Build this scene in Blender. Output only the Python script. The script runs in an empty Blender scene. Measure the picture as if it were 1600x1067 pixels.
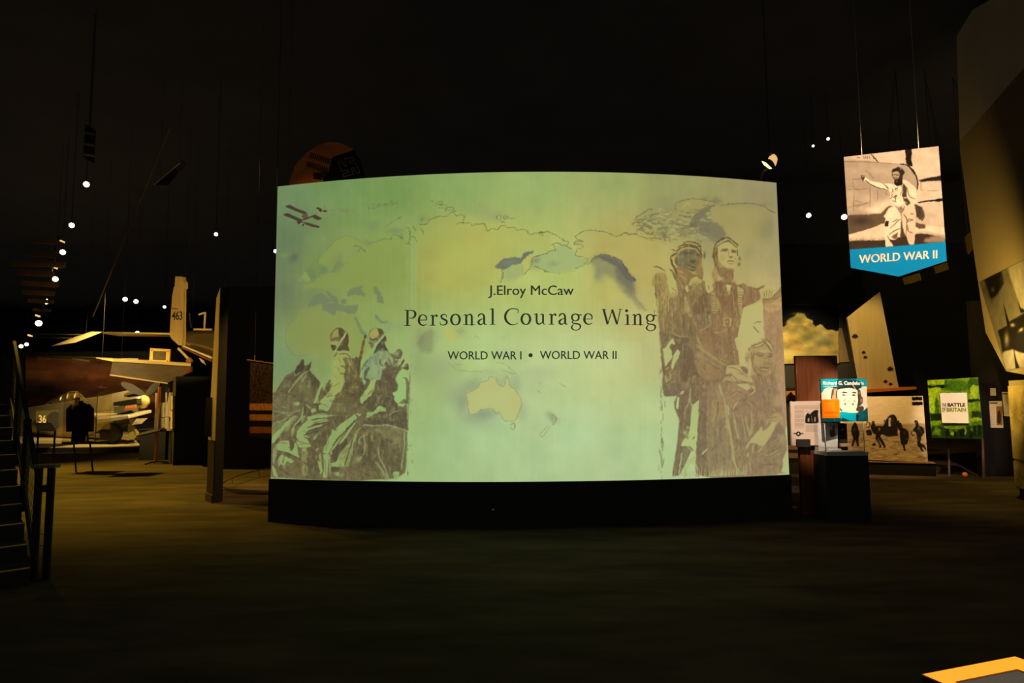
import bpy, bmesh, math, random
import numpy as np
from mathutils import Vector, Matrix
random.seed(7); NR = np.random.RandomState(11)
scene = bpy.context.scene; COL = scene.collection

# ------------------------------------------------------------------ camera
F_PX, PITCH, ROLL, CAM_H = 1000.0, math.radians(4.89), 0.0077, 1.6
_r0, _u0 = Vector((1, 0, 0)), Vector((0, -math.sin(PITCH), math.cos(PITCH)))
FWD = Vector((0, math.cos(PITCH), math.sin(PITCH)))
UP = _u0 * math.cos(ROLL) + _r0 * math.sin(ROLL)
RIGHT = _r0 * math.cos(ROLL) - _u0 * math.sin(ROLL)
EYE = Vector((0, 0, CAM_H))
cam_d = bpy.data.cameras.new('camera'); cam = bpy.data.objects.new('camera', cam_d); COL.objects.link(cam)
cam_d.sensor_width = 36.0; cam_d.lens = 36.0 * F_PX / 1600.0; cam_d.clip_start = 0.05; cam_d.clip_end = 300
m = Matrix.Identity(4)
for i in range(3):
    m[i][0], m[i][1], m[i][2], m[i][3] = RIGHT[i], UP[i], -FWD[i], EYE[i]
cam.matrix_world = m
scene.camera = cam
scene.view_settings.view_transform = 'Standard'; scene.view_settings.look = 'None'
scene.view_settings.exposure = 0.0; scene.view_settings.gamma = 1.0; scene.view_settings.use_curve_mapping = False

def ray(u, v):
    return RIGHT * ((u - 800) / F_PX) + UP * ((533.5 - v) / F_PX) + FWD
def P(u, v, y):                       # the point seen at (u, v) at world depth y
    d = ray(u, v); return EYE + d * (y / d.y)
def G(u, v, z=0.0):                   # the point seen at (u, v) at height z
    d = ray(u, v); return EYE + d * ((z - CAM_H) / d.z)
def onplane(u, v, p0, n):
    d = ray(u, v); return EYE + d * ((p0 - EYE).dot(n) / d.dot(n))
_R, _U, _F = np.array(RIGHT), np.array(UP), np.array(FWD)
def proj(pts):                        # numpy (N,3) -> photo px (N,2)
    q = np.asarray(pts) - np.array(EYE); w = q @ _F
    return np.stack([800 + F_PX * (q @ _R) / w, 533.5 - F_PX * (q @ _U) / w], 1)

# ------------------------------------------------------------------ world and light
world = bpy.data.worlds.new('world'); scene.world = world; world.use_nodes = True
world.node_tree.nodes['Background'].inputs[0].default_value = (1, 0.97, 0.9, 1)
world.node_tree.nodes['Background'].inputs[1].default_value = 0.0042

def lamp(name, kind, loc, target, power, color, **kw):
    d = bpy.data.lights.new(name, kind); o = bpy.data.objects.new(name, d); COL.objects.link(o)
    o.location = loc
    if target is not None:
        o.rotation_euler = (Vector(target) - Vector(loc)).to_track_quat('-Z', 'Y').to_euler()
    d.energy = power; d.color = color
    for k, v in kw.items(): setattr(d, k, v)
    return o
WARM = (1.0, 0.62, 0.20); AMBER = (1.0, 0.66, 0.13); SOFT = (1.0, 0.72, 0.38)
def spot(name, loc, target, power, color=WARM, deg=40, blend=0.5, size=0.05):
    return lamp(name, 'SPOT', loc, target, power, color, spot_size=math.radians(deg), spot_blend=blend, shadow_soft_size=size)
# added fill: dim unseen lamps behind the visitor and under the ceiling, lifting blacks
lamp('fill_light', 'AREA', (0, -7, 7.5), (0, 12, 4), 140, (1, .95, .86), shape='RECTANGLE', size=30, size_y=2.5)
lamp('ceiling_fill_light', 'AREA', (-10, 20, 6.8), (-10, 20, 9), 420, (1, .95, .86), shape='RECTANGLE', size=60, size_y=60)
# right-hand exhibits
spot('banner_spot', (5.0, 3.6, 5.6), (5.35, 8.8, 4.1), 2500, (1, .62, .33), 30, .6)
spot('wall_spot', (6.9, 10.4, 2.1), (9.3, 12.0, 3.5), 450, AMBER, 88, 1.0)
spot('cabinet_spot', (6.0, 9.2, 2.7), (8.9, 10.9, .9), 330, AMBER, 56, .9)
spot('sign_spot', (6.9, 8.4, 4.4), (8.42, 12.0, 1.40), 1100, (1, .72, .52), 18, .5)
spot('photo_spot', (6.2, 10.0, 4.6), (7.3, 12.9, 1.0), 1050, (1, .58, .16), 32, .7)
spot('fin_spot', (7.6, 14.0, 5.2), (9.4, 17.0, 2.8), 560, (1, .60, .12), 44, .7)
spot('cloud_spot', (8.6, 18.2, 4.2), (9.9, 21.9, 3.0), 900, (1, .72, .28), 50, .8)
spot('poster_spot', (4.1, 5.0, 4.2), (4.36, 8.2, 1.70), 900, (1, .82, .64), 12, .4)
spot('column_spot', (2.6, 5.2, 4.6), (3.98, 8.5, 1.5), 1500, (1, .70, .46), 15, .6)
spot('shelf_spot', (5.0, 11.5, 4.2), (5.75, 13.0, 1.0), 420, (1, .58, .2), 30, .7)
spot('floor_spot', (6.6, 8.8, 6.0), (7.4, 10.2, 0), 420, AMBER, 60, .9)
spot('reader_spot', (1.3, 1.6, 3.2), (1.25, 1.5, .9), 330, (1, .86, .66), 18, .4)
# behind the screen
spot('rudder_spot', (-4.6, 10.2, 5.6), (-3.4, 12.0, 4.7), 42, (1, .6, .2), 70, .9)
spot('blanket_spot', (-3.4, 9.6, 4.8), (-4.3, 10.6, 1.3), 560, (1, .58, .14), 36, .8)
# left hall
spot('hall_floor_spot', (-9.6, 11.6, 7.0), (-5.2, 10.2, 0), 2100, (1, .60, .05), 46, 1.0)
spot('hall_floor_spot', (-13.4, 16.2, 6.4), (-8.8, 13.4, 0), 5200, (1, .60, .05), 62, .9)
spot('divider_spot', (-8.0, 7.4, 5.2), (-4.6, 9.8, 2.6), 380, (1, .62, .10), 30, .8)
spot('fighter_spot', (-11.4, 17.4, 5.0), (-14.4, 22.8, 1.4), 4600, (1, .70, .24), 46, .7)
spot('fighter_spot', (-8.6, 17.9, 5.6), (-13.2, 21.4, 1.2), 5000, (1, .70, .24), 40, .7)
spot('dusk_spot', (-17, 26.5, 5.6), (-19.5, 30.5, 2.6), 720, (1, .78, .46), 90, .8)
spot('tail_spot', (-6.6, 13.0, 3.2), (-8.9, 17.2, 3.4), 560, (1, .62, .14), 50, .7)
spot('wing_spot', (-10.0, 13.5, 5.8), (-9.6, 16.4, 2.4), 420, (1, .64, .18), 40, .8)
spot('baffle_spot', (-13.6, 19.0, 4.8), (-15.0, 20.5, 6.3), 5, (1, .6, .2), 90, .9)
spot('kiosk_spot', (-13.5, 13.6, 4.6), (-9.6, 17.6, 1.5), 1500, (1, .68, .22), 30, .8)
spot('barrier_spot', (-3.9, 10.9, 3.6), (-4.7, 12.2, 0), 160, (1, .6, .2), 50, .9)
spot('panel_spot', (7.7, 9.9, 3.0), (9.75, 12.43, 1.5), 260, (1, .64, .26), 26, .8)


# ------------------------------------------------------------------ materials
MATS = {}
def srgb(c):
    return tuple(((x / 255) / 12.92 if x / 255 <= 0.04045 else ((x / 255 + 0.055) / 1.055) ** 2.4) for x in c)
def mat(name, color, rough=0.6, metal=0.0, noise=0.0, scale=8.0, stretch=(1, 1, 1), bump=0.0, emit=None, estr=1.0, attr=False, spec=0.5, color2=None):
    if name in MATS: return MATS[name]
    mt = bpy.data.materials.new(name); mt.use_nodes = True; MATS[name] = mt
    nt = mt.node_tree; b = nt.nodes['Principled BSDF']
    b.inputs['Roughness'].default_value = rough; b.inputs['Metallic'].default_value = metal
    b.inputs['Specular IOR Level'].default_value = spec
    c = (*color, 1)
    b.inputs['Base Color'].default_value = c
    if attr:
        a = nt.nodes.new('ShaderNodeAttribute'); a.attribute_name = 'print'
        nt.links.new(a.outputs['Color'], b.inputs['Base Color'])
    if noise or bump:
        tc = nt.nodes.new('ShaderNodeTexCoord'); mp = nt.nodes.new('ShaderNodeMapping'); mp.inputs['Scale'].default_value = stretch
        nz = nt.nodes.new('ShaderNodeTexNoise'); nz.inputs['Scale'].default_value = scale; nz.inputs['Detail'].default_value = 6
        nt.links.new(tc.outputs['Object'], mp.inputs[0]); nt.links.new(mp.outputs[0], nz.inputs['Vector'])
        if noise and not attr:
            r = nt.nodes.new('ShaderNodeValToRGB'); r.color_ramp.elements[0].position = 0.3; r.color_ramp.elements[1].position = 0.72
            lo = color2 if color2 else tuple(x * (1 - noise) for x in color)
            r.color_ramp.elements[0].color = (*lo, 1); r.color_ramp.elements[1].color = (*(x * (1 + noise * .6) for x in color), 1) if not color2 else c
            nt.links.new(nz.outputs['Fac'], r.inputs[0]); nt.links.new(r.outputs[0], b.inputs['Base Color'])
        if bump:
            bp = nt.nodes.new('ShaderNodeBump'); bp.inputs['Strength'].default_value = bump; bp.inputs['Distance'].default_value = 0.02
            nt.links.new(nz.outputs['Fac'], bp.inputs['Height']); nt.links.new(bp.outputs[0], b.inputs['Normal'])
    if emit is not None:
        b.inputs['Emission Color'].default_value = (*emit, 1); b.inputs['Emission Strength'].default_value = estr
    return mt
def screen_mat(name):                 # the projected picture: the only light a screen gives is its own
    mt = bpy.data.materials.new(name); mt.use_nodes = True; nt = mt.node_tree; b = nt.nodes['Principled BSDF']
    a = nt.nodes.new('ShaderNodeAttribute'); a.attribute_name = 'print'
    b.inputs['Base Color'].default_value = (0.02, 0.02, 0.02, 1); b.inputs['Roughness'].default_value = 0.9; b.inputs['Specular IOR Level'].default_value = 0.1
    nt.links.new(a.outputs['Color'], b.inputs['Emission Color']); b.inputs['Emission Strength'].default_value = 1.0
    return mt
def glass_mat(name, tint=(1, 1, 1), refl=0.06):
    mt = bpy.data.materials.new(name); mt.use_nodes = True; nt = mt.node_tree
    out = nt.nodes['Material Output']; nt.nodes.remove(nt.nodes['Principled BSDF'])
    t = nt.nodes.new('ShaderNodeBsdfTransparent'); t.inputs[0].default_value = (*tint, 1)
    g = nt.nodes.new('ShaderNodeBsdfGlossy'); g.inputs['Roughness'].default_value = 0.02
    mx = nt.nodes.new('ShaderNodeMixShader')
    mx.inputs[0].default_value = refl; nt.links.new(t.outputs[0], mx.inputs[1]); nt.links.new(g.outputs[0], mx.inputs[2])
    nt.links.new(mx.outputs[0], out.inputs[0]); return mt

# ------------------------------------------------------------------ objects
def tag(o, label=None, cat=None, group=None, kind=None):
    if label: o['label'] = label
    if cat: o['category'] = cat
    if group: o['group'] = group
    if kind: o['kind'] = kind
    return o
def thing(name, loc, label, cat, group=None, rz=0.0):
    o = bpy.data.objects.new(name, None); COL.objects.link(o); o.empty_display_size = 0.2
    o.location = loc; o.rotation_euler = (0, 0, rz)
    return tag(o, label, cat, group)
def link(name, me, material, parent=None, smooth=False):
    if material is not None and not me.materials: me.materials.append(material)
    o = bpy.data.objects.new(name, me); COL.objects.link(o)
    if smooth:
        me.polygons.foreach_set('use_smooth', [True] * len(me.polygons))
    if parent is not None:
        o.parent = parent
        pm = parent.matrix_basis.copy(); pp = parent.parent
        while pp is not None: pm = pp.matrix_basis @ pm; pp = pp.parent
        # geometry is given in world space: keep it there
        me.transform(pm.inverted())
    else:
        # put the origin of a single mesh thing at its base
        co = np.zeros(len(me.vertices) * 3); me.vertices.foreach_get('co', co); co = co.reshape(-1, 3)
        c = Vector(((co[:, 0].min() + co[:, 0].max()) / 2, (co[:, 1].min() + co[:, 1].max()) / 2, co[:, 2].min()))
        me.transform(Matrix.Translation(-c)); o.location = c
    return o
class MB:
    def __init__(s): s.v = []; s.f = []
    def add(s, vs, fs):
        n = len(s.v); s.v += [tuple(p) for p in vs]; s.f += [tuple(i + n for i in f) for f in fs]; return s
    def poly(s, pts): return s.add(pts, [range(len(pts))])
    def box(s, lo, hi):
        (a, b, c), (d, e, f) = lo, hi
        return s.hexa([(a, b, c), (d, b, c), (d, e, c), (a, e, c)], [(a, b, f), (d, b, f), (d, e, f), (a, e, f)])
    def hexa(s, bot, top):
        n = len(bot); return s.add(list(bot) + list(top), [tuple(range(n - 1, -1, -1)), tuple(range(n, 2 * n))] + [(i, (i + 1) % n, n + (i + 1) % n, n + i) for i in range(n)])
    def slab(s, pts, d):              # a flat outline with thickness: pts pushed along vector d
        d = Vector(d); return s.hexa([Vector(p) + d for p in pts], [Vector(p) for p in pts])
    def bar(s, a, b, w, h=None, up=(0, 0, 1)):
        a, b = Vector(a), Vector(b); h = h or w; t = (b - a).normalized(); up = Vector(up)
        if abs(t.dot(up)) > .98: up = Vector((0, 1, 0))
        r = t.cross(up).normalized() * (w / 2); u = r.cross(t).normalized() * (h / 2)
        q = [-r - u, r - u, r + u, -r + u]
        return s.hexa([a + k for k in q], [b + k for k in q])
    def tube(s, pts, r, n=8, caps=True):
        pts = [Vector(p) for p in pts]; rr = r if isinstance(r, (list, tuple)) else [r] * len(pts)
        rings = []; prev = None
        for i, p in enumerate(pts):
            t = (pts[min(i + 1, len(pts) - 1)] - pts[max(i - 1, 0)]).normalized()
            ref = prev if prev is not None else (Vector((0, 0, 1)) if abs(t.z) < .9 else Vector((1, 0, 0)))
            a = (ref - t * ref.dot(t)).normalized(); prev = a; b = t.cross(a)
            rings.append([p + (a * math.cos(2 * math.pi * k / n) + b * math.sin(2 * math.pi * k / n)) * rr[i] for k in range(n)])
        return s.loft(rings, caps)
    def loft(s, rings, caps=True, closed=True):
        n = len(rings[0]); vs = [p for r in rings for p in r]; fs = []
        for i in range(len(rings) - 1):
            for k in range(n if closed else n - 1):
                k2 = (k + 1) % n; fs.append((i * n + k, i * n + k2, (i + 1) * n + k2, (i + 1) * n + k))
        if caps and closed: fs += [tuple(range(n - 1, -1, -1)), tuple(range((len(rings) - 1) * n, len(rings) * n))]
        return s.add(vs, fs)
    def mesh(s, name):
        me = bpy.data.meshes.new(name); me.from_pydata(s.v, [], s.f); me.update()
        bm = bmesh.new(); bm.from_mesh(me); bmesh.ops.recalc_face_normals(bm, faces=bm.faces); bm.to_mesh(me); bm.free()
        return me
    def build(s, name, material, parent=None, smooth=False, bevel=0.0, label=None):
        o = link(name, s.mesh(name), material, parent, smooth)
        if bevel:
            md = o.modifiers.new('bevel', 'BEVEL'); md.width = bevel; md.segments = 2; md.limit_method = 'ANGLE'
        if label: o['label'] = label
        return o
def tree(o):
    r = [o]
    for c in o.children: r += tree(c)
    return r
def dup(o, loc=None, rz=None, label=None, group=None, parent=None):   # a copy of a thing with copies of its parts
    c = o.copy(); COL.objects.link(c)
    if parent is not None: c.parent = parent
    if loc is not None: c.location = loc
    if rz is not None: c.rotation_euler = (0, 0, rz)
    if label: c['label'] = label
    if group: c['group'] = group
    for ch in o.children: dup(ch, parent=c)
    return c

# ------------------------------------------------------------------ flat print: traced pictures stored as colours on a fine sheet
def pts_of(crop, s):
    ox, oy, k = crop
    a = np.array([float(t) for t in s.replace(';', ' ').replace(',', ' ').split()]).reshape(-1, 2)
    return np.stack([ox + a[:, 0] / k, oy + a[:, 1] / k], 1)
def smooth_pts(p, closed, n=4, ten=1.0):
    if len(p) < 3: return p
    q = np.concatenate([p[-1:], p, p[:2]]) if closed else np.concatenate([2 * p[:1] - p[1:2], p, 2 * p[-1:] - p[-2:-1]])
    out = []; t = (np.arange(n) / n)[:, None]
    for i in range(len(q) - 3):
        a, b, c, d = q[i], q[i + 1], q[i + 2], q[i + 3]
        m0, m1 = (c - a) * .5 * ten, (d - b) * .5 * ten
        out.append((2 * t ** 3 - 3 * t ** 2 + 1) * b + (t ** 3 - 2 * t ** 2 + t) * m0 + (3 * t ** 2 - 2 * t ** 3) * c + (t ** 3 - t ** 2) * m1)
    out = np.concatenate(out)
    return out if closed else np.concatenate([out, p[-1:]])
def boxblur(a, r):
    r = int(round(r))
    if r < 1: return a
    for ax in (0, 1):
        pad = [(0, 0), (0, 0)]; pad[ax] = (r + 1, r)
        c = np.cumsum(np.pad(a, pad, mode='edge'), axis=ax); n = a.shape[ax]
        s1 = [slice(None)] * 2; s2 = [slice(None)] * 2
        s1[ax] = slice(2 * r + 1, 2 * r + 1 + n); s2[ax] = slice(0, n)
        a = (c[tuple(s1)] - c[tuple(s2)]) / (2 * r + 1)
    return a
def upsample(g, H, W):
    y = np.linspace(0, g.shape[0] - 1.001, H); x = np.linspace(0, g.shape[1] - 1.001, W)
    y0 = y.astype(int); x0 = x.astype(int); fy = (y - y0)[:, None]; fx = (x - x0)[None]
    fy = fy * fy * (3 - 2 * fy); fx = fx * fx * (3 - 2 * fx)
    a = g[y0][:, x0]; b = g[y0][:, x0 + 1]; c = g[y0 + 1][:, x0]; d = g[y0 + 1][:, x0 + 1]
    return (a * (1 - fx) + b * fx) * (1 - fy) + (c * (1 - fx) + d * fx) * fy
def fnoise(H, W, cy, cx, octs=4, gain=.55):      # fractal noise about 0, cells of cy x cx raster px
    out = np.zeros((H, W)); amp = 1; tot = 0
    for o in range(octs):
        gh = max(2, int(H / cy) + 2); gw = max(2, int(W / cx) + 2)
        out += amp * upsample(NR.rand(gh, gw) * 2 - 1, H, W); tot += amp; amp *= gain
        cy = max(cy / 2, 1); cx = max(cx / 2, 1)
    return out / tot
class Art:
    def __init__(s, x0, y0, x1, y1, k, color=(128, 128, 128)):
        s.x0, s.y0, s.k = x0, y0, k; s.W = int((x1 - x0) * k) + 1; s.H = int((y1 - y0) * k) + 1
        s.a = np.empty((s.H, s.W, 3)); s.a[:] = color
        s.crop = (0, 0, 1); s.clip = None
    def at(s, ox, oy, k): s.crop = (ox, oy, k); return s
    def loc(s, p): return (p - np.array([s.x0, s.y0])) * s.k
    def _bb(s, p, pad):
        xa = max(int(p[:, 0].min() - pad), 0); xb = min(int(p[:, 0].max() + pad) + 2, s.W)
        ya = max(int(p[:, 1].min() - pad), 0); yb = min(int(p[:, 1].max() + pad) + 2, s.H)
        return xa, xb, ya, yb
    def _mask(s, p, soft):
        pad = 3 * soft * s.k + 2; xa, xb, ya, yb = s._bb(p, pad)
        if xb - xa < 1 or yb - ya < 1: return None
        ss = 2; h = (yb - ya) * ss; w = (xb - xa) * ss
        q = (p - np.array([xa, ya])) * ss; cnt = np.zeros((h, w + 1), np.int32)
        for i in range(len(q)):
            (ax, ay), (bx, by) = q[i], q[(i + 1) % len(q)]
            if ay == by: continue
            if ay > by: ax, ay, bx, by = bx, by, ax, ay
            r0 = max(int(math.ceil(ay - .5)), 0); r1 = min(int(math.ceil(by - .5)), h)
            if r1 <= r0: continue
            rows = np.arange(r0, r1); xs = ax + (rows + .5 - ay) * (bx - ax) / (by - ay)
            cols = np.clip(np.ceil(xs - .5), 0, w).astype(int); np.add.at(cnt, (rows, cols), 1)
        mk = (np.cumsum(cnt, 1)[:, :w] % 2).astype(float)
        mk = mk.reshape(yb - ya, ss, xb - xa, ss).mean((1, 3))
        if soft > 0:
            r = soft * s.k * .62 - .2
            mk = boxblur(boxblur(mk, r), r)
        return (xa, xb, ya, yb), mk
    def _put(s, res, color, a):
        if res is None: return s
        (xa, xb, ya, yb), mk = res; mk = (mk * a)
        if s.clip is not None: mk = mk * s.clip[ya:yb, xa:xb]
        mk = mk[..., None]
        s.a[ya:yb, xa:xb] = s.a[ya:yb, xa:xb] * (1 - mk) + np.array(color, float) * mk; return s
    def f(s, pts, color, a=1.0, soft=.3, sm=True):
        p = pts_of(s.crop, pts) if isinstance(pts, str) else np.asarray(pts, float)
        if sm: p = smooth_pts(p, True, 4, .45)
        return s._put(s._mask(s.loc(p), soft), color, a)
    def s_(s, pts, color, w, a=1.0, soft=.35, w1=None, sm=True):
        p = pts_of(s.crop, pts) if isinstance(pts, str) else np.asarray(pts, float)
        if sm: p = smooth_pts(p, False)
        q = s.loc(p); w0 = w * s.k / 2; we = (w if w1 is None else w1) * s.k / 2; tap = w1 is None and w >= 1.2 and sm
        pad = max(w0, we) + 2 * soft * s.k + 2; xa, xb, ya, yb = s._bb(q, pad)
        if xb - xa < 1 or yb - ya < 1: return s
        X, Y = np.meshgrid(np.arange(xa, xb) + .5, np.arange(ya, yb) + .5); best = np.full(X.shape, -1e9)
        n = max(len(q) - 1, 1); e = max(soft * s.k, .5)
        for i in range(len(q) - 1):
            a0, b0 = q[i], q[i + 1]; d = b0 - a0; L = d @ d + 1e-9
            t = np.clip(((X - a0[0]) * d[0] + (Y - a0[1]) * d[1]) / L, 0, 1)
            dist = np.hypot(X - a0[0] - t * d[0], Y - a0[1] - t * d[1]); g = (i + t) / n; ww = w0 + (we - w0) * g
            if tap: ww = ww * (.28 + .72 * np.sqrt(np.clip(4 * g * (1 - g), 0, 1)))
            best = np.maximum(best, ww - dist)
        return s._put(((xa, xb, ya, yb), np.clip(best / (2 * e) + .5, 0, 1)), color, a)
    def b(s, spec, color, a=1.0, hard=1.0):        # soft elliptical blob: cx,cy,rx,ry[,deg]
        v = [float(t) for t in spec.split(',')]; ox, oy, k = s.crop
        c = s.loc(np.array([[ox + v[0] / k, oy + v[1] / k]]))[0]; rx, ry = v[2] / k * s.k, v[3] / k * s.k
        t = math.radians(v[4]) if len(v) > 4 else 0; R = max(rx, ry) * 1.8
        xa, xb, ya, yb = s._bb(np.array([c]), R)
        if xb <= xa or yb <= ya: return s
        X, Y = np.meshgrid(np.arange(xa, xb) - c[0], np.arange(ya, yb) - c[1])
        d = ((X * math.cos(t) + Y * math.sin(t)) / rx) ** 2 + ((-X * math.sin(t) + Y * math.cos(t)) / ry) ** 2
        return s._put(((xa, xb, ya, yb), np.exp(-(d ** hard) * 1.2)), color, a)
    def warp(s, amp, cell, box=None):               # ragged, hand-inked edges: shift the print by a little noise
        x0, y0, x1, y1 = box or (s.x0, s.y0, s.x0 + s.W / s.k, s.y0 + s.H / s.k)
        xa, xb = max(int((x0 - s.x0) * s.k), 0), min(int((x1 - s.x0) * s.k), s.W); ya, yb = max(int((y0 - s.y0) * s.k), 0), min(int((y1 - s.y0) * s.k), s.H)
        h, w = yb - ya, xb - xa; X, Y = np.meshgrid(np.arange(w), np.arange(h)); fade = np.minimum(np.minimum(X, w - 1 - X), np.minimum(Y, h - 1 - Y)); fade = np.clip(fade / (6 * s.k), 0, 1)
        c = cell * s.k; fx = np.clip(X + fade * amp * s.k * 2 * fnoise(h, w, c, c, 3), 0, w - 1.001); fy = np.clip(Y + fade * amp * s.k * 2 * fnoise(h, w, c, c, 3), 0, h - 1.001)
        i, j = fy.astype(int), fx.astype(int); a = (fy - i)[..., None]; b = (fx - j)[..., None]; R = s.a[ya:yb, xa:xb].copy()
        s.a[ya:yb, xa:xb] = (R[i, j] * (1 - b) + R[i, j + 1] * b) * (1 - a) + (R[i + 1, j] * (1 - b) + R[i + 1, j + 1] * b) * a; return s
    def mottle(s, mask, color, a, cy, cx, thr=.15, wid=.25):   # broken lights over the dark parts of a printed figure
        n = fnoise(s.H, s.W, cy * s.k, cx * s.k, 4, .62); m = np.clip((n - thr) / wid, 0, 1) * mask * a
        s.a = s.a * (1 - m[..., None]) + np.array(color, float) * m[..., None]; return s
    def sample(s, uv):                              # photo px (N,2) -> linear rgb
        x = np.clip((uv[:, 0] - s.x0) * s.k - .5, 0, s.W - 1.001); y = np.clip((uv[:, 1] - s.y0) * s.k - .5, 0, s.H - 1.001)
        x0 = x.astype(int); y0 = y.astype(int); fx = (x - x0)[:, None]; fy = (y - y0)[:, None]; A = s.a
        c = (A[y0, x0] * (1 - fx) + A[y0, x0 + 1] * fx) * (1 - fy) + (A[y0 + 1, x0] * (1 - fx) + A[y0 + 1, x0 + 1] * fx) * fy
        c = np.clip(c / 255, 0, 1)
        return np.where(c <= .04045, c / 12.92, ((c + .055) / 1.055) ** 2.4)
def sheet(name, surf, nu, nv, art, material, parent=None, gain=1.0):
    """surf(S,T)->(N,3): a printed sheet built at its real place; each vertex carries the print's colour there."""
    S, T = np.meshgrid(np.linspace(0, 1, nu + 1), np.linspace(0, 1, nv + 1)); co = surf(S.ravel(), T.ravel())
    i = np.arange((nu + 1) * (nv + 1)).reshape(nv + 1, nu + 1)
    q = np.stack([i[:-1, :-1], i[:-1, 1:], i[1:, 1:], i[1:, :-1]], -1).reshape(-1, 4)
    me = bpy.data.meshes.new(name); me.vertices.add(len(co)); me.vertices.foreach_set('co', co.ravel())
    me.loops.add(q.size); me.loops.foreach_set('vertex_index', q.ravel().astype(np.int32))
    me.polygons.add(len(q)); me.polygons.foreach_set('loop_start', np.arange(0, q.size, 4, dtype=np.int32))
    me.update(calc_edges=True)
    col = np.ones((len(co), 4)); col[:, :3] = art.sample(proj(co)) * gain
    at = me.attributes.new('print', 'FLOAT_COLOR', 'POINT'); at.data.foreach_set('color', col.ravel())
    return link(name, me, material, parent)
def quad_surf(a, b, c, d):            # a bottom-left, b bottom-right, c top-right, d top-left
    a, b, c, d = (np.array(p) for p in (a, b, c, d))
    return lambda S, T: (a[None] * (1 - S)[:, None] + b[None] * S[:, None]) * (1 - T)[:, None] + (d[None] * (1 - S)[:, None] + c[None] * S[:, None]) * T[:, None]

# ------------------------------------------------------------------ lettering
def text_polys(body, bold=0.0):
    cu = bpy.data.curves.new('type', 'FONT'); cu.body = body; cu.size = 1; cu.offset = bold; cu.resolution_u = 3
    o = bpy.data.objects.new('type', cu); COL.objects.link(o); bpy.context.view_layer.update()
    me = o.to_mesh(); v = np.array([p.co[:2] for p in me.vertices]); f = [tuple(p.vertices) for p in me.polygons]
    o.to_mesh_clear(); bpy.data.objects.remove(o); bpy.data.curves.remove(cu); return v, f
def put_text(name, body, x0, x1, base, cap, place, material, parent, bold=0.0, base1=None, fat=0.0):
    """fit the word between photo columns x0..x1, baseline and cap height in photo px; place(px,py)->point"""
    v, f = text_polys(body, bold); base1 = base if base1 is None else base1
    cv, _ = text_polys('H', bold); ch = cv[:, 1].max()
    t = (v[:, 0] - v[:, 0].min()) / np.ptp(v[:, 0]); xs = x0 + t * (x1 - x0); ys = base + (base1 - base) * t - v[:, 1] / ch * cap
    if name != 'letter':
        mb = MB(); mb.add([place(x, y) for x, y in zip(xs, ys)], f); return mb.build(name, material, parent)
    root = list(range(len(v)))                # every letter a part of its own
    def find(i):
        while root[i] != i: i = root[i]
        return i
    for q in f:
        for k in q[1:]: root[find(k)] = find(q[0])
    isl = {}
    for q in f: isl.setdefault(find(q[0]), []).append(q)
    for fs in isl.values():
        ids = sorted({k for q in fs for k in q}); ix = {k: n for n, k in enumerate(ids)}; mb = MB()
        mb.add([place(xs[k], ys[k]) for k in ids], [tuple(ix[k] for k in q) for q in fs])
        if fat: mb.add([place(xs[k] + fat, ys[k] - fat * .3) for k in ids], [tuple(ix[k] for k in q) for q in fs])
        mb.build(name, material, parent)
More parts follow.
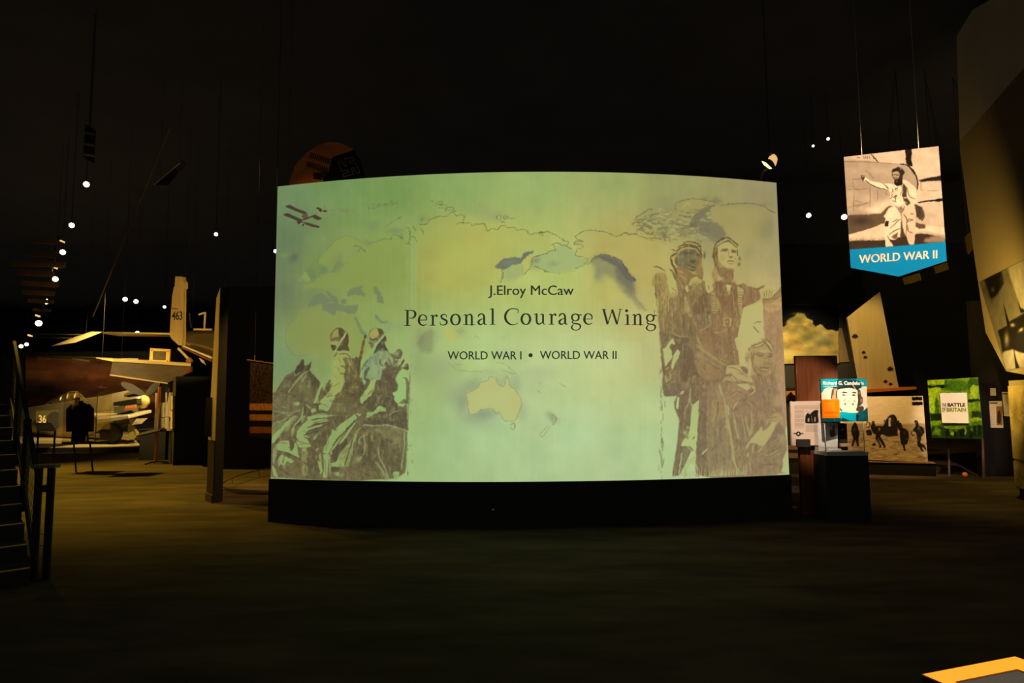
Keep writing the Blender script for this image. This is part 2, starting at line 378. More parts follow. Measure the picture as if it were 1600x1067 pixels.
# ------------------------------------------------------------------ the projected picture
def screen_art():
    A = Art(418, 258, 1240, 758, 2.0)
    H, W = A.H, A.W
    X, Y = np.meshgrid(A.x0 + np.arange(W) / A.k, A.y0 + np.arange(H) / A.k)
    # broad washes of the projection: soft colour fields
    cp = [(440,300,100,132,84),(440,380,96,120,80),(520,270,104,140,76),(600,300,112,148,74),(720,275,124,164,86),(830,280,144,176,96),
          (950,280,146,168,92),(1050,280,142,152,86),(1200,300,146,140,92),(1215,400,158,150,92),(440,450,98,116,78),(500,420,112,138,70),(570,440,128,148,66),(610,400,128,160,76),
          (600,480,134,160,78),(700,420,166,174,74),(760,400,170,182,80),(830,420,172,194,96),(880,430,172,194,98),(950,450,178,180,88),(1000,420,176,166,82),
          (980,380,170,166,84),(1100,340,150,146,84),(1160,450,176,162,92),(1200,480,188,176,104),(1150,510,188,176,106),(440,560,114,142,90),(500,520,126,140,72),(560,530,134,160,80),
          (600,560,142,172,92),(650,560,150,182,104),(700,540,160,194,112),(760,560,170,204,124),(830,600,178,208,138),(900,560,182,206,132),(960,560,184,204,128),(1000,500,182,184,104),(1020,560,182,186,116),
          (440,700,140,160,92),(560,700,140,166,94),(640,700,146,184,112),(640,640,148,182,108),(700,700,152,190,124),(760,660,166,206,142),(830,720,160,196,134),(900,680,172,208,146),(960,720,164,196,136),
          (1010,700,174,204,138),(1020,640,176,202,130),(1060,700,172,202,134),(1100,600,170,152,104),(1200,600,178,150,106),(1220,720,172,176,116),(1230,560,180,148,104)]
    cp = [(x, y, r + (6 if 620 < x < 1010 else 2), g - (2 if x > 560 else 0), b) for x, y, r, g, b in cp]
    gh, gw = 42, 68; gx, gy = np.meshgrid(np.linspace(A.x0, 1240, gw), np.linspace(A.y0, 758, gh)); num = np.zeros((gh, gw, 3)); den = np.zeros((gh, gw, 1))
    for (px, py, r, g, b) in cp:
        w = 1 / (((gx - px) ** 2 + (gy - py) ** 2) + 500) ** 1.6; num += w[..., None] * np.array([r, g, b], float); den += w[..., None]
    fld = num / den
    for c in range(3): A.a[..., c] = upsample(fld[..., c], H, W)
    A.a += fnoise(H, W, 60, 50, 4)[..., None] * np.array([9, 6, 6]) + fnoise(H, W, 160, 5, 2)[..., None] * np.array([2.5, 2, 2])
    GB = (104, 112, 98); OL = (104, 102, 56); TAN = (178, 164, 76); GR = (128, 132, 108); LG = (158, 192, 112)
    # ---- map: washes of ink along the coasts, land tints, coast lines
    A.at(430, 290, 6.67)
    A.b('110,725,60,30', (132, 150, 66), .5).b('190,750,60,50,-30', (92, 92, 74), .75)
    for sp in ('370,900,50,70,-20', '620,800,60,110', '510,870,60,50', '400,960,40,50', '690,830,30,40'): A.b(sp, (98, 112, 84), .5)
    A.b('1250,470,90,40', (96, 106, 88), .35).b('950,590,60,40', (96, 112, 78), .3).b('1020,420,80,60', (104, 120, 84), .4).b('700,250,60,20', (110, 120, 80), .3)
    A.f('450,800 480,720 560,640 640,560 760,520 860,560 950,600 900,640 820,630 700,660 660,760 600,880 560,900 520,840', (134, 152, 66), .6, 2)
    A.s_('440,840 450,760 540,660 640,560 760,525 850,560 940,600', (112, 128, 60), 1.2, .8)
    A.f('440,960 560,900 650,900 700,800 830,760 870,690 940,640 1060,580 1160,560 1240,530 1330,560 1334,1067 300,1067 360,1010', (134, 150, 66), .55, 2.5)
    A.s_('380,1010 450,930 540,900 650,890 690,830 770,790', (104, 122, 72), 1, .6).s_('860,690 900,650 940,690 880,630 820,630', (84, 100, 66), 1.2, .8).s_('950,630 1000,590 1060,580 1150,550 1200,560 1220,520 1290,520 1330,560', (92, 106, 66), 1.2, .7)
    A.f('300,900 340,940 370,990 310,1000 290,950', (140, 156, 72), .7, .8).f('240,960 290,940 290,990 240,1000', (128, 150, 72), .5, .8)
    for k in range(60):
        t = NR.rand(); x = 960 + 320 * t; y = 225 - 50 * t + NR.randn() * 14
        A.s_([(430 + x / 6.67, 290 + y / 6.67), (430 + (x + NR.rand() * 26) / 6.67, 290 + (y + NR.randn() * 6) / 6.67)], (94, 104, 60), .9, .55, sm=False)
    for k in range(30):
        x = 560 + 240 * NR.rand(); y = 262 + NR.randn() * 16
        A.s_([(430 + x / 6.67, 290 + y / 6.67), (430 + (x + NR.rand() * 30) / 6.67, 290 + y / 6.67)], (100, 112, 62), .8, .45, sm=False)
    A.s_('1140,430 1200,390 1300,330', (112, 114, 62), 1, .6)
    # the biplane in the corner
    BP = (66, 46, 36)
    for p in ('105,215 150,200 230,240 310,268 325,290 290,296 200,260 130,232', '80,302 130,286 200,318 270,350 290,385 255,378 180,345 110,318', '285,380 340,385 400,405 468,425 440,440 400,432 330,410',
              '270,350 300,345 380,315 440,290 380,330 300,362', '375,318 420,305 485,342 450,360 410,345', '420,235 450,225 490,248 480,275 462,272 450,250', '488,262 520,255 548,266 515,278', '225,370 260,360 270,385 240,405'):
        A.f(p, BP, .95, .4)
    A.f('275,320 300,295 335,300 335,335 300,345', (92, 66, 44), .9, .5).s_('282,420 300,400', BP, 2.6).s_('516,205 516,250', BP, .6, .6).s_('325,280 340,330', BP, 1, .7)
    A.at(430, 400, 6.667)
    A.f('130,740 220,640 250,560 380,530 500,500 560,590 620,620 700,600 820,610 880,740 930,840 1000,900 900,1067 480,1067 410,1010 250,1040 160,990 110,880', (134, 144, 66), .5, 2.5)
    A.s_('230,560 210,640 140,720 110,800 110,900 160,990 230,1040 340,1030 420,1015', (108, 124, 76), 1.2, .55)
    MS = (108, 118, 84)
    for p in ('350,500 400,410 490,385 560,440 590,470 530,490 400,520 345,530', '520,370 545,362 600,400 650,440 660,500 600,480', '495,500 560,485 640,490 720,520 800,510 865,505 850,580 790,605 700,580 640,570 620,620 560,590 500,570',
              '750,420 770,350 830,325 920,305 890,340 940,395 930,425 860,400', '1020,330 1060,320 1110,400 1135,490 1070,490 1060,420', '680,470 710,440 740,450 740,500 700,510', '1035,610 1070,620 1100,670 1180,680 1110,700 1050,660', '820,645 850,640 910,760 960,830 940,870 890,790'):
        A.f(p, MS, .78, .7)
    A.b('1230,730,110,60', (128, 150, 104), .4).b('1130,690,60,25', (116, 132, 88), .4)
    A.f('1480,930 1500,860 1560,800 1640,760 1640,1000 1520,1000', (120, 126, 84), .55, 3)
    A.s_('1480,930 1500,870 1560,810', (92, 100, 62), 1.2, .5)
    # streaks running down from the torn left strip
    for (x, a, w, c) in ((644, .45, 3.5, (150, 178, 104)), (648.5, .5, 2.5, (146, 172, 108)), (651, .5, 1.2, (168, 164, 74)), (640, .4, 1.2, (150, 138, 66)), (625, .25, 1.5, (150, 140, 64)), (566, .3, 1.5, (150, 134, 56)), (656, .3, 6, (150, 148, 60))):
        A.s_([(x, 365), (x - .3, 420), (x - 1, 520)], c, w, a, .9)
    A.at(620, 290, 6.667)
    A.f('240,410 330,370 440,330 540,310 590,290 690,310 700,380 780,400 900,400 950,460 1040,460 1110,410 1220,440 1350,465 1390,500 1600,490 1600,680 1500,720 1420,750 1330,790 1320,920 1340,900 1200,800 1110,750 1030,850 1000,940 960,1067 220,1067 210,600', (168, 168, 76), .35, 3)
    for sp, cc, aa in (('830,540,130,80', (176, 158, 72), .3), ('360,700,150,110', (152, 140, 64), .3), ('330,960,100,100', (154, 142, 70), .3), ('1010,760,60,120', (184, 168, 76), .3), ('860,260,150,90', (140, 152, 96), .5), ('1050,320,120,60', (130, 140, 98), .45), ('260,350,60,60', (112, 132, 86), .4), ('640,760,200,160', (172, 186, 84), .4)):
        A.b(sp, cc, aa)
    LN = (96, 90, 48)
    for p in ('240,410 310,400 330,370 380,335 450,325 530,315 580,280 620,310 690,305 705,340 680,380 620,405', '680,385 760,390 790,410 870,395 920,410 935,455 960,465 1000,445 1045,460 1090,420 1130,415 1160,435 1220,435 1260,460 1350,462 1385,505 1480,490 1600,485',
              '400,200 450,160 480,185 440,205 520,205 510,240 440,230', '510,265 550,220 600,245 540,260', '560,290 590,275 620,260', '1180,335 1230,345', '1090,375 1130,385', '360,168 390,166'):
        A.s_(p, LN, 1.0, .75)
    A.b('1062,335,22,22', (168, 190, 96), .6)
    for sp in ((1062, 335, 20, 22), (1135, 332, 24, 12), (1505, 500, 16, 14)):
        t = np.linspace(0, 6.28, 12); A.s_(np.stack([620 + (sp[0] + sp[2] * np.cos(t)) / 6.667, 290 + (sp[1] + sp[3] * np.sin(t)) / 6.667], 1), LN, .9, .7)
    for p in ('10,520 60,560 40,500', '90,430 130,440 140,500 125,600 90,605', '140,540 180,530 210,580', '240,440 270,470 280,515', '250,360 270,340', '180,420 190,480', '0,350 50,320'):
        A.s_(p, (92, 104, 66), 1.6, .7)
    A.at(760, 340, 6.154)
    INK = (92, 102, 92)
    A.f('80,480 130,420 180,390 290,380 330,390 350,345 400,330 460,312 440,350 400,370 350,410 330,440 240,460 180,500 130,490', (98, 106, 92), .92, .8)
    A.b('220,430,70,30,-8', (126, 134, 104), .6).f('180,500 330,450 345,560 260,600 190,610', (146, 160, 104), .6, 4).s_('150,490 160,560 130,620', INK, 2.5, .6, .8).s_('345,450 350,550', INK, 1, .6)
    A.f('350,420 400,370 440,390 430,450 370,540 350,540', (182, 180, 86), .7, 1)
    A.f('440,390 500,360 580,340 660,310 700,250 830,300 870,370 930,400 980,400 940,450 860,490 720,530 600,520 500,470 420,500', (152, 172, 106), .75, 2.5)
    A.b('470,410,50,30,-20', INK, .5).b('640,440,60,30', (132, 140, 104), .5).b('480,480,60,40', (140, 150, 100), .4)
    for p in ('370,540 430,460 440,390 500,365 570,350 600,325 660,310 650,270 620,265 680,240 740,270 820,298', '540,140 620,145 680,175 740,220 790,235 770,270', '850,180 900,150 980,118 1080,130 1160,145 1250,178 1330,150 1380,160 1440,150', '850,180 880,205 930,225 870,225 840,250 900,255 930,285 880,300 860,340 870,370 920,380 980,400 940,450', '460,470 500,475 560,510 600,522'):
        A.s_(p, (90, 86, 50), 1.0, .8)
    for k in range(9): A.s_([(760 + (600 + 30 * k) / 6.154, 340 + (522 + 12 * math.sin(k * .5)) / 6.154), (760 + (612 + 30 * k) / 6.154, 340 + (524 + 10 * math.sin(k * .5)) / 6.154)], (96, 94, 58), .8, .6, sm=False)
    A.s_('860,490 940,455 1040,420', (96, 92, 60), 1, .6)
    A.f('930,200 980,125 1250,180 1420,160 1600,200 1600,900 1540,900 1430,740 1420,620 1330,480 1250,390 1120,355 1060,380 960,400 880,360', (180, 166, 84), .4, 3)
    A.b('1150,270,140,50', (168, 150, 78), .3).b('1400,420,120,80', (178, 160, 78), .3)
    A.f('1000,410 1050,360 1120,350 1230,390 1290,420 1360,510 1440,600 1420,640 1420,720 1460,800 1540,890 1480,880 1400,790 1300,700 1230,600 1130,540 1050,600 1040,480', (112, 110, 88), .55, 5)
    A.f('1060,380 1120,355 1230,390 1300,430 1370,530 1440,605 1400,620 1330,580 1260,480 1160,430', (88, 88, 82), .75, 2)
    A.f('1240,470 1320,500 1400,600 1420,720 1330,650 1250,590', (98, 94, 78), .6, 3)
    A.b('1090,560,60,70', (132, 136, 96), .5).b('1120,440,50,30', (140, 150, 100), .4).b('1390,690,60,60', (112, 108, 84), .5)
    A.s_('1060,380 1110,350 1200,375 1290,415 1330,480 1380,550 1440,600 1400,580', (74, 72, 56), 1.4, .8).s_('1000,430 1050,370 1060,400', (88, 88, 62), 2, .7).s_('1420,640 1425,740 1460,810 1540,900', (126, 120, 82), 2, .5, 1)
    A.at(970, 290, 6.4)
    A.f('120,400 140,370 230,310 340,240 470,200 560,170 700,130 830,140 930,170 1000,200 1150,180 1400,190 1540,280 1480,340 1440,480 1330,600 1230,640 1050,540 980,470 900,430 800,480 560,560 400,540 150,460', (164, 148, 78), .45, 4)
    A.b('420,150,120,70', (134, 136, 86), .5).b('960,150,50,40', (110, 108, 72), .6).b('840,125,40,20', (112, 112, 74), .5).b('1420,190,60,30', (124, 112, 72), .4).b('1440,440,100,120,30', (134, 126, 76), .5).b('1280,660,60,80,40', (138, 132, 84), .4)
    for sp, c, a in (('330,290,200,110,-20', (140, 138, 92), .6), ('560,400,220,90', (142, 138, 92), .5), ('480,250,120,60', (130, 128, 86), .4), ('820,470,80,90', (126, 118, 88), .5), ('1120,190,260,30', (136, 128, 84), .4), ('1480,420,60,160', (130, 120, 80), .4)): A.b(sp, c, a)
    for k in range(260):                 # the broken arctic islands
        u = NR.rand(); x = 130 + 720 * u; ym = 340 + 40 * math.sin(u * 3) + 60 * u; y = ym + NR.randn() * 75
        if y < 330 - 280 * u or y > 560: continue
        cc = (116, 112, 70) if NR.rand() < .6 else (176, 176, 100)
        A.s_([(970 + x / 6.4, 290 + y / 6.4), (970 + (x + 20 + 40 * NR.rand()) / 6.4, 290 + (y + NR.randn() * 12) / 6.4), (970 + (x + 40 + 50 * NR.rand()) / 6.4, 290 + (y + NR.randn() * 16) / 6.4)], cc, 1.0 + 1.6 * NR.rand(), .55)
    A.f('690,370 740,290 830,230 930,190 940,205 880,240 900,260 830,280 870,320 800,330 760,420 700,410', (106, 100, 76), .75, 1.2)
    A.f('760,330 800,360 900,360 960,370 1010,420 1050,490 1040,540 980,560 920,570 850,500 780,460', (118, 110, 82), .7, 2)
    for k in range(14): A.s_([(970 + (790 + 18 * k) / 6.4, 290 + (350 + 4 * k) / 6.4), (970 + (800 + 18 * k) / 6.4, 290 + (450 + 8 * k) / 6.4)], (100, 92, 70), 1.6, .4, .8)
    for p in ('130,400 110,380 180,370 230,380 290,400', '150,460 190,430 240,405 280,420 320,430', '140,330 250,260 310,235', '530,190 560,170 700,132 830,140 930,165', '560,200 540,230 560,240', '600,250 680,270 760,255 870,200', '0,490 60,470 110,485 160,490 240,525 340,520 400,540', '1000,200 1130,185 1250,175 1380,190 1440,215 1540,280', '200,450 280,480 320,475', '580,300 680,310 740,300', '560,380 660,400 720,395', '430,480 440,550', '500,560 480,520'):
        A.s_(p, (92, 80, 46), 1.1, .7)
    A.b('430,490,40,70', (110, 104, 70), .5).b('620,460,40,60', (112, 108, 72), .4).b('880,650,60,140', (148, 140, 94), .4)
    A.at(640, 490, 5.081)
    for sp, cc, aa in (('130,170,110,90', (136, 142, 90), .6), ('90,220,40,60', (118, 122, 84), .5), ('400,140,50,40', (140, 144, 98), .5), ('170,480,130,150', (146, 164, 102), .5), ('500,570,110,70,-30', (134, 148, 110), .65), ('420,700,70,110', (132, 142, 112), .7), ('580,800,130,60,-10', (126, 136, 112), .75),
                       ('720,540,70,60', (140, 152, 116), .5), ('840,570,60,110', (142, 154, 116), .6), ('890,780,50,90', (146, 156, 116), .5), ('640,460,90,40', (152, 166, 114), .5), ('1130,820,60,30,40', (124, 128, 92), .5), ('960,460,120,60', (168, 184, 122), .4), ('520,840,130,60', (150, 164, 118), .5), ('960,780,90,80', (168, 184, 128), .3)):
        A.b(sp, cc, aa)
    for sp, c, a in (('260,420,150,120', (148, 158, 112), .45), ('330,640,90,110', (146, 158, 112), .45), ('980,560,130,130', (158, 172, 120), .4), ('600,900,180,60', (150, 168, 120), .35), ('780,330,120,60', (150, 162, 108), .35), ('1120,470,120,60', (160, 174, 120), .35), ('60,400,70,160', (132, 150, 98), .45), ('1000,900,90,70', (160, 178, 124), .3)): A.b(sp, c, a)
    A.f('250,150 300,90 370,140 390,190 355,245 310,200 290,210 270,180', (180, 184, 88), .7, 1.2)
    A.f('445,640 470,620 540,590 560,550 620,530 640,500 690,510 690,545 745,575 765,490 800,570 840,610 880,670 885,740 860,800 830,850 780,850 740,840 720,780 690,800 670,770 620,755 570,765 520,795 475,800 465,720', (182, 188, 110), .85, .7)
    A.b('650,570,60,40', (192, 178, 100), .35).b('830,700,40,70', (194, 178, 104), .4).b('500,700,40,50', (190, 180, 104), .35)
    A.s_('445,640 540,590 560,550 620,530 640,500 690,510 690,545 745,575 765,490 800,570 840,610 880,670 885,740 830,850 780,850 740,840 715,780 690,800 650,755 570,765 520,795 475,800 460,700 445,640', (124, 120, 72), 1, .6)
    A.s_('800,875 835,875 835,910 815,920 800,880', (128, 128, 82), 1.2, .7).s_('1120,890 1060,975 1040,960 1100,880', (146, 138, 92), 1.4, .7).s_('1120,800 1165,830 1140,880 1130,830', (120, 116, 82), 1.4, .7)
    for p in ('310,390 370,440 450,455 580,460', '350,400 420,410', '690,390 760,400 800,440 845,480 760,460 720,430', '510,190 540,180 550,200', '1030,545 1045,555', '1020,610 1035,630', '1180,550 1240,580'):
        A.s_(p, (142, 142, 90), 1.1, .6)
    for k in range(26):
        x = 640 + NR.randn() * 4; y = 560 + 180 * NR.rand(); A.s_([(x, y), (x + NR.randn() * .6, y + 5 * NR.rand())], (104, 108, 72), .9, .55, sm=False)
    A.warp(1.0, 4, (512, 262, 1238, 756)).warp(1.0, 4, (420, 352, 516, 756)).warp(.4, 2, (512, 262, 1238, 756))
    A.a = A.a * .94 + A.a.mean(2, keepdims=True) * .06 + 3     # the projection is a little washed out
    riders(A); pilots(A)
    return A

def grain(A, x0, y0, x1, y1, amt, cy=10, cx=10):
    xa, ya = int((x0 - A.x0) * A.k), int((y0 - A.y0) * A.k); xb, yb = int((x1 - A.x0) * A.k), int((y1 - A.y0) * A.k)
    n = fnoise(yb - ya, xb - xa, cy, cx, 3)
    if A.clip is not None: n = n * A.clip[ya:yb, xa:xb]
    A.a[ya:yb, xa:xb] *= (1 + amt * n)[..., None]

def riders(A):
    D1, D2, D3, G1, Y1, GY = (70, 57, 40), (94, 79, 53), (116, 104, 66), (140, 166, 94), (154, 160, 84), (130, 148, 102)
    DD = (54, 43, 32)
    A.at(420, 500, 8.208)
    base = np.array([(424, 632), (432, 612), (440, 600), (447, 587), (462, 578), (471, 562), (473.5, 561.5), (476, 572), (484, 568), (486, 566), (484, 578), (500, 597), (505, 610), (520, 598), (530, 600), (545, 590), (560, 590),
                     (575, 592), (590, 585), (610, 575), (628, 580), (630, 590), (634, 600), (636, 640), (636.5, 700), (633, 738), (620, 748), (560, 750), (500, 750), (420, 745)])
    n0 = A.a.copy()
    A.f(base, D2, 1, .8, sm=False)
    # head of the near horse
    A.f('45,950 100,900 130,850 170,790 205,735 250,700 320,665 350,630 385,570 415,520 437,505 455,540 458,600 470,605 510,570 545,535 540,600 520,645 560,690 620,750 655,790 640,850 620,920 590,1000 565,1067 45,1067', (92, 78, 50), 1, .5)
    A.f('330,650 385,570 437,505 455,545 455,620 400,680 345,710', DD, .9, .5).f('460,615 510,570 545,535 540,600 520,640 480,650', D1, .9, .5)
    A.f('520,650 600,740 655,790 630,880 560,860 540,760 500,700', D1, .95, .7).f('480,700 510,690 520,760 490,770', D1, .8, .8)
    A.f('205,735 300,680 330,740 280,800 240,880 170,920 130,870', (98, 82, 56), .9, 1)
    for sp, cc, aa in (('420,850,80,70', (118, 110, 64), .7), ('500,960,90,70', (112, 100, 60), .6), ('340,960,70,50', (84, 68, 44), .6), ('240,830,30,50,40', (136, 128, 84), .7), ('300,780,25,25', (60, 48, 36), .6), ('110,930,60,40', (124, 104, 70), .6), ('515,850,14,60', (136, 140, 80), .8), ('430,760,30,40', (134, 138, 80), .5), ('560,900,40,60', D1, .5)):
        A.b(sp, cc, aa)
    for p, w in (('250,930 300,850 370,770 440,690 500,650', 3.2), ('330,720 370,690 400,675', 2), ('430,790 460,730 490,680', 2), ('320,665 345,715', 2), ('60,1030 110,1020 160,1000', 1.6), ('110,980 130,1050', 2), ('640,1000 690,975', 1.5)):
        A.s_(p, (134, 146, 84), w, .85)
    A.s_('150,910 260,940 350,1000 470,1060', D1, 2, .7).s_('280,830 350,740 430,670', D1, 1.6, .8).s_('230,930 330,800', D1, 1, .6)
    A.f('570,1067 610,950 650,840 690,800 700,840 660,900 640,1000 610,1067', G1, .95, .6)
    A.f('690,850 720,960 700,1040 640,1060 640,980 670,900', D2, 1, .5).f('720,880 740,820 765,800 780,765 795,780 780,830 770,900 730,980 690,1067 640,1067 700,1000', D1, .9, .6)
    # first rider: tunic, helmet
    A.at(530, 500, 8.208)
    A.f('-24,440 0,395 100,400 150,450 200,520 230,600 250,700 200,900 100,1067 -280,1067 -220,1010 -130,920 -80,800 -80,640 -60,540', Y1, 1, .6)
    A.b('-50,560,60,120', (164, 170, 84), .6).b('-60,800,50,160', (150, 168, 84), .5)
    A.f('60,690 100,560 60,480 120,480 190,490 250,560 280,640 260,760 300,900 310,970 260,1067 -190,1067 -120,1020 -40,960 30,900 70,800', (88, 70, 44), .95, 1)
    A.f('200,480 250,490 270,600 250,720 220,640', D1, .9, .6).f('80,800 200,760 290,800 310,960 240,1020 150,1000 90,940', (74, 58, 38), .8, 1.5)
    for p, w in (('20,590 80,610 95,640', 4), ('95,640 85,560 50,490', 3), ('-10,440 50,430 100,440 150,470', 2.2), ('0,680 70,690', 2.5), ('180,720 230,740 240,700', 1), ('-60,1000 30,960', 2), ('-160,985 -80,960', 2)):
        A.s_(p, D2, w, .9)
    A.f('90,480 150,490 190,560 180,640 140,600', (140, 128, 70), .6, 1.2).s_('100,490 130,560 125,650', Y1, 2.4, .8)
    A.b('180,855,12,12', (176, 166, 110), .8).b('220,858,12,12', (176, 166, 110), .8).s_('185,715 215,745', (176, 170, 110), 1, .8).b('235,570,14,16', (130, 104, 62), .7)
    A.f('0,340 90,335 120,395 60,385 -20,395 -60,380 -60,345', D1, .95, .5)
    # rifle
    A.s_('318,250 290,400 262,520 255,620', (96, 66, 40), 5, 1, .4).s_('338,190 325,235', DD, 2.5, 1).s_('262,520 250,640', D1, 4, .8)
    A.s_('290,310 262,470', (120, 88, 52), 1.5, .7)
    A.at(430, 400, 6.667)
    A.f('575,885 572,830 590,790 630,755 665,742 700,755 735,780 760,820 768,880 750,938 700,940 640,920 600,905', (104, 84, 52), 1, .4)
    A.f('585,850 600,795 640,760 662,765 668,830 640,855 610,862', (150, 148, 82), .9, 1).f('665,742 725,770 690,850 665,830', D1, .9, .4).f('750,790 768,880 750,930 700,935 720,860', (72, 48, 36), 1, .5).s_('575,870 630,850 670,850', (96, 74, 44), 3, .8)
    A.f('572,895 620,885 670,890 650,925 600,925', (158, 156, 86), .9, .6).f('578,925 630,930 622,975 600,985', DD, 1, .4).f('650,935 750,930 770,985 700,975 640,980', D1, 1, .5)
    A.s_('745,785 690,880 620,1000', (150, 182, 100), 2.6, 1, .35).s_('640,1010 610,1050', D1, 1.6, .9)
    # second rider
    A.at(530, 500, 8.208)
    A.f('290,640 370,500 450,430 560,390 640,420 690,480 720,560 760,620 760,700 740,900 690,1000 300,1067 330,900 300,800', GY, 1, .6)
    A.f('555,640 640,580 740,600 800,560 830,500 835,520 800,580 790,640 760,700 718,750 750,830 740,910 692,940 700,1000 760,1060 620,1067 300,1067 380,980 440,900 480,860 470,780 530,770 545,700', (84, 68, 50), 1, .6)
    A.f('640,430 700,440 720,520 760,520 740,600 690,580 690,500', D2, .9, .6).f('470,775 535,770 520,860 450,880', D1, .9, .6).f('600,720 720,740 740,840 680,900 600,820', (76, 60, 44), .8, 1)
    for p, w, c in (('290,640 330,560 370,505', 2.5, (70, 80, 72)), ('380,600 340,680 330,760', 5, (62, 66, 60)), ('330,760 370,780 320,880 290,800', 6, (66, 58, 46)), ('530,500 530,560 560,590', 2.4, D1), ('600,540 610,600', 6, (72, 62, 48)), ('630,490 660,560 680,600', 2.5, D1), ('440,430 500,390 560,375 620,400', 2.6, (66, 60, 48)), ('310,560 350,600', 2, (88, 98, 84))):
        A.s_(p, c, w, .85)
    A.b('450,500,110,60,-40', (112, 126, 106), .6).b('470,660,80,90', (146, 164, 120), .6).b('580,470,60,40', (140, 140, 98), .6).b('650,520,20,50', (132, 122, 82), .7)
    A.f('340,1000 330,910 420,780 465,770 450,880 400,980', (156, 172, 92), 1, .8).s_('420,880 350,990', (150, 132, 60), 2, .7).s_('440,880 370,960', D2, 1.6, .8).f('275,990 330,920 345,1000 290,1067 270,1067', (138, 160, 96), .9, .6)
    A.f('380,180 400,130 470,95 540,115 575,150 600,210 610,250 590,290 540,300 470,280 400,270 385,240', (110, 90, 52), 1, .4)
    A.f('385,210 410,130 470,98 500,120 510,190 480,230 430,240', (166, 156, 82), .95, 1.2).f('500,105 570,150 520,220 505,190', D1, .9, .5).f('580,195 610,250 585,280 600,350 640,420 560,360 480,390 440,435 500,300 540,250', (62, 52, 42), 1, .5)
    A.s_('385,245 440,250 490,240', D1, 2, .9).f('370,270 470,265 500,275 470,295 380,300', (112, 128, 106), 1, .5).f('390,310 450,300 415,370', (124, 90, 48), 1, .4).s_('375,285 420,300', DD, 2, .9)
    A.s_('600,170 520,260 425,385', (142, 170, 110), 3.4, 1, .4).s_('600,180 660,60', (128, 150, 112), 3, .5, 1)
    A.s_('530,395 610,390', (108, 104, 84), 1.5, .8)
    # kit roll, bridle of the second horse
    A.f('700,440 740,380 780,372 815,420 790,490 740,510 700,480', (84, 70, 52), 1, .5).b('735,430,34,44', (150, 156, 106), .9).f('800,540 830,495 835,525 800,575', DD, 1, .4).s_('700,600 760,540 800,500', (136, 158, 100), 2, .8)
    A.f('820,620 860,560 885,560 895,620 870,650', (74, 62, 48), 1, .5).b('850,580,18,28', (138, 160, 98), .8).s_('760,680 800,620 830,610', D2, 2, .8)
    A.f('720,750 790,640 880,650 920,690 900,740 880,900 868,1060 810,1110 740,1085 700,1000 690,930 740,910 755,830', (150, 186, 108), 1, .7)
    A.s_('855,740 880,840 870,1067', (92, 76, 54), 5, .85).s_('820,740 860,740', D1, 1.8, .8).s_('905,670 905,800 880,880', (104, 92, 60), 2, .7).s_('905,860 905,1067', D1, .8, .8).b('880,680,40,30', (150, 170, 104), .8).f('760,1067 840,1010 890,1067', D2, .9, 1)
    # legs and saddles
    A.at(420, 620, 8.208)
    A.f('160,860 300,840 430,900 440,1040 200,1020', (104, 90, 58), .8, 2).b('330,930,90,60', (88, 72, 46), .6)
    for p in ('310,80 385,65 395,105 330,120', '500,250 560,235 640,215 720,215 760,235 900,235 850,265 700,275 810,295 750,320 600,335 540,370 690,360 650,400 500,430 470,470 440,500 500,500 560,540 490,540 520,590 550,645 470,650 390,650 355,590 350,500 370,430 430,360 490,300',
              '630,120 680,90 760,0 860,0 820,60 790,130 750,190 690,160 640,160', '540,170 590,140 615,190 560,215', '320,240 350,250 300,320 200,430 130,520 60,600 50,540 120,430 220,320', '45,500 200,320 240,300 180,380 80,520 40,610',
              '100,620 250,560 270,640 310,690 330,580 360,620 390,780 330,760 240,710 120,690', '150,740 210,760 320,820 290,850 230,830 190,870 130,850', '985,300 985,420 900,500 820,620 800,660 760,730 690,710 720,640 780,520 800,460 820,410 850,420 900,370',
              '985,440 900,560 840,660 800,700 815,650 880,560', '700,740 770,740 765,860 745,1030 695,1030 710,880', '625,820 670,830 690,960 660,990 640,920', '740,490 690,580 650,650 600,700 620,640 680,560', '985,700 985,860 960,900 810,895 800,860 870,830 900,760', '40,880 70,900 110,1010 60,1010'):
        A.f(p, G1, .93, .5)
    A.f('430,660 485,660 490,850 495,1000 430,1020 425,850', (124, 124, 72), .95, .8)
    A.f('490,650 560,640 600,720 640,900 660,970 500,870', (80, 63, 42), .95, .8).f('590,480 800,420 760,560 700,620 640,660 560,640 560,540', (78, 62, 44), .9, 1).f('985,520 985,640 900,760 850,830 790,740 840,670', (66, 52, 38), .95, .6).f('810,905 985,905 985,980 830,970', (70, 54, 40), .95, .6).b('880,985,50,30', (132, 150, 88), .8)
    A.f('740,260 900,235 985,260 985,300 900,350 820,400 740,380 780,320', (82, 66, 44), .9, .8).f('860,90 920,85 985,110 985,200 900,180 830,165', (110, 94, 56), .8, 1)
    for p, w in (('540,300 640,280 740,268', 2), ('490,400 600,360 700,335 800,300', 2.4), ('500,435 650,395 750,350', 3), ('470,480 560,460 680,430', 3), ('450,520 500,535 560,530', 2.2), ('120,690 280,740 420,820 520,890 650,960', 2.4), ('985,420 900,510 815,630', 2.2), ('100,880 200,960 300,1010', 2.2),
                 ('60,320 160,280 260,230', 2.4), ('200,330 280,260 340,240', 2), ('70,600 140,530 220,420', 3), ('250,540 310,500 370,560', 3), ('280,690 300,620 300,560', 5), ('300,440 380,340 440,280', 4), ('330,390 430,300', 2), ('250,410 320,300', 1.6), ('540,100 610,110 630,190', 4), ('470,120 450,240', 5), ('560,210 680,190 740,210', 3), ('640,700 650,830', 3), ('100,800 150,720', 4), ('180,850 200,760', 2)):
        A.s_(p, D1, w, .85)
